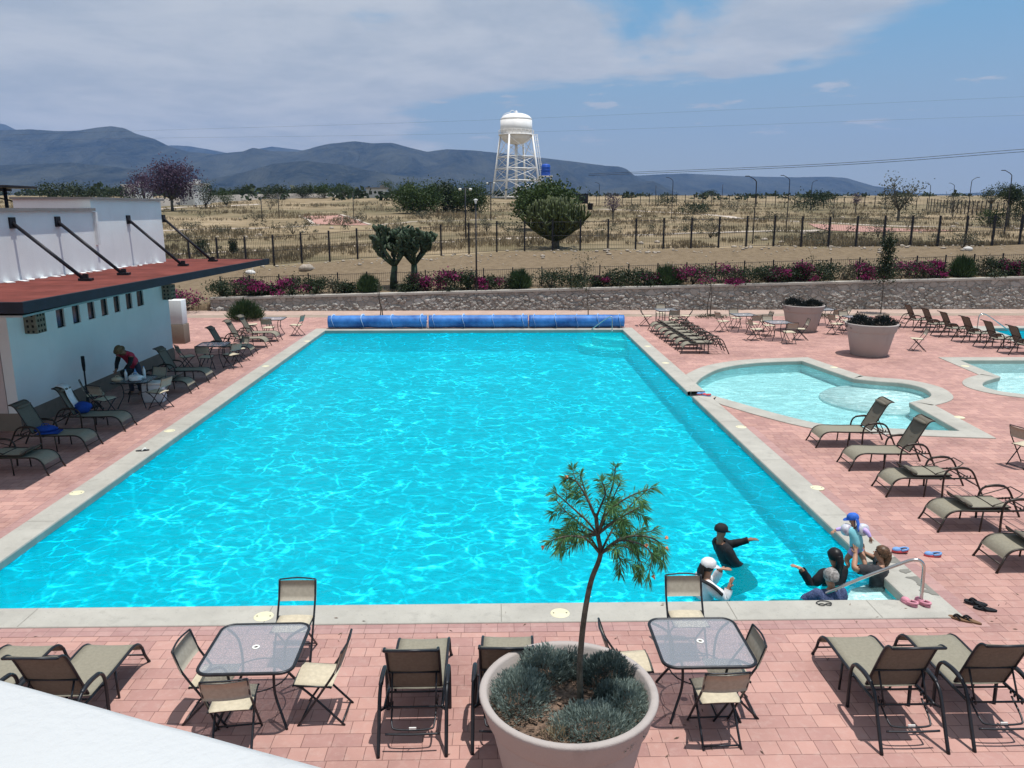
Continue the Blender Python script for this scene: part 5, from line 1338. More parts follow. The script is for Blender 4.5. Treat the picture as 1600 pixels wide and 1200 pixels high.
bottle(-9.90, 20.62, 0.30, 'clear_plastic', "pale water bottle on the laden table, left of the plastic bag")
bottle(-9.78, 20.90, 0.26, 'blue_rubber', "short blue drink bottle on the laden table")
cl = empty("cooler_box", (-9.45, 21.2, 0.0), 0.1, "white lidded cooler box on the ground behind the laden table", "cooler")
m = MB(); m.box((0, 0, 0.25), (0.55, 0.36, 0.5), bev=0.03); m.build("body", M['clear_plastic'], cl); m = MB(); m.box((0, 0, 0.535), (0.58, 0.38, 0.07), bev=0.02); m.build("lid", M['ring'], cl)
m = MB(); m.tube([(-0.3, 0, 0.35), (-0.31, 0, 0.48), (0.31, 0, 0.48), (0.3, 0, 0.35)], 0.012, 6); m.build("handle", M['dark_plastic'], cl)
um = empty("parasol_stand", (-10.95, 20.55, 0), 0, "thin dark post on a round base standing against the wall by the laden table", "post")
m = MB(); m.tube([(0, 0, 0.1), (0, 0, 1.35)], 0.022, 8); m.build("pole", M['dark_steel'], um)
m = MB(); m.lathe([(0.0, 0.0), (0.22, 0.0), (0.22, 0.05), (0.05, 0.12), (0.03, 0.28), (0, 0.28)], 18); m.build("base", M['dark_plastic'], um)
m = MB(); m.tube([(0, 0, 1.0), (0, 0, 1.15), (0, 0, 1.40)], [0.03, 0.045, 0.045], 9); m.build("socket", M['black_cloth'], um)

def fallen_leaves():
    g = np.random.default_rng(31); mb = MB(); pts = []
    for i in range(150):
        if i < 70: a = g.uniform(0, 6.28); r = 0.95 + abs(g.normal()) * 0.9; p = (POT.x + r * math.cos(a), POT.y + r * math.sin(a) * 0.9 + 0.3)
        else: p = (g.uniform(-7.8, 7.0), g.uniform(8.2, 9.55)) if i < 110 else (g.uniform(6.1, 12), g.uniform(9, 20))
        z = 0.028 if (PY0 - CW < p[1] < PY0 and p[0] < PX1 + CW) else 0.008
        pts.append((p[0], p[1], z))
    d = g.normal(size=(len(pts), 3)) * np.array([1, 1, 0.06]); mb.leaves(np.array(pts), 0.02, 0.055, 0.26, 0, d, g)
    o = mb.build("fallen_leaves", M['soil']); o['kind'] = 'stuff'; o['label'] = "small dry leaves scattered on the pavers"
fallen_leaves()
# =================================================================== VEGETATION
def sphere_dirs(n, g):
    a = g.normal(size=(n, 3)); return a / np.linalg.norm(a, axis=1)[:, None]
def bush(name, c, w, h, kind, label, cat, group, seed, n=700, leaf=0.09):
    """shrub of many small leaves on a few stems; kind: 'green', 'bougain', 'grass', 'sparse'"""
    g = np.random.default_rng(seed); root = empty(name, c, g.uniform(0, 6), label, cat, group)
    st = MB(); tips = []
    for i in range(9 if kind != 'grass' else 3):
        a = g.uniform(0, 2 * math.pi); r = w * 0.42 * math.sqrt(g.random()); e = Vector((r * math.cos(a), r * math.sin(a), h * g.uniform(0.55, 0.95)))
        st.tube([(0, 0, -0.05), e * 0.5 + Vector((0, 0, h * 0.1)), e], [0.022, 0.014, 0.006], 5); tips.append(e)
    st.build("stem", M['bark'], root)
    lf = MB()
    if kind == 'grass':
        k = int(n * 2.2); a = sphere_dirs(k, g); a[:, 2] = np.abs(a[:, 2])
        lump = np.array([1 + 0.25 * mnoise.noise(Vector((v[0] * 2.5, v[1] * 2.5, v[2] * 2.5 + seed))) for v in a])
        pos = a * (g.uniform(0.35, 0.86, k) * lump)[:, None] * np.array([w * 0.48, w * 0.48, h * 0.78])
        lf.leaves(pos, 0.35, h * 0.34, 0.07, 0, a * 0.55 + np.array([0, 0, 0.9]), g)
    else:
        cl = [t for t in tips] + [Vector((g.uniform(-.45, .45) * w, g.uniform(-.45, .45) * w, g.uniform(0.15, 0.8) * h)) for _ in range(10)]
        pos = []; k = n if kind != 'sparse' else n // 3
        for i in range(k):
            b = cl[g.integers(len(cl))]; v = g.normal(size=3) * (0.15 * w, 0.15 * w, 0.15 * h)
            p = np.array(b) + v; p[2] = max(0.02, p[2]); pos.append(p)
        pos = np.array(pos); lf.leaves(pos, 1.0, leaf, 0.6, 0, None, g)
    lf.build("foliage", M['fountain'] if kind == 'grass' else M['shrub'] if kind != 'sparse' else M['shrub_grey'], root)
    if kind == 'bougain':
        fb = MB(); cl2 = [cl[g.integers(len(cl))] for _ in range(9)]; pos = []
        for i in range(int(n * 0.5)):
            b = cl2[g.integers(len(cl2))]; p = np.array(b) * (1.0, 1.0, 1.0) + g.normal(size=3) * (0.12 * w, 0.12 * w, 0.11 * h) + (0, -0.06, 0.05)
            p[2] = max(0.05, p[2]); pos.append(p)
        fb.leaves(np.array(pos), 1.0, leaf * 1.05, 0.75, 0, None, g); fb.build("blossom", M['bougain'], root)
    return root
def tree(name, c, h, cw, ch, m, label, cat, group, seed, n=2500, leaf=0.3, trunk_r=0.12, clumps=16, flat=0.8, lean=0.0):
    g = np.random.default_rng(seed); root = empty(name, c, 0, label, cat, group)
    cz = h - ch * 0.5; tk = MB(); cen = []
    for i in range(clumps):
        v = sphere_dirs(1, g)[0] * (g.uniform(0.45, 0.95)); cen.append(Vector((v[0] * cw * 0.5, v[1] * cw * 0.5, cz + v[2] * ch * 0.42)))
    fk = Vector((lean * 0.4, 0, max(0.3, (h - ch) * 0.9)))
    tk.tube([(0, 0, -0.3), (lean * 0.15, 0, fk.z * 0.5), fk], [trunk_r * 1.2, trunk_r, trunk_r * 0.85], 8)
    for cc in cen[:10]: tk.tube([fk, fk.lerp(cc, 0.5) + Vector((0, 0, -0.05 * ch)), cc], [trunk_r * 0.6, trunk_r * 0.35, trunk_r * 0.1], 5)
    tk.build("trunk", M['bark'], root)
    pos = []
    r0 = min(cw, ch * 1.2) * 0.155; n = int(n * 2.2)
    for i in range(n):
        b = cen[g.integers(len(cen))]; v = g.normal(size=3) * r0 * np.array([1, 1, flat]); pos.append(np.array(b) + v)
    lf = MB(); lf.leaves(np.array(pos), 1.0, leaf, 0.65, 0, None, g); lf.build("crown", M[m], root)
    return root
GB = "shrubs in the flower bed on the stone wall"
bed = [(348, 46, 0.85, 'green', "dark green bed shrub at the left end of the low fence"), (378, 54, 0.95, 'bougain', "mixed pink and green bougainvillea third from the left fence end"), (402, 40, 0.7, 'bougain', "low purple bougainvillea beside the left sapling"),
       (424, 22, 0.55, 'green', "small round green bed shrub left of the sparse pink bougainvillea"), (456, 50, 0.95, 'bougain', "loose pink bougainvillea in the left part of the bed"), (493, 38, 0.95, 'green', "dark rounded bed shrub right of the loose pink bougainvillea"),
       (522, 30, 0.9, 'sparse', "thin pale bed plant left of the fluffy bush by the nopal tree"), (542, 30, 0.55, 'green', "low green bed shrub beside the thin pale plant"), (576, 36, 1.25, 'grass', "fluffy tall green bush left of the nopal trees"),
       (640, 30, 0.45, 'green', "low dark shrub at the foot of the nopal trunks"), (654, 34, 0.95, 'bougain', "magenta bougainvillea under the right nopal tree"), (702, 42, 1.05, 'bougain', "dark purple bougainvillea left of the tall near lamp post"),
       (730, 30, 1.0, 'green', "dark green bed shrub just left of the tall near lamp post"), (764, 36, 0.75, 'bougain', "low violet bougainvillea just right of the tall near lamp post"), (790, 30, 0.8, 'sparse', "thin bed plant right of the low violet bougainvillea"),
       (812, 34, 1.35, 'grass', "fluffy tall green bush in the middle of the bed, below the big cactus"), (860, 56, 0.98, 'green', "wide dark green bed shrub below the big cactus"), (905, 50, 0.75, 'green', "green base shrub of the tall pale bed sapling"), (938, 26, 0.55, 'bougain', "small purple bougainvillea right of the tall pale sapling"),
       (962, 40, 0.95, 'green', "green bed shrub, left of a pair before the right fluffy bush"), (993, 44, 0.95, 'green', "green bed shrub, right of a pair before the right fluffy bush"), (1020, 34, 0.65, 'bougain', "dark purple bougainvillea at the foot of the right fluffy bush"),
       (1043, 46, 1.35, 'grass', "fluffy tall green bush left of the bright magenta bougainvilleas"), (1082, 58, 1.05, 'bougain', "wide violet bougainvillea, left of the bright pair"), (1124, 58, 1.02, 'bougain', "wide crimson bougainvillea, right of the bright pair"),
       (1168, 54, 0.98, 'green', "dark green bed shrub right of the bright bougainvilleas"), (1205, 46, 0.9, 'bougain', "bougainvillea left of the thin sapling near the farther pot"), (1234, 34, 0.85, 'green', "green bed shrub beside the thin sapling near the farther pot"), (1258, 36, 1.0, 'bougain', "bright bougainvillea above the farther tall pot"),
       (1287, 44, 1.0, 'green', "green bed shrub right of the farther tall pot"), (1318, 34, 0.95, 'sparse', "thin pale bed plant left of the slender deck tree"), (1350, 50, 1.0, 'bougain', "bougainvillea just left of the slender deck tree"), (1410, 60, 1.0, 'bougain', "bougainvillea just right of the slender deck tree"),
       (1441, 26, 0.95, 'sparse', "greyish bed plant right of the slender deck tree"), (1464, 26, 1.0, 'bougain', "dark red bougainvillea left of the far right fluffy bush"), (1500, 36, 1.45, 'grass', "fluffy tall green bush toward the right end of the bed"), (1528, 30, 0.7, 'sparse', "thin bed plant right of the far right fluffy bush"),
       (1549, 40, 1.05, 'green', "dark rounded bed shrub near the right edge"), (1572, 26, 0.8, 'bougain', "reddish bougainvillea near the right edge"), (1597, 44, 0.95, 'green', "dark bed shrub cut by the right edge")]
for i, (px, wpx, h, kind, lab) in enumerate(bed):
    x = Q(px, 450, 41.75).x; w = wpx / 28.5; h *= 0.88
    bush({'bougain': "bougainvillea", 'grass': "fountain_bush"}.get(kind, "shrub"), (x, 41.72, wall_top(x) + 0.06), w, h, kind, lab, "bougainvillea" if kind == 'bougain' else "shrub", GB, 100 + i, 1500, 0.10)
bp = MB(); vs = []; fs = []
for i in range(81):
    x = -14.7 + 48.5 * i / 80
    for j, y in enumerate((41.36, 41.7, 42.1, 42.5)): vs.append((x, y, wall_top(x) + 0.05 + 0.04 * mnoise.noise((x * 2, y * 3, 0))))
fs = [(i * 4 + j, (i + 1) * 4 + j, (i + 1) * 4 + j + 1, i * 4 + j + 1) for i in range(80) for j in range(3)]
bp.add(vs, fs, 0, True); struct(bp.build("flower_bed", M['soil']))
p = P(285, 489); bush("bougainvillea", (p.x, 40.2, 0.0), 2.0, 1.1, 'bougain', "bougainvillea growing at ground level left of the stone wall end", "bougainvillea", None, 301, 900, 0.10)
p = P(258, 489); bush("bougainvillea", (p.x, 40.0, 0.0), 1.6, 0.9, 'bougain', "low bougainvillea partly hidden by the planter wall end", "bougainvillea", None, 302, 500, 0.10)
bush("fountain_bush", (-12.0, 37.5, 0.0), 1.75, 1.1, 'grass', "round green fountain bush on the deck behind the far left table", "bush", None, 303, 1300, 0.1)
bush("sapling", (Q(912, 440, 41.9).x, 41.9, wall_top(4) + 0.05), 1.3, 1.75, 'sparse', "tall pale leafy sapling standing in the middle of the bed", "sapling", None, 304, 1000, 0.09)
bush("sapling", (Q(385, 445, 41.9).x, 42.6, wall_top(-12) + 0.05), 1.3, 1.5, 'sparse', "tall thin grey sapling at the left end of the low fence", "sapling", None, 305, 500, 0.08)
def sapling(px, row_base, h, label, leaf_h, seed, cw=0.5, n=260, twin=False):
    p = P(px, row_base); g = np.random.default_rng(seed); root = empty("young_tree", (p.x, p.y, 0), 0, label, "tree"); m = MB(); path = []
    for k in range(2 if twin else 1):
        pts = [Vector((0.12 * k, 0, -0.02))] + [Vector((0.15 * k * (1 - t) + 0.06 * math.sin(t * 5 + seed + k), 0.04 * math.cos(t * 4 + k), h * t)) for t in (0.25, 0.5, 0.75, 1.0)]
        m.tube(spline(pts, 4), [0.030 - 0.0012 * i for i in range(17)], 6); path = pts
        for q in (2, 3, 4):
            d = Vector((g.uniform(-.35, .35), g.uniform(-.3, .3), g.uniform(.2, .5))); m.tube([pts[q], pts[q] + d], [0.010, 0.004], 4)
    m.build("trunk", M['bark'], root)
    if n:
        pos = np.stack([g.normal(size=n) * cw * 0.32, g.normal(size=n) * cw * 0.32, g.uniform(h - leaf_h, h + leaf_h * 0.15, n)], 1)
        l = MB(); l.leaves(pos, 1, 0.10, 0.5, 0, None, g); l.build("foliage", M['shrub'], root)
    return root
sapling(594, 495, 1.6, "bare twisted young tree behind the left blue pool cover", 0.3, 1, 0.5, 30, True)
sapling(919, 493, 1.45, "bare thin young tree behind the right blue pool cover", 0.3, 2, 0.4, 14)
sapling(1106, 494, 2.0, "thin two stemmed young tree on the gravel by the folded loungers", 0.5, 4, 0.5, 60, True)
mound("ground_cover_patch", (P(1106, 497).x + 0.2, P(1106, 497).y, -0.02), (0.85, 0.4, 0.22), 500, 0.1, M['shrub'], "low dark green patch at the foot of the two stemmed young tree", "plant", None, 77)
mound("ground_cover_patch", (P(1288, 497).x, P(1288, 497).y, -0.02), (0.7, 0.4, 0.25), 400, 0.1, M['shrub'], "low dark green patch just right of the farther tall pot", "plant", None, 78)
sl = sapling(1376, 490, 3.9, "tall slender leafy deck tree behind the nearer tall pot", 0.0, 8, 0.4, 0)
g = np.random.default_rng(9); l = MB()
for (z, r, hh, n) in ((2.1, 0.42, 0.42, 1300), (2.7, 0.26, 0.3, 500), (3.4, 0.27, 0.5, 1000)): l.leaves(g.normal(size=(n, 3)) * (r * .62, r * .62, hh * .6) + np.array([0.05, 0, z]), 1, 0.11, 0.5, 0, None, g)
l.build("foliage", M['shrub'], sl)
sapling(1262, 478, 2.7, "thin bare young tree behind the farther tall pot", 0.5, 11, 0.5, 50)

# big candelabra cactus
def candelabra():
    c = T(868, 388); c.y = 58.0; c.x = Q(868, 388, 58).x; c.z = terrain(c.x, c.y)
    root = empty("candelabra_cactus", c, 0, "huge candelabra cactus with a short trunk beyond the tall fence", "cactus"); g = np.random.default_rng(21)
    t = MB(); t.tube([(0, 0, -0.2), (0.02, 0, 0.35), (0, 0, 0.9)], [0.34, 0.26, 0.30], 12); t.build("trunk", M['bark'], root)
    m = MB(); H = 3.75; Rr = 3.2
    for i in range(17):
        a = 2 * math.pi * i / 17 + g.uniform(-.15, .15); ro = Rr * (0.35 + 0.6 * ((i * 7) % 17) / 17)
        d = Vector((math.cos(a), math.sin(a), 0)); s = Vector((0, 0, 0.6)); e1 = d * ro * 0.62 + Vector((0, 0, 0.95 + 0.35 * (1 - ro / Rr) + 0.25))
        e2 = d * ro + Vector((0, 0, e1.z + 0.75))
        m.tube(spline([s, s.lerp(e1, 0.5) + Vector((0, 0, -0.10)), e1, e2], 4), [0.15 - 0.005 * k for k in range(13)], 7)
        for k in range(13):
            t_ = g.uniform(0.3, 1.0); b0 = s.lerp(e1, min(1, t_ * 1.5)) if t_ < 0.66 else e1.lerp(e2, (t_ - 0.66) * 3)
            o = Vector((g.normal(), g.normal(), 0)) * 0.38 + d * 0.2; rad = (Vector((b0.x, b0.y, 0)) + o).length
            top = 0.95 + (H - 0.95) * math.sqrt(max(0.05, 1 - (min(rad, Rr * 0.99) / (Rr * 1.02)) ** 2)) * g.uniform(0.82, 1.04)
            top = max(b0.z + 0.5, top); e = Vector((b0.x, b0.y, 0)) + o
            p2 = Vector((e.x, e.y, b0.z + 0.35)); p3 = Vector((e.x * 1.03, e.y * 1.03, top))
            m.tube(spline([b0, p2, p2.lerp(p3, 0.5) + Vector((g.normal() * .05, g.normal() * .05, 0)), p3], 3), [0.085, 0.085, 0.08, 0.08, 0.08, 0.078, 0.078, 0.075, 0.07, 0.035], 6)
    m.build("arms", M['cactus'], root)
candelabra()
def nopal(px, row, y, h, w, label, seed, lean):
    x = Q(px, row, y).x; z = terrain(x, y); root = empty("nopal_tree", (x, y, z), 0, label, "cactus", "nopal cactus trees behind the low fence"); g = np.random.default_rng(seed)
    t = MB(); fk = Vector((lean, 0, h * 0.36))
    t.tube([(0, 0, -0.2), (lean * 0.3, 0, h * 0.18), fk], [0.24, 0.19, 0.16], 10)
    ends = []
    for i in range(6):
        a = 2 * math.pi * i / 6 + g.uniform(-.4, .4); e = Vector((lean + math.cos(a) * w * 0.26, math.sin(a) * w * 0.26, h * g.uniform(0.5, 0.66))); t.tube([fk, fk.lerp(e, 0.5), e], [0.12, 0.10, 0.07], 7); ends.append(e)
    t.build("trunk", M['nopal'], root)
    m = MB(); front = [(e, 0) for e in ends for _ in range(2)] + [(fk.lerp(e, 0.6), 1) for e in ends]; cnt = 0
    while front and cnt < 430:
        b, lv = front.pop(0); L_ = g.uniform(0.24, 0.36)
        out = Vector((b.x - lean, b.y, 0)) * (1.0 / max(0.2, w * 0.5)); d = (Vector((g.normal() * .55, g.normal() * .55, 0.75)) + out * 0.35).normalized()
        c = b + d * L_ * 0.5
        if c.z > h or (Vector((c.x - lean, c.y, 0)).length > w * 0.55): continue
        q = d.to_track_quat('Z', 'Y').to_matrix() @ Matrix.Rotation(g.uniform(0, 6.28), 3, 'Z')
        m.ball(c, (L_ * 0.36, 0.045, L_ * 0.52), 8, 6, 0, q); cnt += 1
        if lv < 8:
            for _ in range(2 if lv < 5 else 1): front.append((b + d * L_ * 0.95, lv + 1))
    m.build("pads", M['nopal'], root)
nopal(615, 455, 42.9, 3.4, 2.7, "larger left nopal cactus tree rising behind the low fence", 5, 0.1)
nopal(648, 450, 43.3, 3.3, 2.3, "smaller right nopal cactus tree rising behind the low fence", 6, 0.0)

# field trees
GT = "trees across the dry field"
def field_tree(px, row_base, row_top, wpx, y, m, label, seed, n=2200, leaf=None, name="mesquite_tree", cfrac=0.8, **k):
    b = Q(px, row_base, y); z = terrain(b.x, y); t = Q(px, row_top, y).z; h = max(0.8, t - z); w = wpx / FPX * y * 1.0
    return tree(name, (b.x, y, z), h, w, h * cfrac, m, label, "tree", GT, seed, n, leaf or max(0.16, w * 0.045), max(0.05, h * 0.03), **k)
field_tree(850, 330, 287, 92, 84, 'mesquite', "broad bright green tree right behind the huge candelabra cactus", 401, 5200, clumps=26, flat=0.7)
field_tree(654, 325, 284, 60, 118, 'mesquite', "round green mesquite tree left of the water tower, largest of three", 402, 3600, clumps=30, cfrac=0.97)
field_tree(696, 322, 289, 64, 126, 'dark_tree', "dull green tree between the two mesquite trees left of the tower", 403, 2800, clumps=26, cfrac=0.98)
field_tree(738, 321, 285, 48, 122, 'mesquite', "green mesquite tree just left of the water tower legs", 404, 3000, clumps=26, cfrac=0.97)
field_tree(268, 312, 252, 62, 128, 'jacaranda', "purple flowering jacaranda tree above the bath house roof", 405, 2400, name="jacaranda_tree", cfrac=0.75, clumps=22, leaf=0.32)
field_tree(226, 312, 268, 44, 134, 'jacaranda', "smaller bare purplish tree left of the jacaranda", 406, 800, name="jacaranda_tree", cfrac=0.8, leaf=0.28)
for i, (px, rb, rt, w, y, m, lab) in enumerate([(320, 304, 284, 40, 140, 'dark_tree', "dark round tree beside the white house"), (352, 304, 289, 26, 145, 'mesquite', "small green tree right of the dark round tree by the house"),
        (130, 312, 288, 60, 150, 'dark_tree', "dark tree row above the near bath house roof"), (185, 312, 290, 46, 150, 'dark_tree', "dark tree left of the small purplish tree"), (90, 310, 284, 60, 160, 'dark_tree', "hazy dark tree above the left bath house parapet"),
        (428, 303, 288, 46, 185, 'dark_tree', "small dark tree on the horizon above the gravel bank"), (472, 303, 288, 40, 190, 'dark_tree', "dark horizon tree left of the pair over the pink court"), (507, 303, 286, 44, 190, 'mesquite', "green horizon tree over the pink court"), (538, 303, 288, 34, 192, 'mesquite', "green horizon tree right of the one over the pink court"),
        (604, 300, 283, 36, 200, 'mesquite', "green horizon tree behind the beige house"), (625, 304, 288, 26, 170, 'dark_tree', "dark horizon tree right of the beige house"), (380, 303, 287, 40, 190, 'dark_tree', "brownish horizon tree left of the gravel bank trees")]):
    field_tree(px, rb, rt, w, y, m, lab, 420 + i, 700, cfrac=0.9)
field_tree(1404, 335, 272, 52, 100, 'shrub_grey', "tall sparse grey tree on the right skyline", 441, 420, leaf=0.26, cfrac=0.75, name="sparse_tree")
field_tree(1575, 345, 286, 36, 84, 'dark_tree', "round headed dark tree behind the right tall lamp", 443, 1400, cfrac=0.42, name="round_tree")
field_tree(1545, 340, 293, 40, 92, 'dark_tree', "loose umbrella shaped tree left of the round headed tree", 444, 300, cfrac=0.35, name="umbrella_tree")
field_tree(1599, 345, 304, 36, 82, 'dark_tree', "dark tree cut by the right edge of the photo", 445, 700, cfrac=0.8)
field_tree(1548, 345, 325, 44, 86, 'mesquite', "low green bush at the foot of the umbrella shaped tree", 446, 600, cfrac=0.95, name="field_bush")
field_tree(1490, 325, 300, 40, 108, 'shrub_grey', "pale sparse tree among the right skyline lamps", 447, 260, cfrac=0.8, name="sparse_tree")
field_tree(958, 330, 297, 26, 100, 'jacaranda', "dark stubby tree right of the candelabra cactus", 448, 300, cfrac=0.7, name="stubby_tree")
field_tree(1338, 316, 298, 14, 118, 'jacaranda', "small reddish tree on the right skyline", 449, 160, cfrac=0.6, name="small_tree")
GF = "scattered bushes across the dry field"
fb = [(1265, 328, 301, 64, 'shrub', "wide dark olive bush on the right of the field"), (1386, 331, 304, 40, 'shrub_grey', "olive bush at the foot of the sparse grey tree"), (422, 328, 306, 30, 'shrub_grey', "round grey bush on the left rise of the field"), (565, 349, 330, 18, 'shrub_grey', "thin grey bush at the corner of the pink court"), (545, 351, 338, 44, 'shrub_grey', "low grey bush across the front of the pink court"), (458, 366, 348, 34, 'shrub_grey', "grey bush left of the pink court"), (318, 400, 377, 26, 'shrub', "green bush behind the tall fence above the canopy"),
      (365, 397, 375, 10, 'shrub', "narrow dark bush behind the tall fence left"), (760, 362, 345, 14, 'shrub_grey', "narrow grey bush left of the candelabra cactus"), (1303, 344, 318, 30, 'shrub_grey', "grey green bush left of the right pale sapling"), (1372, 372, 338, 36, 'shrub_grey', "pale sparse sapling on the pink paving"), (1418, 356, 332, 30, 'shrub_grey', "thin pale bush right of the pale sapling"),
      (1085, 335, 318, 46, 'shrub', "dark bush in the middle right of the field"), (1044, 326, 306, 30, 'shrub', "dark bush before the distant fence, middle right"), (1150, 332, 314, 40, 'shrub_grey', "olive bush left of the first right lamp"), (1110, 372, 340, 44, 'shrub_grey', "grey bush behind the tall fence, middle right"), (1108, 305, 298, 22, 'shrub', "tiny dark bush on the skyline, middle right"),
      (985, 332, 316, 34, 'shrub_grey', "olive bush right of the stubby tree"), (880, 350, 330, 40, 'shrub_grey', "grey bush behind the cactus crown"), (1505, 388, 362, 50, 'shrub_grey', "brown dry bush behind the tall fence, far right"), (660, 342, 330, 30, 'shrub_grey', "low grey bush under the largest mesquite tree"), (700, 350, 338, 24, 'shrub_grey', "low grey bush left of the field lamps"),
      (400, 345, 333, 30, 'shrub_grey', "low olive bush on the left slope"), (300, 358, 346, 36, 'shrub_grey', "low olive bush left on the slope"), (350, 368, 354, 30, 'shrub_grey', "small olive bush left slope centre"), (620, 366, 352, 24, 'shrub_grey', "small grey bush above the nopal trees"), (1215, 345, 330, 30, 'shrub_grey', "olive bush between the two right lamps")]
for i, (px, rb, rt, w, m, lab) in enumerate(fb):
    b = T(px, rb); h = max(0.5, Q(px, rt, b.y).z - b.z); ww = w / FPX * b.y
    r = bush("field_bush", b, ww, h, 'sparse' if m == 'shrub_grey' else 'green', lab, "bush", GF, 500 + i, 1500, max(0.10, ww * 0.045))
# dry grass over the field, loose stones along the bank
def dry_grass():
    g = np.random.default_rng(77); mb = MB(); pos = []; hs = []
    tries = 0
    while len(pos) < 15000 and tries < 60000:
        tries += 1
        y = 54.2 + (g.random() ** 1.7) * 110; u = g.uniform(-1, 1); x = 3 + u * (y * 0.72 + 4)
        k = mnoise.noise((x * 0.09, y * 0.12, 5.0)) + 0.6 * mnoise.noise((x * 0.3, y * 0.4, 2.0))
        if k < 0.10: continue
        pos.append((x, y, terrain(x, y) - 0.02)); hs.append(0.22 + 0.35 * max(0, k) + y * 0.0012)
    pos = np.array(pos); hs = np.array(hs)
    for r in range(3):
        q = pos + np.concatenate([g.normal(size=(len(pos), 2)) * 0.12, np.zeros((len(pos), 1))], 1)
        mb.leaves(q, 0.38, hs, 0.20, 0, np.tile([0, 0, 1.0], (len(pos), 1)), g)
    o = mb.build("dry_grass", M['dry_grass']); o['kind'] = 'stuff'; o['label'] = "dry yellow grass across the field"
    mb = MB(); gg = random.Random(5)
    for i in range(520):
        if i < 380: y = 52.2 + gg.gauss(0, 0.8); x = gg.uniform(-20, 42); s = gg.choice([0.03, 0.04, 0.05, 0.06, 0.07, 0.09, 0.13])
        elif i < 450: y = gg.uniform(43.5, 52); x = gg.uniform(-18, 36); s = gg.uniform(0.03, 0.08)
        else: y = gg.uniform(56, 110); x = gg.uniform(-40, 60); s = gg.uniform(0.1, 0.28)
        mb.ball((x, y, terrain(x, y) + s * 0.25), (s * gg.uniform(0.9, 1.7), s * gg.uniform(0.8, 1.2), s * gg.uniform(0.5, 0.8)), 6, 4, 0, Matrix.Rotation(gg.uniform(0, 6), 3, 'Z'))
        mb.sm[-1] = False
    o = mb.build("loose_stones", M['rock']); o['kind'] = 'stuff'; o['label'] = "loose pale stones along the dirt bank"
dry_grass()
for i, (px, row, s, lab) in enumerate([(392, 428, 0.30, "white boulder on the dirt track near the canopy tip"), (479, 422, 0.42, "grey boulder on the dirt bank left of the nopal trees"), (1512, 391, 0.28, "white boulder at the foot of the tall fence, far right")]):
    p = T(px, row); m = MB(); m.ball((0, 0, s * 0.3), (s * 1.2, s * 0.8, s * 0.6), 9, 6)
    m.v = [tuple(Vector(v) * (1 + 0.25 * mnoise.noise(Vector(v) * 3 + Vector((i * 5, 0, 0))))) for v in m.v]
    tag(m.build("boulder", M['rock'] if i == 1 else M['white_house'], None, p), lab, "boulder")

def distant_scrub():
    g = np.random.default_rng(91); mb = MB(); pos = []; sz = []
    for i in range(900):
        y = 175 + 520 * g.random() ** 1.6; x = g.uniform(-0.75, 0.78) * y; k = mnoise.noise((x * 0.012, y * 0.01, 3.0))
        if k < -0.12 and i % 3: continue
        rt = x > -0.03 * y; w = g.uniform(1.5, 4.5) * (1 + y / 700) * (0.75 if rt else 1); h = w * g.uniform(0.35, 0.7) * (0.5 if rt else 1.0)
        if rt and i % 2: continue
        z = terrain(x, y)
        n = 26; v = sphere_dirs(n, g) * g.uniform(0.5, 1.0, (n, 1)) * np.array([w * 0.5, w * 0.4, h * 0.5]); v[:, 2] += h * 0.45
        pos.append(v + np.array([x, y, z])); sz += [w * 0.28] * n
    mb.leaves(np.concatenate(pos), 1.0, np.array(sz), 0.7, 0, None, g)
    o = mb.build("distant_scrub", M['dark_tree']); o['kind'] = 'stuff'; o['label'] = "far dark scrub at the foot of the hills"
distant_scrub()
def field_scrub():
    g = np.random.default_rng(17); mb = MB(); pos = []; sz = []; n_ = 0
    while n_ < 210:
        y = 56 + 95 * g.random() ** 1.3; x = 3 + g.uniform(-0.75, 0.75) * y; k = mnoise.noise((x * 0.05, y * 0.05, 8.0)) + 0.5 * mnoise.noise((x * 0.2, y * 0.2, 1.0))
        if k < 0.05: continue
        n_ += 1; w = g.uniform(0.5, 1.7); h = w * g.uniform(0.4, 0.9); m_ = 70; z = terrain(x, y)
        v = sphere_dirs(m_, g) * g.uniform(0.35, 1.0, (m_, 1)) * np.array([w * 0.5, w * 0.5, h * 0.5]); v[:, 2] = np.abs(v[:, 2] + h * 0.35)
        pos.append(v + np.array([x, y, z])); sz += [0.10 + 0.05 * w] * m_
    mb.leaves(np.concatenate(pos), 1.0, np.array(sz), 0.55, 0, None, g)
    o = mb.build("low_scrub", M['shrub_grey']); o['kind'] = 'stuff'; o['label'] = "low grey green scrub over the dry field"
field_scrub()

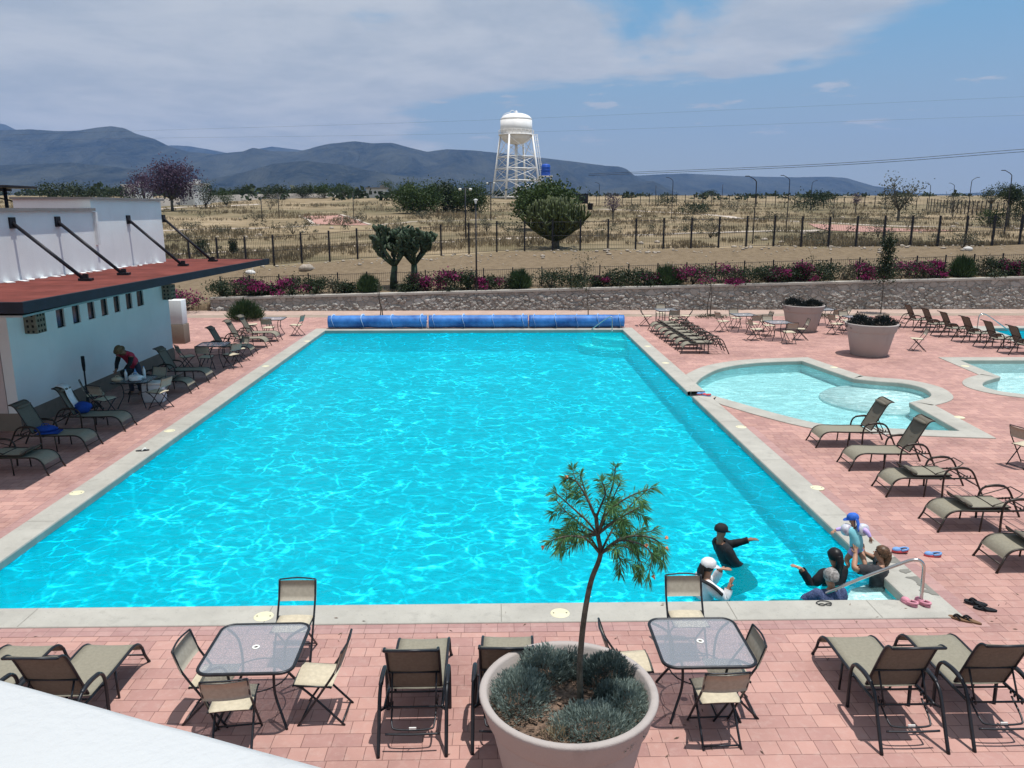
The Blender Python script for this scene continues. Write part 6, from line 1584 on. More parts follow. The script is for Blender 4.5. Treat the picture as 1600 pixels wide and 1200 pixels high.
# =================================================================== WATER TOWER, TANK, HOUSES, LAMPS, WIRES
def water_tower():
    Y = 190.0; c = Q(806.5, 303, Y); gz = terrain(c.x, Y); k = Y / FPX * 1.0
    root = empty("water_tower", (c.x, Y, gz), 0, "white water tower with domed tank on braced lattice legs", "water tower")
    zr = lambda row: Q(806, row, Y).z - gz
    Rt = 23.6 * k
    m = MB(); zt_, zc, zb, zl = zr(176.5), zr(188), zr(211), zr(226)
    dome = [(Rt * math.cos(a), zc + (zt_ - zc) * math.sin(a)) for a in np.linspace(0, math.pi / 2 - 0.02, 9)]
    bowl = [(Rt * math.cos(a), zb - (zb - zl) * math.sin(a)) for a in np.linspace(math.pi / 2 - 0.02, 0, 9)]
    m.lathe(bowl + [(Rt, zb)], 40); m.lathe([(Rt, zb), (Rt, zc)], 40); m.lathe(dome, 40); m.build("tank", M['tower_white'], root)
    m = MB(); m.lathe([(Rt, zb - 0.15), (Rt + 0.45, zb - 0.15), (Rt + 0.45, zb + 0.1), (Rt, zb + 0.1)], 40); 
    for j in range(24): a = 2 * math.pi * j / 24; m.tube([((Rt + .4) * math.cos(a), (Rt + .4) * math.sin(a), zb), ((Rt + .4) * math.cos(a), (Rt + .4) * math.sin(a), zb + 1.0)], 0.04, 4)
    m.tube([((Rt + .4) * math.cos(a), (Rt + .4) * math.sin(a), zb + 1.0) for a in np.linspace(0, 2 * math.pi, 24, endpoint=False)], 0.04, 4, closed=True); m.build("balcony", M['tower_white'], root)
    ang = [R(156 + 90 * j) for j in range(4)]; R0, R1 = 40.5 * k, 26.0 * k; ztop = zb - 0.2
    pt = lambda j, z: Vector(((R0 + (R1 - R0) * z / ztop) * math.cos(ang[j % 4]), -(R0 + (R1 - R0) * z / ztop) * math.sin(ang[j % 4]) * -1, z))
    for j in range(4):
        m = MB(); m.tube([pt(j, -1.0), pt(j, ztop)], 0.23, 8); m.build("leg", M['tower_white'], root)
    br = MB(); lv = [0.4, zr(282), zr(263.5), zr(245), ztop - 0.3]
    for j in range(4):
        for i in range(len(lv)):
            if i < 4: br.tube([pt(j, lv[i]), pt(j + 1, lv[i])], 0.12, 6)
            if i < 4:
                br.tube([pt(j, lv[i]), pt(j + 1, lv[i + 1])], 0.065, 5); br.tube([pt(j + 1, lv[i]), pt(j, lv[i + 1])], 0.065, 5)
    br.build("bracing", M['tower_white'], root)
    m = MB(); m.tube([(0, 0, 0), (0, 0, zl + 0.3)], 0.35, 10); m.build("riser_pipe", M['tower_white'], root)
    m = MB()
    a, b = pt(2, 0) + Vector((0.7, 0, 0)), Vector((Rt + 0.45, 0, zb)) + Vector((0.4, -1, 0)); a = pt(2, 0.0) + Vector((0.9, -0.4, 0))
    for s in (-0.25, 0.25): m.tube([a + Vector((s, 0, 0)), b + Vector((s, 0, 0))], 0.05, 4)
    for i in range(34): p = a.lerp(b, i / 33); m.tube([p + Vector((-.25, 0, 0)), p + Vector((.25, 0, 0))], 0.03, 4)
    for i in range(3, 34, 3): p = a.lerp(b, i / 33); m.tube([p + Vector((0.45 * math.cos(t), -0.1 + 0.45 * math.sin(t), 0)) for t in np.linspace(0, 2 * math.pi, 10, endpoint=False)], 0.03, 4, closed=True)
    m.build("ladder", M['tower_white'], root)
    m = MB(); m.lathe([(0.3, zt_ - 0.1), (0.3, zt_ + 0.35), (0.02, zt_ + 0.55)], 12); m.tube(bend([(-Rt * 0.45, -0.5, zt_ - 0.5), (-Rt * 0.3, -0.5, zt_ + 0.5), (-Rt * 0.05, 0, zt_ + 0.25)]), 0.06, 5); m.tube(bend([(-Rt * 0.97, -0.5, zc), (-Rt * 0.75, -0.5, zc + (zt_ - zc) * .78), (-Rt * 0.4, -0.5, zt_ + 0.1)]), 0.06, 5); m.build("roof_vent", M['tower_white'], root)
    c2 = Q(852.5, 290, Y - 4); g2 = terrain(c2.x, Y - 4); r2 = empty("tank_stand", (c2.x, Y - 4, g2), 0, "blue plastic tank on a small pale stand right of the water tower", "water tank")
    z0, z1 = Q(852, 274.5, Y - 4).z - g2, Q(852, 256, Y - 4).z - g2; rr = 6.6 * k
    m = MB(); m.lathe([(0, z0), (rr, z0), (rr, z0 + (z1 - z0) * .86), (rr * .8, z1 - 0.15), (rr * 0.3, z1)], 22)
    for q in (0.2, 0.45, 0.7): m.lathe([(rr * 1.03, z0 + (z1 - z0) * q - 0.1), (rr * 1.03, z0 + (z1 - z0) * q + 0.1)], 22)
    m.build("tank", M['blue_tank'], r2)
    m = MB(); m.box((0, 0, z0 - 0.12), (rr * 3, rr * 2.4, 0.2))
    for sx in (-1, 1):
        for sy in (-1, 1): m.box((sx * rr * 1.2, sy * rr * 1.0, z0 / 2 - 0.3), (0.22, 0.22, z0 + 0.3))
    m.build("stand", M['tower_white'], r2)
water_tower()
def lamp(px, rb, rt, label, kind='arm', y=None, flip=1, px_top=None):
    b = T(px, rb) if y is None else Q(px, rb, y)
    z = terrain(b.x, b.y) if b.y > 41 else 0.0
    h = Q(px, rt, b.y).z - z; s = max(0.8, h / 6)
    root = empty("lamp_post", (b.x, b.y, z), 0, label, "lamp post", "lamp posts over the deck and the field")
    m = MB()
    if kind == 'ball':
        m.tube([(0, 0, -0.1), (0, 0, h - 0.18)], [0.05, 0.035], 8); m.lathe([(0.16, 0), (0.16, 0.03), (0.07, 0.10), (0.05, 0.25)], 10); m.build("pole", M['dark_steel'], root)
        f = MB(); f.lathe([(1e-4, h - 0.2), (0.04, h - 0.2), (0.07, h - 0.06), (0.13, h), (0.03, h + 0.04), (1e-4, h + 0.04)], 12); f.build("lamp_head", M['ring'], root)
    elif kind == 'twin':
        m.tube([(0, 0, -0.2), (0, 0, h)], [0.07, 0.05], 8); m.tube([(-0.4, 0, h - 0.1), (0, 0, h), (0.4, 0, h - 0.1)], 0.04, 6); m.build("pole", M['dark_steel'], root)
        for sx in (-1, 1): f = MB(); f.lathe([(1e-4, h - 0.2), (0.10, h - 0.18), (0.14, h - 0.05), (0.05, h), (1e-4, h)], 12, (sx * 0.42, 0, 0)); f.build("lamp_head", M['ring'], root)
    elif kind == 'pole':
        m.tube([(0, 0, -0.2), (0, 0, h)], [0.06, 0.045], 8); m.build("pole", M['dark_steel'], root)
    else:
        m.tube(bend([(0, 0, -0.2), (0, 0, h * 0.55), (0, 0, h * 0.86), (flip * -0.12 * s, 0, h * 0.94), (flip * -0.75 * s, 0, h)]), [0.052 - 0.0012 * i for i in range(21)], 8); m.build("pole", M['dark_steel'], root)
        f = MB(); f.box((flip * -0.88 * s, 0, h - 0.01), (0.36 * s, 0.15 * s, 0.07 * s), bev=0.015); f.build("lamp_head", M['dark_steel'], root)
    return root
lamp(745, 490, 312, "tall thin lamp post on the walkway behind the blue pool covers", 'ball')
lamp(728, 378, 294, "twin headed field lamp just left of the tall near lamp post", 'twin'); lamp(767, 345, 285, "twin headed field lamp by the left legs of the water tower", 'twin')
lamp(1176, 378, 275, "curved arm lamp, leftmost of the tall lamps right in the field", 'arm', y=62, flip=1); lamp(1229, 350, 274, "curved arm lamp, second of the tall lamps right in the field", 'arm', y=80, flip=1)
lamp(1050, 322, 277, "curved arm lamp in the middle right of the field", 'arm', y=105, flip=1); lamp(936, 312, 285, "faint lamp right of the water tower", 'arm', y=150)
lamp(1267, 312, 282, "curved arm lamp on the skyline behind the wide olive bush", 'arm', y=130, flip=-1); lamp(1450, 328, 286, "curved arm lamp on the right skyline, left of a row", 'arm', y=112, flip=1)
lamp(1487, 328, 286, "curved arm lamp on the right skyline, middle of a row", 'arm', y=112, flip=1); lamp(1512, 334, 277, "curved arm lamp leaning right, before the umbrella shaped tree", 'arm', y=100, flip=-1)
lamp(1570, 358, 266, "tallest curved arm lamp near the right edge", 'arm', y=72, flip=1); lamp(1592, 330, 290, "short curved arm lamp at the right edge", 'arm', y=110, flip=-1)
lamp(1024, 316, 290, "faint thin post in the middle right of the field", 'pole', y=150); lamp(1128, 314, 288, "faint thin post left of the leftmost right lamp", 'pole', y=150)
lamp(410, 346, 306, "thin dark post beside the round grey bush", 'pole'); lamp(553, 343, 302, "thin dark post beside the pink court", 'pole'); lamp(435, 320, 301, "short thin post on the gravel bank", 'pole', y=110)
def house(px0, px1, r0, r1, y, label, roofm='cap'):
    a, b = Q(px0, r1, y), Q(px1, r1, y); z1 = Q(px0, r0, y).z; z0 = terrain((a.x + b.x) / 2, y) - 0.5; w = b.x - a.x
    root = empty("house", ((a.x + b.x) / 2, y, 0), 0, label, "house"); m = MB(); m.box((0, 4, (z0 + z1) / 2), (w, 8, z1 - z0)); m.build("wall", M['white_house'], root)
    m = MB(); m.box((0, 4, z1 + 0.12), (w + 0.5, 8.5, 0.24)); m.box((w * 0.2, 4, z1 + 0.5), (w * 0.2, 2.5, 0.7)); m.build("roof", M[roofm], root)
    for k in (-0.28, 0.25): m = MB(); m.box((k * w, -0.01, z0 + (z1 - z0) * 0.62), (w * 0.14, 0.06, (z1 - z0) * 0.3)); m.build("window", M['void'], root)
house(280, 303, 287, 299, 150, "white house partly hidden behind the jacaranda", 'white_house'); house(572, 604, 294.5, 302, 195, "low beige flat roofed house on the horizon", 'cap'); house(192, 212, 290, 300, 165, "small white house above the bath house roof", 'white_house')
b = T(909, 318); m = MB(); m.box((0, 0, 0.9), (2.2, 1.8, 1.8), bev=0.03); m.box((0, 0, 1.86), (2.4, 2.0, 0.1)); m.box((1.2, -0.2, 2.0), (0.12, 0.12, 0.9)); tag(m.build("storage_shed", M['dark_steel'], None, b), "dark storage box right of the green tree by the tower", "shed")
b = T(922, 328); m = MB(); m.lathe([(0, 0), (0.42, 0), (0.5, 1.0), (0.54, 1.0), (0.54, 1.08), (0.1, 1.15), (0, 1.15)], 14); tag(m.build("waste_bin", M['dark_steel'], None, b), "small dark bin on the field path right of the cactus crown", "bin")
# dark roofed pavilion at the far left
pv = empty("pavilion", (Q(5, 300, 46).x, 46, 0), 0, "dark flat roofed pavilion on a post at the left edge above the bath house", "pavilion")
zt2 = Q(5, 292, 46).z; m = MB(); m.box((-0.6, 0, zt2), (3.4, 3, 0.14), bev=0.02); m.box((-1.2, 0, zt2 - 0.16), (2.2, 2.0, 0.14)); m.build("roof", M['dark_steel'], pv)
m = MB(); m.tube([(0.1, 0, 0), (0.1, 0, zt2)], 0.10, 8); m.tube(bend([(1.7, 0, 4.9), (0.9, 0, 5.5), (-0.8, 0, zt2 - 0.5)]), 0.04, 6); m.build("post", M['dark_steel'], pv)
def wire(pts, r, label, grp, ext=0.8):
    a, b, c = (Q(*p) for p in pts); m = MB(); m.tube(spline([a + (a - b) * ext, a, b, c, c + (c - b) * 0.8], 12), r, 5, cap=False)
    tag(m.build("power_line", M['wire']), label, "power line", grp)
wire([(940, 271, 150), (1290, 256, 112), (1600, 233, 104)], 0.035, "upper strand of the dark cable pair descending at the right over the hills", "power lines across the sky", 0.02)
wire([(940, 273.5, 150), (1290, 259, 112), (1600, 237, 104)], 0.035, "lower strand of the dark cable pair descending at the right over the hills", "power lines across the sky", 0.02)
wire([(230, 204, 130), (800, 186, 125), (1600, 151, 120)], 0.009, "faint upper cable crossing the sky behind the water tower top", "power lines across the sky")
wire([(230, 216, 130), (800, 207, 125), (1600, 180, 120)], 0.009, "faint lower cable crossing the sky behind the water tower tank", "power lines across the sky")

# =================================================================== PEOPLE
def skin_mesh(name, chains, m, parent=None, levels=2, root_first=True):
    """chains: list of polylines [(co, r), ...]; equal points are welded; one continuous surface grown with a Skin modifier"""
    vs = []; rad = []; es = []; idx = {}
    def vid(co, r):
        k = tuple(round(c, 4) for c in co)
        if k not in idx: idx[k] = len(vs); vs.append(Vector(co)); rad.append(r)
        return idx[k]
    for ch in chains:
        p = None
        for co, r in ch:
            i = vid(co, r)
            if p is not None and p != i: es.append((p, i))
            p = i
    me = bpy.data.meshes.new(name + "_cage"); me.from_pydata([tuple(v) for v in vs], es, [])
    o = bpy.data.objects.new(name, me); COL.objects.link(o)
    sk = o.modifiers.new("skin", 'SKIN'); sk.use_smooth_shade = True; sk.branch_smoothing = 0.6
    for i, r in enumerate(rad):
        q = r if isinstance(r, (tuple, list)) else (r, r)
        me.skin_vertices[0].data[i].radius = q
    me.skin_vertices[0].data[0].use_root = True
    o.modifiers.new("sub", 'SUBSURF').levels = levels; o.modifiers["sub"].render_levels = levels
    dg = bpy.context.evaluated_depsgraph_get(); nm = bpy.data.meshes.new_from_object(o.evaluated_get(dg))
    o.modifiers.clear(); o.data = nm; nm.name = name; nm.materials.clear(); nm.materials.append(m)
    bpy.data.meshes.remove(me)
    if parent: o.parent = parent
    return o
def V(*a): return Vector(a)
def hand_chains(w, d, up, s, side=1, curl=0.35):
    """palm and five fingers from wrist w along d; up = back of hand"""
    d = d.normalized(); up = (up - d * up.dot(d)).normalized(); x = d.cross(up) * side; out = []
    palm = w + d * 0.055 * s; kn = w + d * 0.085 * s
    out.append([(w, 0.023 * s), (palm, 0.028 * s)])
    for k, (off, ln) in enumerate(((-0.030, 0.068), (-0.010, 0.078), (0.010, 0.073), (0.029, 0.056))):
        a = kn + x * off * s; b = a + (d + x * off * 4).normalized() * ln * 0.5 * s; c = b + (d * math.cos(curl) - up * math.sin(curl) + x * off * 3).normalized() * ln * 0.55 * s
        out.append([(palm, 0.028 * s), (a, 0.0115 * s), (b, 0.0095 * s), (c, 0.0075 * s)])
    t0 = w + d * 0.03 * s - x * 0.032 * s; t1 = t0 + (d * 0.6 - x * 0.8).normalized() * 0.032 * s; t2 = t1 + (d * 0.9 - x * 0.4).normalized() * 0.03 * s
    out.append([(palm, 0.028 * s), (t0, 0.014 * s), (t1, 0.0115 * s), (t2, 0.009 * s)])
    return out
def face_parts(body, hc, f, up, s, m_skin, brow='black_hair'):
    """eyes and mouth on the front of the head (centre hc, looking along f)"""
    x = f.cross(up).normalized()
    e = MB()
    for k in (-1, 1): e.ball(hc + f * 0.083 * s + x * 0.032 * k * s + up * 0.012 * s, (0.013 * s, 0.008 * s, 0.008 * s), 8, 5)
    e.build("eyes", M['void'], body)
    l = MB(); l.tube([hc + f * 0.080 * s - x * 0.022 * s - up * 0.055 * s, hc + f * 0.088 * s - up * 0.056 * s, hc + f * 0.080 * s + x * 0.022 * s - up * 0.055 * s], 0.006 * s, 6); l.build("mouth", M['pink_rubber'], body)
def head_chain(neck, hc, f, up, s):
    """neck, jaw, cranium, with a nose and two ears"""
    x = f.cross(up).normalized()
    jaw = hc - up * 0.055 * s + f * 0.022 * s; mid = hc + up * 0.012 * s; top = hc + up * 0.070 * s - f * 0.008 * s
    ch = [[(neck, 0.072 * s), (jaw, (0.066 * s, 0.070 * s)), (mid, (0.074 * s, 0.082 * s)), (top, (0.060 * s, 0.066 * s))]]
    ch.append([(mid, (0.074 * s, 0.082 * s)), (hc + f * 0.088 * s - up * 0.012 * s, 0.014 * s), (hc + f * 0.108 * s - up * 0.022 * s, 0.011 * s)])
    for k in (-1, 1): ch.append([(mid, (0.074 * s, 0.082 * s)), (hc + x * k * 0.078 * s - up * 0.004 * s, 0.014 * s), (hc + x * k * 0.090 * s + up * 0.01 * s, 0.012 * s)])
    return ch
def person(loc, yaw, label, J, s, skin, clothes, legs=True, hands=(1, 1), curl=0.4, look=None, group="people in and beside the pool"):
    """J: joints in the person's own frame (x right, y forward, z up, metres from loc)"""
    root = empty("person", loc, yaw, label, "person", group)
    f = (look or V(0, 1, 0)).normalized(); up = V(0, 0, 1); up = (up - f * up.dot(f)).normalized()
    ch = []
    pel, spn, chs, nek, hd = J['pelvis'], J['spine'], J['chest'], J['neck'], J['head']
    ch.append([(pel, 0.152 * s), (spn, 0.136 * s), (chs, 0.158 * s), (nek, 0.072 * s)])
    ch += head_chain(nek, hd, f, up, s)
    for k, (sh, el, wr, hdn) in J['arms'].items():
        ch.append([(chs, 0.158 * s), (sh, 0.078 * s), (el, 0.052 * s), (wr, 0.033 * s)])
        ch += hand_chains(wr, hdn, J.get('back' + k, V(0, 0, 1)), s, 1 if k == 'l' else -1, curl)
    for k, (hp, kn, an, toe) in J['legs'].items():
        ch.append([(pel, 0.152 * s), (hp, 0.108 * s), (kn, 0.070 * s), (an, 0.048 * s), (toe, 0.034 * s)])
    body = skin_mesh("body", ch, M[skin], root, 2)
    face_parts(root, hd, f, up, s, skin)
    segs = [('t', pel, spn, .13), ('t2', spn, chs, .13), ('n', chs, nek, .10), ('h', nek, hd + up * 0.12 * s, .09)]
    for k, (sh, el, wr, hdn) in J['arms'].items(): segs += [('s' + k, chs, sh, .09), ('u' + k, sh, el, .055), ('f' + k, el, wr, .04), ('d' + k, wr + hdn.normalized() * 0.01, wr + hdn.normalized() * 0.19 * s, .04)]
    for k, (hp, kn, an, toe) in J['legs'].items(): segs += [('p' + k, pel, hp, .10), ('k' + k, hp, kn, .075), ('c' + k, kn, an, .05), ('o' + k, an, toe, .04)]
    me = body.data; me.calc_loop_triangles() if False else None
    where = []
    for v in me.vertices:
        best = None
        for (nm_, a_, b_, r_) in segs:
            ab = b_ - a_; t = max(0, min(1, (v.co - a_).dot(ab) / max(1e-9, ab.length_squared))); dd = (v.co - a_ - ab * t).length / (r_ * s)
            if best is None or dd < best[0]: best = (dd, nm_[0] if nm_ != 't2' else 'T', t)
        where.append((best[1], best[2]))
    RULE = {'shirt': lambda n_, t: n_ in 'tTsu' or (n_ == 'n' and t < 0.75) or (n_ == 'f' and t < 0.92) or (n_ == 'p' and t < 0.5),
            'tee': lambda n_, t: n_ in 'tTs' or (n_ == 'n' and t < 0.75) or (n_ == 'u' and t < 0.85) or (n_ == 'p' and t < 0.5),
            'vest': lambda n_, t: n_ in 'tTs' or (n_ == 'n' and t < 0.75) or (n_ == 'u' and t < 0.1),
            'sleeves': lambda n_, t: n_ in 'u' or (n_ == 'f' and t < 0.92),
            'shorts': lambda n_, t: n_ == 'p' or (n_ == 't' and t < 0.35) or (n_ == 'k' and t < 0.42),
            'trousers': lambda n_, t: n_ in 'pk' or (n_ == 't' and t < 0.45) or (n_ == 'c' and t < 0.95)}
    for (nm, m, what) in clothes:
        ok_ = [RULE[what](n_, t) for n_, t in where]; off = (0.022 if what in ('shirt', 'tee', 'vest') else 0.013 if what != 'sleeves' else 0.010) * s; mp = {}; vs = []; fs = []
        for f_ in me.polygons:
            if sum(ok_[i] for i in f_.vertices) < len(f_.vertices): continue
            q = []
            for i in f_.vertices:
                if i not in mp:
                    mp[i] = len(vs); w_ = me.vertices[i]; vs.append(w_.co + w_.normal * off * (1 + 0.5 * mnoise.noise(w_.co * 14)))
                q.append(mp[i])
            fs.append(q)
        cm = MB(); cm.add(vs, fs, 0, True); cm.build(nm, M[m], root)
    return root, body, f, up
def cap_hat(root, hc, f, up, s, m, brim='front', lift=0.0):
    x = f.cross(up).normalized(); B = Matrix((x, f, up)).transposed().to_4x4(); X = Matrix.Translation(hc) @ B
    c = MB(); c.lathe([(0.098 * s, 0.018 * s), (0.104 * s, 0.05 * s), (0.094 * s, 0.095 * s), (0.060 * s, 0.128 * s), (0.01 * s, 0.138 * s)], 20, mat4=X @ Matrix.Diagonal((0.95, 1.12, 1, 1)))
    h = c.build("cap", m, root)
    b = MB(); pts = []
    if brim == 'front':
        for i in range(13):
            a = math.pi * i / 12; pts.append((0.092 * s * math.cos(a), (0.085 + 0.100 * math.sin(a) ** 0.8) * s, (0.022 - 0.02 * math.sin(a) + 0.004) * s))
        pts2 = [(0.092 * s * math.cos(math.pi * i / 12), 0.06 * s * math.sin(math.pi * i / 12), 0.03 * s) for i in range(13)]
        vs = [X @ Vector(p) for p in pts + pts2]; n = 13
        b.add(vs, [(i, i + 1, n + i + 1, n + i) for i in range(n - 1)], 0, True)
        o = b.build("brim", m, h); md = o.modifiers.new("t", 'SOLIDIFY'); md.thickness = 0.008 * s
    else:
        b.lathe([(0.095 * s, 0.02 * s), (0.13 * s, 0.008 * s), (0.158 * s, -0.012 * s), (0.161 * s, -0.006 * s), (0.13 * s, 0.018 * s), (0.097 * s, 0.032 * s)], 24, mat4=X); b.build("brim", m, h)
    return h
def hair_cap(root, hc, f, up, s, m, length=0.0, full=1.0):
    """hair mass over crown and back of the head; length: metres hanging below the nape"""
    x = f.cross(up).normalized(); mb = MB(); n, k = 22, 12; vs = []; fs = []
    B = Matrix((x, f, up)).transposed()
    for i in range(k + 1):
        ph = math.pi * 0.98 * i / k * 0.66
        for j in range(n):
            th = 2 * math.pi * j / n; fr = max(0.0, math.sin(th))
            p = ph * (1 - 0.42 * fr)
            q = Vector((math.sin(p) * math.cos(th) * 0.094, math.sin(p) * math.sin(th) * 0.108 - 0.006, math.cos(p) * 0.105 + 0.026)) * s * full
            q *= 1 + 0.05 * mnoise.noise((q * (26 / s)))
            vs.append(hc + B @ q)
    for i in range(k):
        for j in range(n): fs.append((i * n + j, (i + 1) * n + j, (i + 1) * n + (j + 1) % n, i * n + (j + 1) % n))
    mb.add(vs, fs, 0, True)
    o = mb.build("hair", m, root); md = o.modifiers.new("t", 'SOLIDIFY'); md.thickness = 0.018 * s; md.offset = -1
    if length:
        t = MB(); a = hc - f * 0.085 * s - up * 0.01 * s
        t.tube(spline([a + up * 0.06 * s, a - f * 0.02 * s - up * 0.03 * s, a - f * 0.01 * s - up * (0.05 + length * 0.5), a - f * 0.0 - up * (0.05 + length)], 5), [0.045 * s] * 4 + [0.05 * s] * 5 + [0.042 * s] * 4 + [0.03 * s, 0.022 * s, 0.012 * s], 9, flat=1.3); t.build("hanging_hair", m, o)
    return o
# frame of each bather: origin at the pool floor below the pelvis
FLOOR = D1 + 0.01
def on_floor(p): return V(p.x, p.y, FLOOR)
def stand_legs(h, sp=0.10, bend_=0.06): return {'l': (V(-sp, 0, h), V(-sp - .02, bend_, h * 0.52), V(-sp, 0, 0.07), V(-sp, 0.13, 0.03)), 'r': (V(sp, 0, h), V(sp + .02, bend_ * 1.4, h * 0.52), V(sp, -0.02, 0.07), V(sp, 0.11, 0.03))}
def world_to(root_loc, yaw, w): return Matrix.Rotation(-yaw, 3, 'Z') @ (Vector(w) - Vector(root_loc))

# 1 boy in black, facing right, left arm reaching to the right
hc = Q(1134, 829, 11.15); loc = V(hc.x + 0.10, hc.y, FLOOR - 0.0); yw = R(-78)
def lo(px, py, y): return world_to(loc, yw, Q(px, py, y))
h_ = lo(1126, 831, 11.15); s1 = 0.98
ck = h_ + V(0, 0, -0.15); 
J = dict(head=h_, neck=h_ + V(0, -0.015, -0.13), chest=h_ + V(0, 0.03, -0.265), spine=h_ + V(0, 0.14, -0.46), pelvis=h_ + V(0, 0.26, -0.62),
         arms={'l': (h_ + V(-0.165, 0.03, -0.205), h_ + V(-0.16, 0.26, -0.31), lo(1172, 843, 11.25), V(-0.1, 1, -0.1)), 'r': (h_ + V(0.165, 0.03, -0.205), h_ + V(0.22, 0.14, -0.42), h_ + V(0.14, 0.32, -0.545), V(-0.3, 1, 0.05))},
         legs={'l': (h_ + V(-0.10, 0.28, -0.66), V(-0.30, 0.55, 0.36), V(-0.42, 0.10, 0.10), V(-0.44, 0.24, 0.04)), 'r': (h_ + V(0.07, 0.28, -0.66), V(-0.10, 0.52, 0.34), V(-0.22, 0.06, 0.10), V(-0.22, 0.20, 0.04))})
r, b, f, up = person(loc, yw, "boy in a black cap and long black swim shirt reaching out in the pool", J, s1, 'skin_tan', [("swim_shirt", 'black_cloth', 'shirt'), ("swim_trousers", 'black_cloth', 'trousers')], look=V(-0.25, 1, -0.15))
cap_hat(r, h_, f, up, s1, M['black_cloth']); cb = MB(); cb.box(h_ + V(0.055, 0.158, -0.27), (0.07, 0.012, 0.022)); cb.build("shirt_print", M['white_cloth'], r)
# 2 woman with white cap, facing right
hc = Q(1106, 885, 10.08); loc = V(hc.x - 0.02, hc.y, FLOOR); yw = R(-80)
h_ = lo(1106, 886, 10.08); s1 = 1.0
J = dict(head=h_, neck=h_ + V(0, -0.03, -0.13), chest=h_ + V(0, -0.07, -0.275), spine=h_ + V(0, -0.05, -0.52), pelvis=h_ + V(0, -0.02, -0.70),
         arms={'r': (h_ + V(0.17, -0.04, -0.21), h_ + V(0.22, 0.18, -0.40), lo(1139, 918, 9.93), V(-0.05, 0.3, 1)), 'l': (h_ + V(-0.17, -0.03, -0.21), h_ + V(-0.20, 0.20, -0.34), lo(1126, 889, 10.22), V(0.2, 1, 0.0))},
         legs=stand_legs(h_.z - 0.76), backr=V(0, -1, 0.2))
r, b, f, up = person(loc, yw, "woman in a white cap and white long sleeved top standing in the pool", J, s1, 'skin', [("swim_top", 'white_cloth', 'shirt'), ("leggings", 'black_cloth', 'trousers')], look=V(-0.1, 1, -0.12))
cap_hat(r, h_, f, up, s1, M['white_cloth']); hair_cap(r, h_ + V(0, 0, -0.012), f, up, s1, M['black_hair'], 0.10)
k = MB(); k.tube(bend([h_ + V(0.10, -0.15, -0.13), h_ + V(0.225, -0.03, -0.17), h_ + V(0.285, 0.10, -0.29)]), [0.035] * 11, 8, flat=0.5); k.build("dark_stripe", M['black_cloth'], r)
# 3 woman with black hair and black long sleeves, back to us, arm out to the left
hc = Q(1304, 868, 10.45); loc = V(hc.x, hc.y - 0.02, FLOOR); yw = R(22)
h_ = lo(1304, 870, 10.45); s1 = 1.0
J = dict(head=h_, neck=h_ + V(0, -0.02, -0.13), chest=h_ + V(0, -0.03, -0.275), spine=h_ + V(0, -0.02, -0.52), pelvis=h_ + V(0, 0, -0.70),
         arms={'l': (h_ + V(-0.175, -0.02, -0.205), h_ + V(-0.33, 0.06, -0.42), lo(1252, 888, 10.38), V(-0.9, 0.5, 0.35)), 'r': (h_ + V(0.175, -0.02, -0.205), h_ + V(0.24, 0.10, -0.42), h_ + V(0.16, 0.30, -0.45), V(-0.3, 1, 0.1))}, legs=stand_legs(h_.z - 0.76))
r, b, f, up = person(loc, yw, "woman with long black hair in a black long sleeved top, arm stretched to the left", J, s1, 'skin', [("swim_top", 'black_cloth', 'shirt'), ("leggings", 'black_cloth', 'trousers')])
hair_cap(r, h_, f, up, s1, M['black_hair'], 0.26, 1.08)
# 4 grey haired person in navy print, back to us
hc = Q(1299, 901, 9.92); loc = V(hc.x, hc.y - 0.02, FLOOR); yw = R(10)
h_ = lo(1298, 902, 9.92); s1 = 1.02
J = dict(head=h_, neck=h_ + V(0, -0.02, -0.13), chest=h_ + V(0.0, -0.03, -0.275), spine=h_ + V(0, -0.02, -0.52), pelvis=h_ + V(0, 0, -0.70),
         arms={'l': (h_ + V(-0.18, -0.02, -0.215), h_ + V(-0.34, 0.14, -0.43), h_ + V(-0.55, 0.30, -0.46), V(-1, 0.35, -0.05)), 'r': (h_ + V(0.18, -0.02, -0.215), h_ + V(0.25, 0.06, -0.48), h_ + V(0.17, 0.26, -0.55), V(-0.3, 1, 0))}, legs=stand_legs(h_.z - 0.76))
r, b, f, up = person(loc, yw, "grey haired bather in a navy printed top, back to us at the near pool edge", J, s1, 'skin', [("swim_top", 'navy_dots', 'tee'), ("shorts", 'black_cloth', 'shorts')])
hair_cap(r, h_, f, up, s1, M['grey_hair'], 0.0, 1.06)
# 6 child held up, 5 mother holding the child
chip = Q(1341, 857, 10.62); loc = V(chip.x, chip.y, 0.0); yw = R(38); sc = 0.62
h_ = lo(1333, 812, 10.70); pv_ = lo(1341, 857, 10.62)
J = dict(head=h_, neck=h_.lerp(pv_, 0.24), chest=h_.lerp(pv_, 0.40) + V(0, -0.01, 0), spine=h_.lerp(pv_, 0.70), pelvis=pv_,
         arms={'l': (h_.lerp(pv_, 0.34) + V(-0.10, 0.01, 0.0), lo(1318, 826, 10.72), lo(1305, 828, 10.74), V(-1, 0.1, -0.35)), 'r': (h_.lerp(pv_, 0.36) + V(0.10, 0, 0), lo(1354, 829, 10.55), lo(1360, 840, 10.50), V(0.3, 0.0, -1))},
         legs={'l': (pv_ + V(-0.055, 0.03, -0.035), lo(1322, 874, 10.66), lo(1326, 884, 10.56), lo(1322, 888, 10.60)), 'r': (pv_ + V(0.055, 0.02, -0.035), lo(1349, 872, 10.56), lo(1352, 884, 10.46), lo(1350, 889, 10.50))})
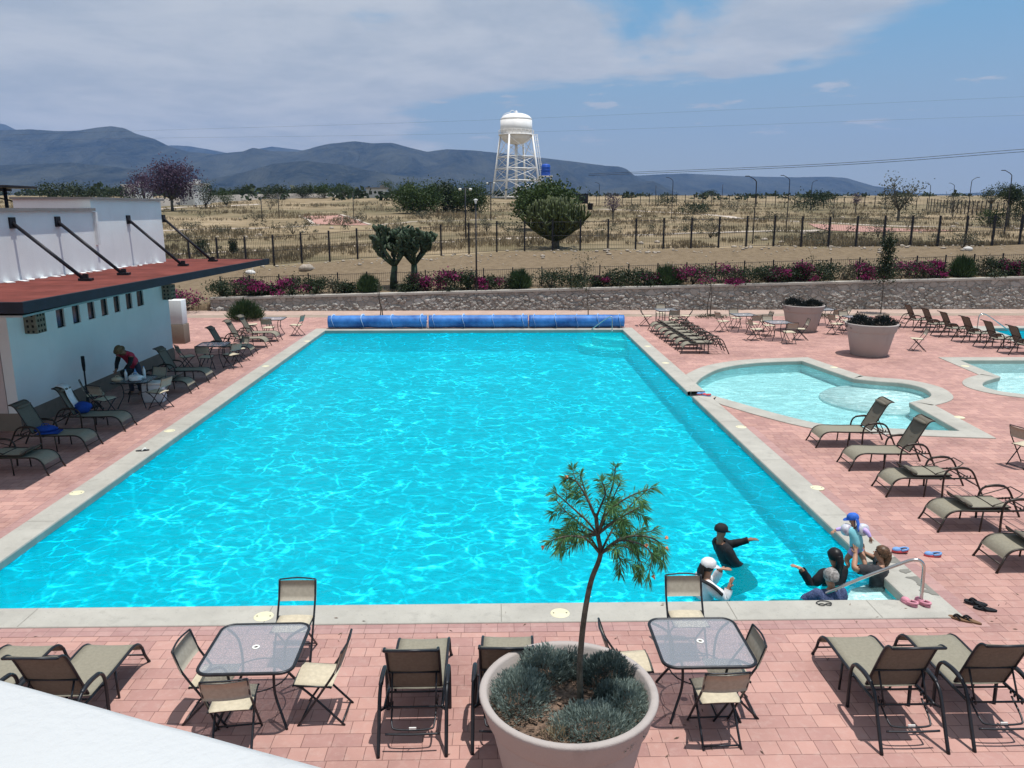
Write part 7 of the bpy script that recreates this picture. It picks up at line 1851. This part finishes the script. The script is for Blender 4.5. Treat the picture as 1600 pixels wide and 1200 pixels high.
r, b, f, up = person(loc, yw, "small child in a blue sun hat and aqua swim top held up above the water", J, sc, 'skin', [("swim_top", 'aqua_cloth', 'vest'), ("swim_bottoms", 'lilac_cloth', 'shorts'), ("sleeves", 'lilac_cloth', 'sleeves')], look=V(-0.45, 1, -0.215), curl=0.6)
hat = cap_hat(r, h_, f, up, sc * 1.22, M['hat_blue'], 'front')
fp = MB(); vs = []; x = f.cross(up).normalized()
for i in range(7):
    for j in range(7):
        u = (j / 6 - 0.5) * 2; t = i / 6; vs.append(h_ + x * (u * (0.072 + 0.02 * t)) - f * (0.068 + 0.02 * t - 0.03 * u * u) + up * (0.035 - 0.19 * t) + x * 0.01 * math.sin(u * 7) * t)
fp.add(vs, [(i * 7 + j, i * 7 + j + 1, (i + 1) * 7 + j + 1, (i + 1) * 7 + j) for i in range(6) for j in range(6)], 0, True)
o = fp.build("neck_flap", M['hat_blue'], hat); md = o.modifiers.new("t", 'SOLIDIFY'); md.thickness = 0.006
for k in ('l', 'r'):
    a, e = J['arms'][k][0], J['arms'][k][1]; d = (e - a).normalized(); q = d.to_track_quat('Z', 'Y').to_matrix().to_4x4(); c = a.lerp(e, 0.55)
    fm = MB(); fm.lathe([(0.04, -0.055), (0.068, -0.06), (0.088, -0.035), (0.092, 0.0), (0.088, 0.035), (0.068, 0.06), (0.04, 0.055)], 18, mat4=Matrix.Translation(c) @ q)
    fm.build("arm_float", M['float_pink'], r)
hc = Q(1378, 864, 10.42); loc = V(hc.x + 0.02, hc.y, FLOOR); yw = R(52)
h_ = lo(1377, 865, 10.42); s1 = 1.0; w1 = lo(1337, 866, 10.52); w2 = lo(1350, 864, 10.68)
J = dict(head=h_, neck=h_ + V(0, -0.03, -0.13), chest=h_ + V(0, -0.03, -0.275), spine=h_ + V(0, -0.02, -0.53), pelvis=h_ + V(0, 0, -0.71),
         arms={'l': (h_ + V(-0.175, 0.0, -0.205), lo(1334, 889, 10.32), w1, lo(1337, 853, 10.56) - w1), 'r': (h_ + V(0.175, 0.02, -0.205), lo(1368, 873, 10.74), w2, lo(1347, 855, 10.70) - w2)},
         legs=stand_legs(h_.z - 0.77), backl=V(-0.6, -0.6, 0.2), backr=V(0.6, 0.4, 0.2))
r, b, f, up = person(loc, yw, "brown haired mother in a black tee lifting the child at the pool edge", J, s1, 'skin', [("tee_shirt", 'charcoal_cloth', 'tee'), ("shorts", 'black_cloth', 'shorts')], look=V(-0.1, 1, 0.25), curl=0.3)
hair_cap(r, h_, f, up, s1, M['brown_hair'], 0.24)
# 7 bending man at the laden table
loc = V(-10.35, 22.0, 0); yw = R(172)
J = dict(pelvis=V(0, -0.10, 0.88), spine=V(0, 0.06, 1.08), chest=V(0, 0.26, 1.24), neck=V(0, 0.42, 1.34), head=V(0, 0.53, 1.40),
         arms={'l': (V(-0.18, 0.27, 1.23), V(-0.20, 0.40, 1.00), V(-0.12, 0.58, 0.84), V(0.1, 0.7, -0.6)), 'r': (V(0.18, 0.27, 1.23), V(0.20, 0.40, 0.99), V(0.10, 0.60, 0.85), V(-0.1, 0.7, -0.6))},
         legs={'l': (V(-0.10, -0.10, 0.86), V(-0.12, -0.03, 0.47), V(-0.12, -0.10, 0.08), V(-0.12, 0.05, 0.03)), 'r': (V(0.10, -0.10, 0.86), V(0.12, 0.0, 0.47), V(0.12, -0.06, 0.08), V(0.12, 0.09, 0.03))})
r, b, f, up = person(loc, yw, "man in a red vest and brimmed hat bending over the laden table in the shade", J, 1.0, 'skin_tan', [("long_sleeves", 'black_cloth', 'sleeves'), ("vest", 'red_vest', 'vest'), ("trousers", 'jeans', 'trousers')], look=V(0, 0.75, -0.65))
cap_hat(r, J['head'], f, up, 1.0, M['straw'], 'round'); hair_cap(r, J['head'], f, up, 1.0, M['black_hair'])

# =================================================================== HAZE
hz = MB(); hz.box((0, 3990, 390), (15200, 8200, 800)); ho = hz.build("haze", [])
hm = bpy.data.materials.new("haze_air"); hm.use_nodes = True; nt = hm.node_tree; nt.nodes.clear()
out = nt.nodes.new('ShaderNodeOutputMaterial'); pv2 = nt.nodes.new('ShaderNodeVolumePrincipled')
pv2.inputs['Color'].default_value = (0.30, 0.52, 1.0, 1); pv2.inputs['Density'].default_value = 0.000085; pv2.inputs['Anisotropy'].default_value = 0.1
nt.links.new(pv2.outputs[0], out.inputs['Volume']); ho.data.materials.append(hm); ho['kind'] = 'stuff'; ho['label'] = "thin blue haze in the air over the valley"
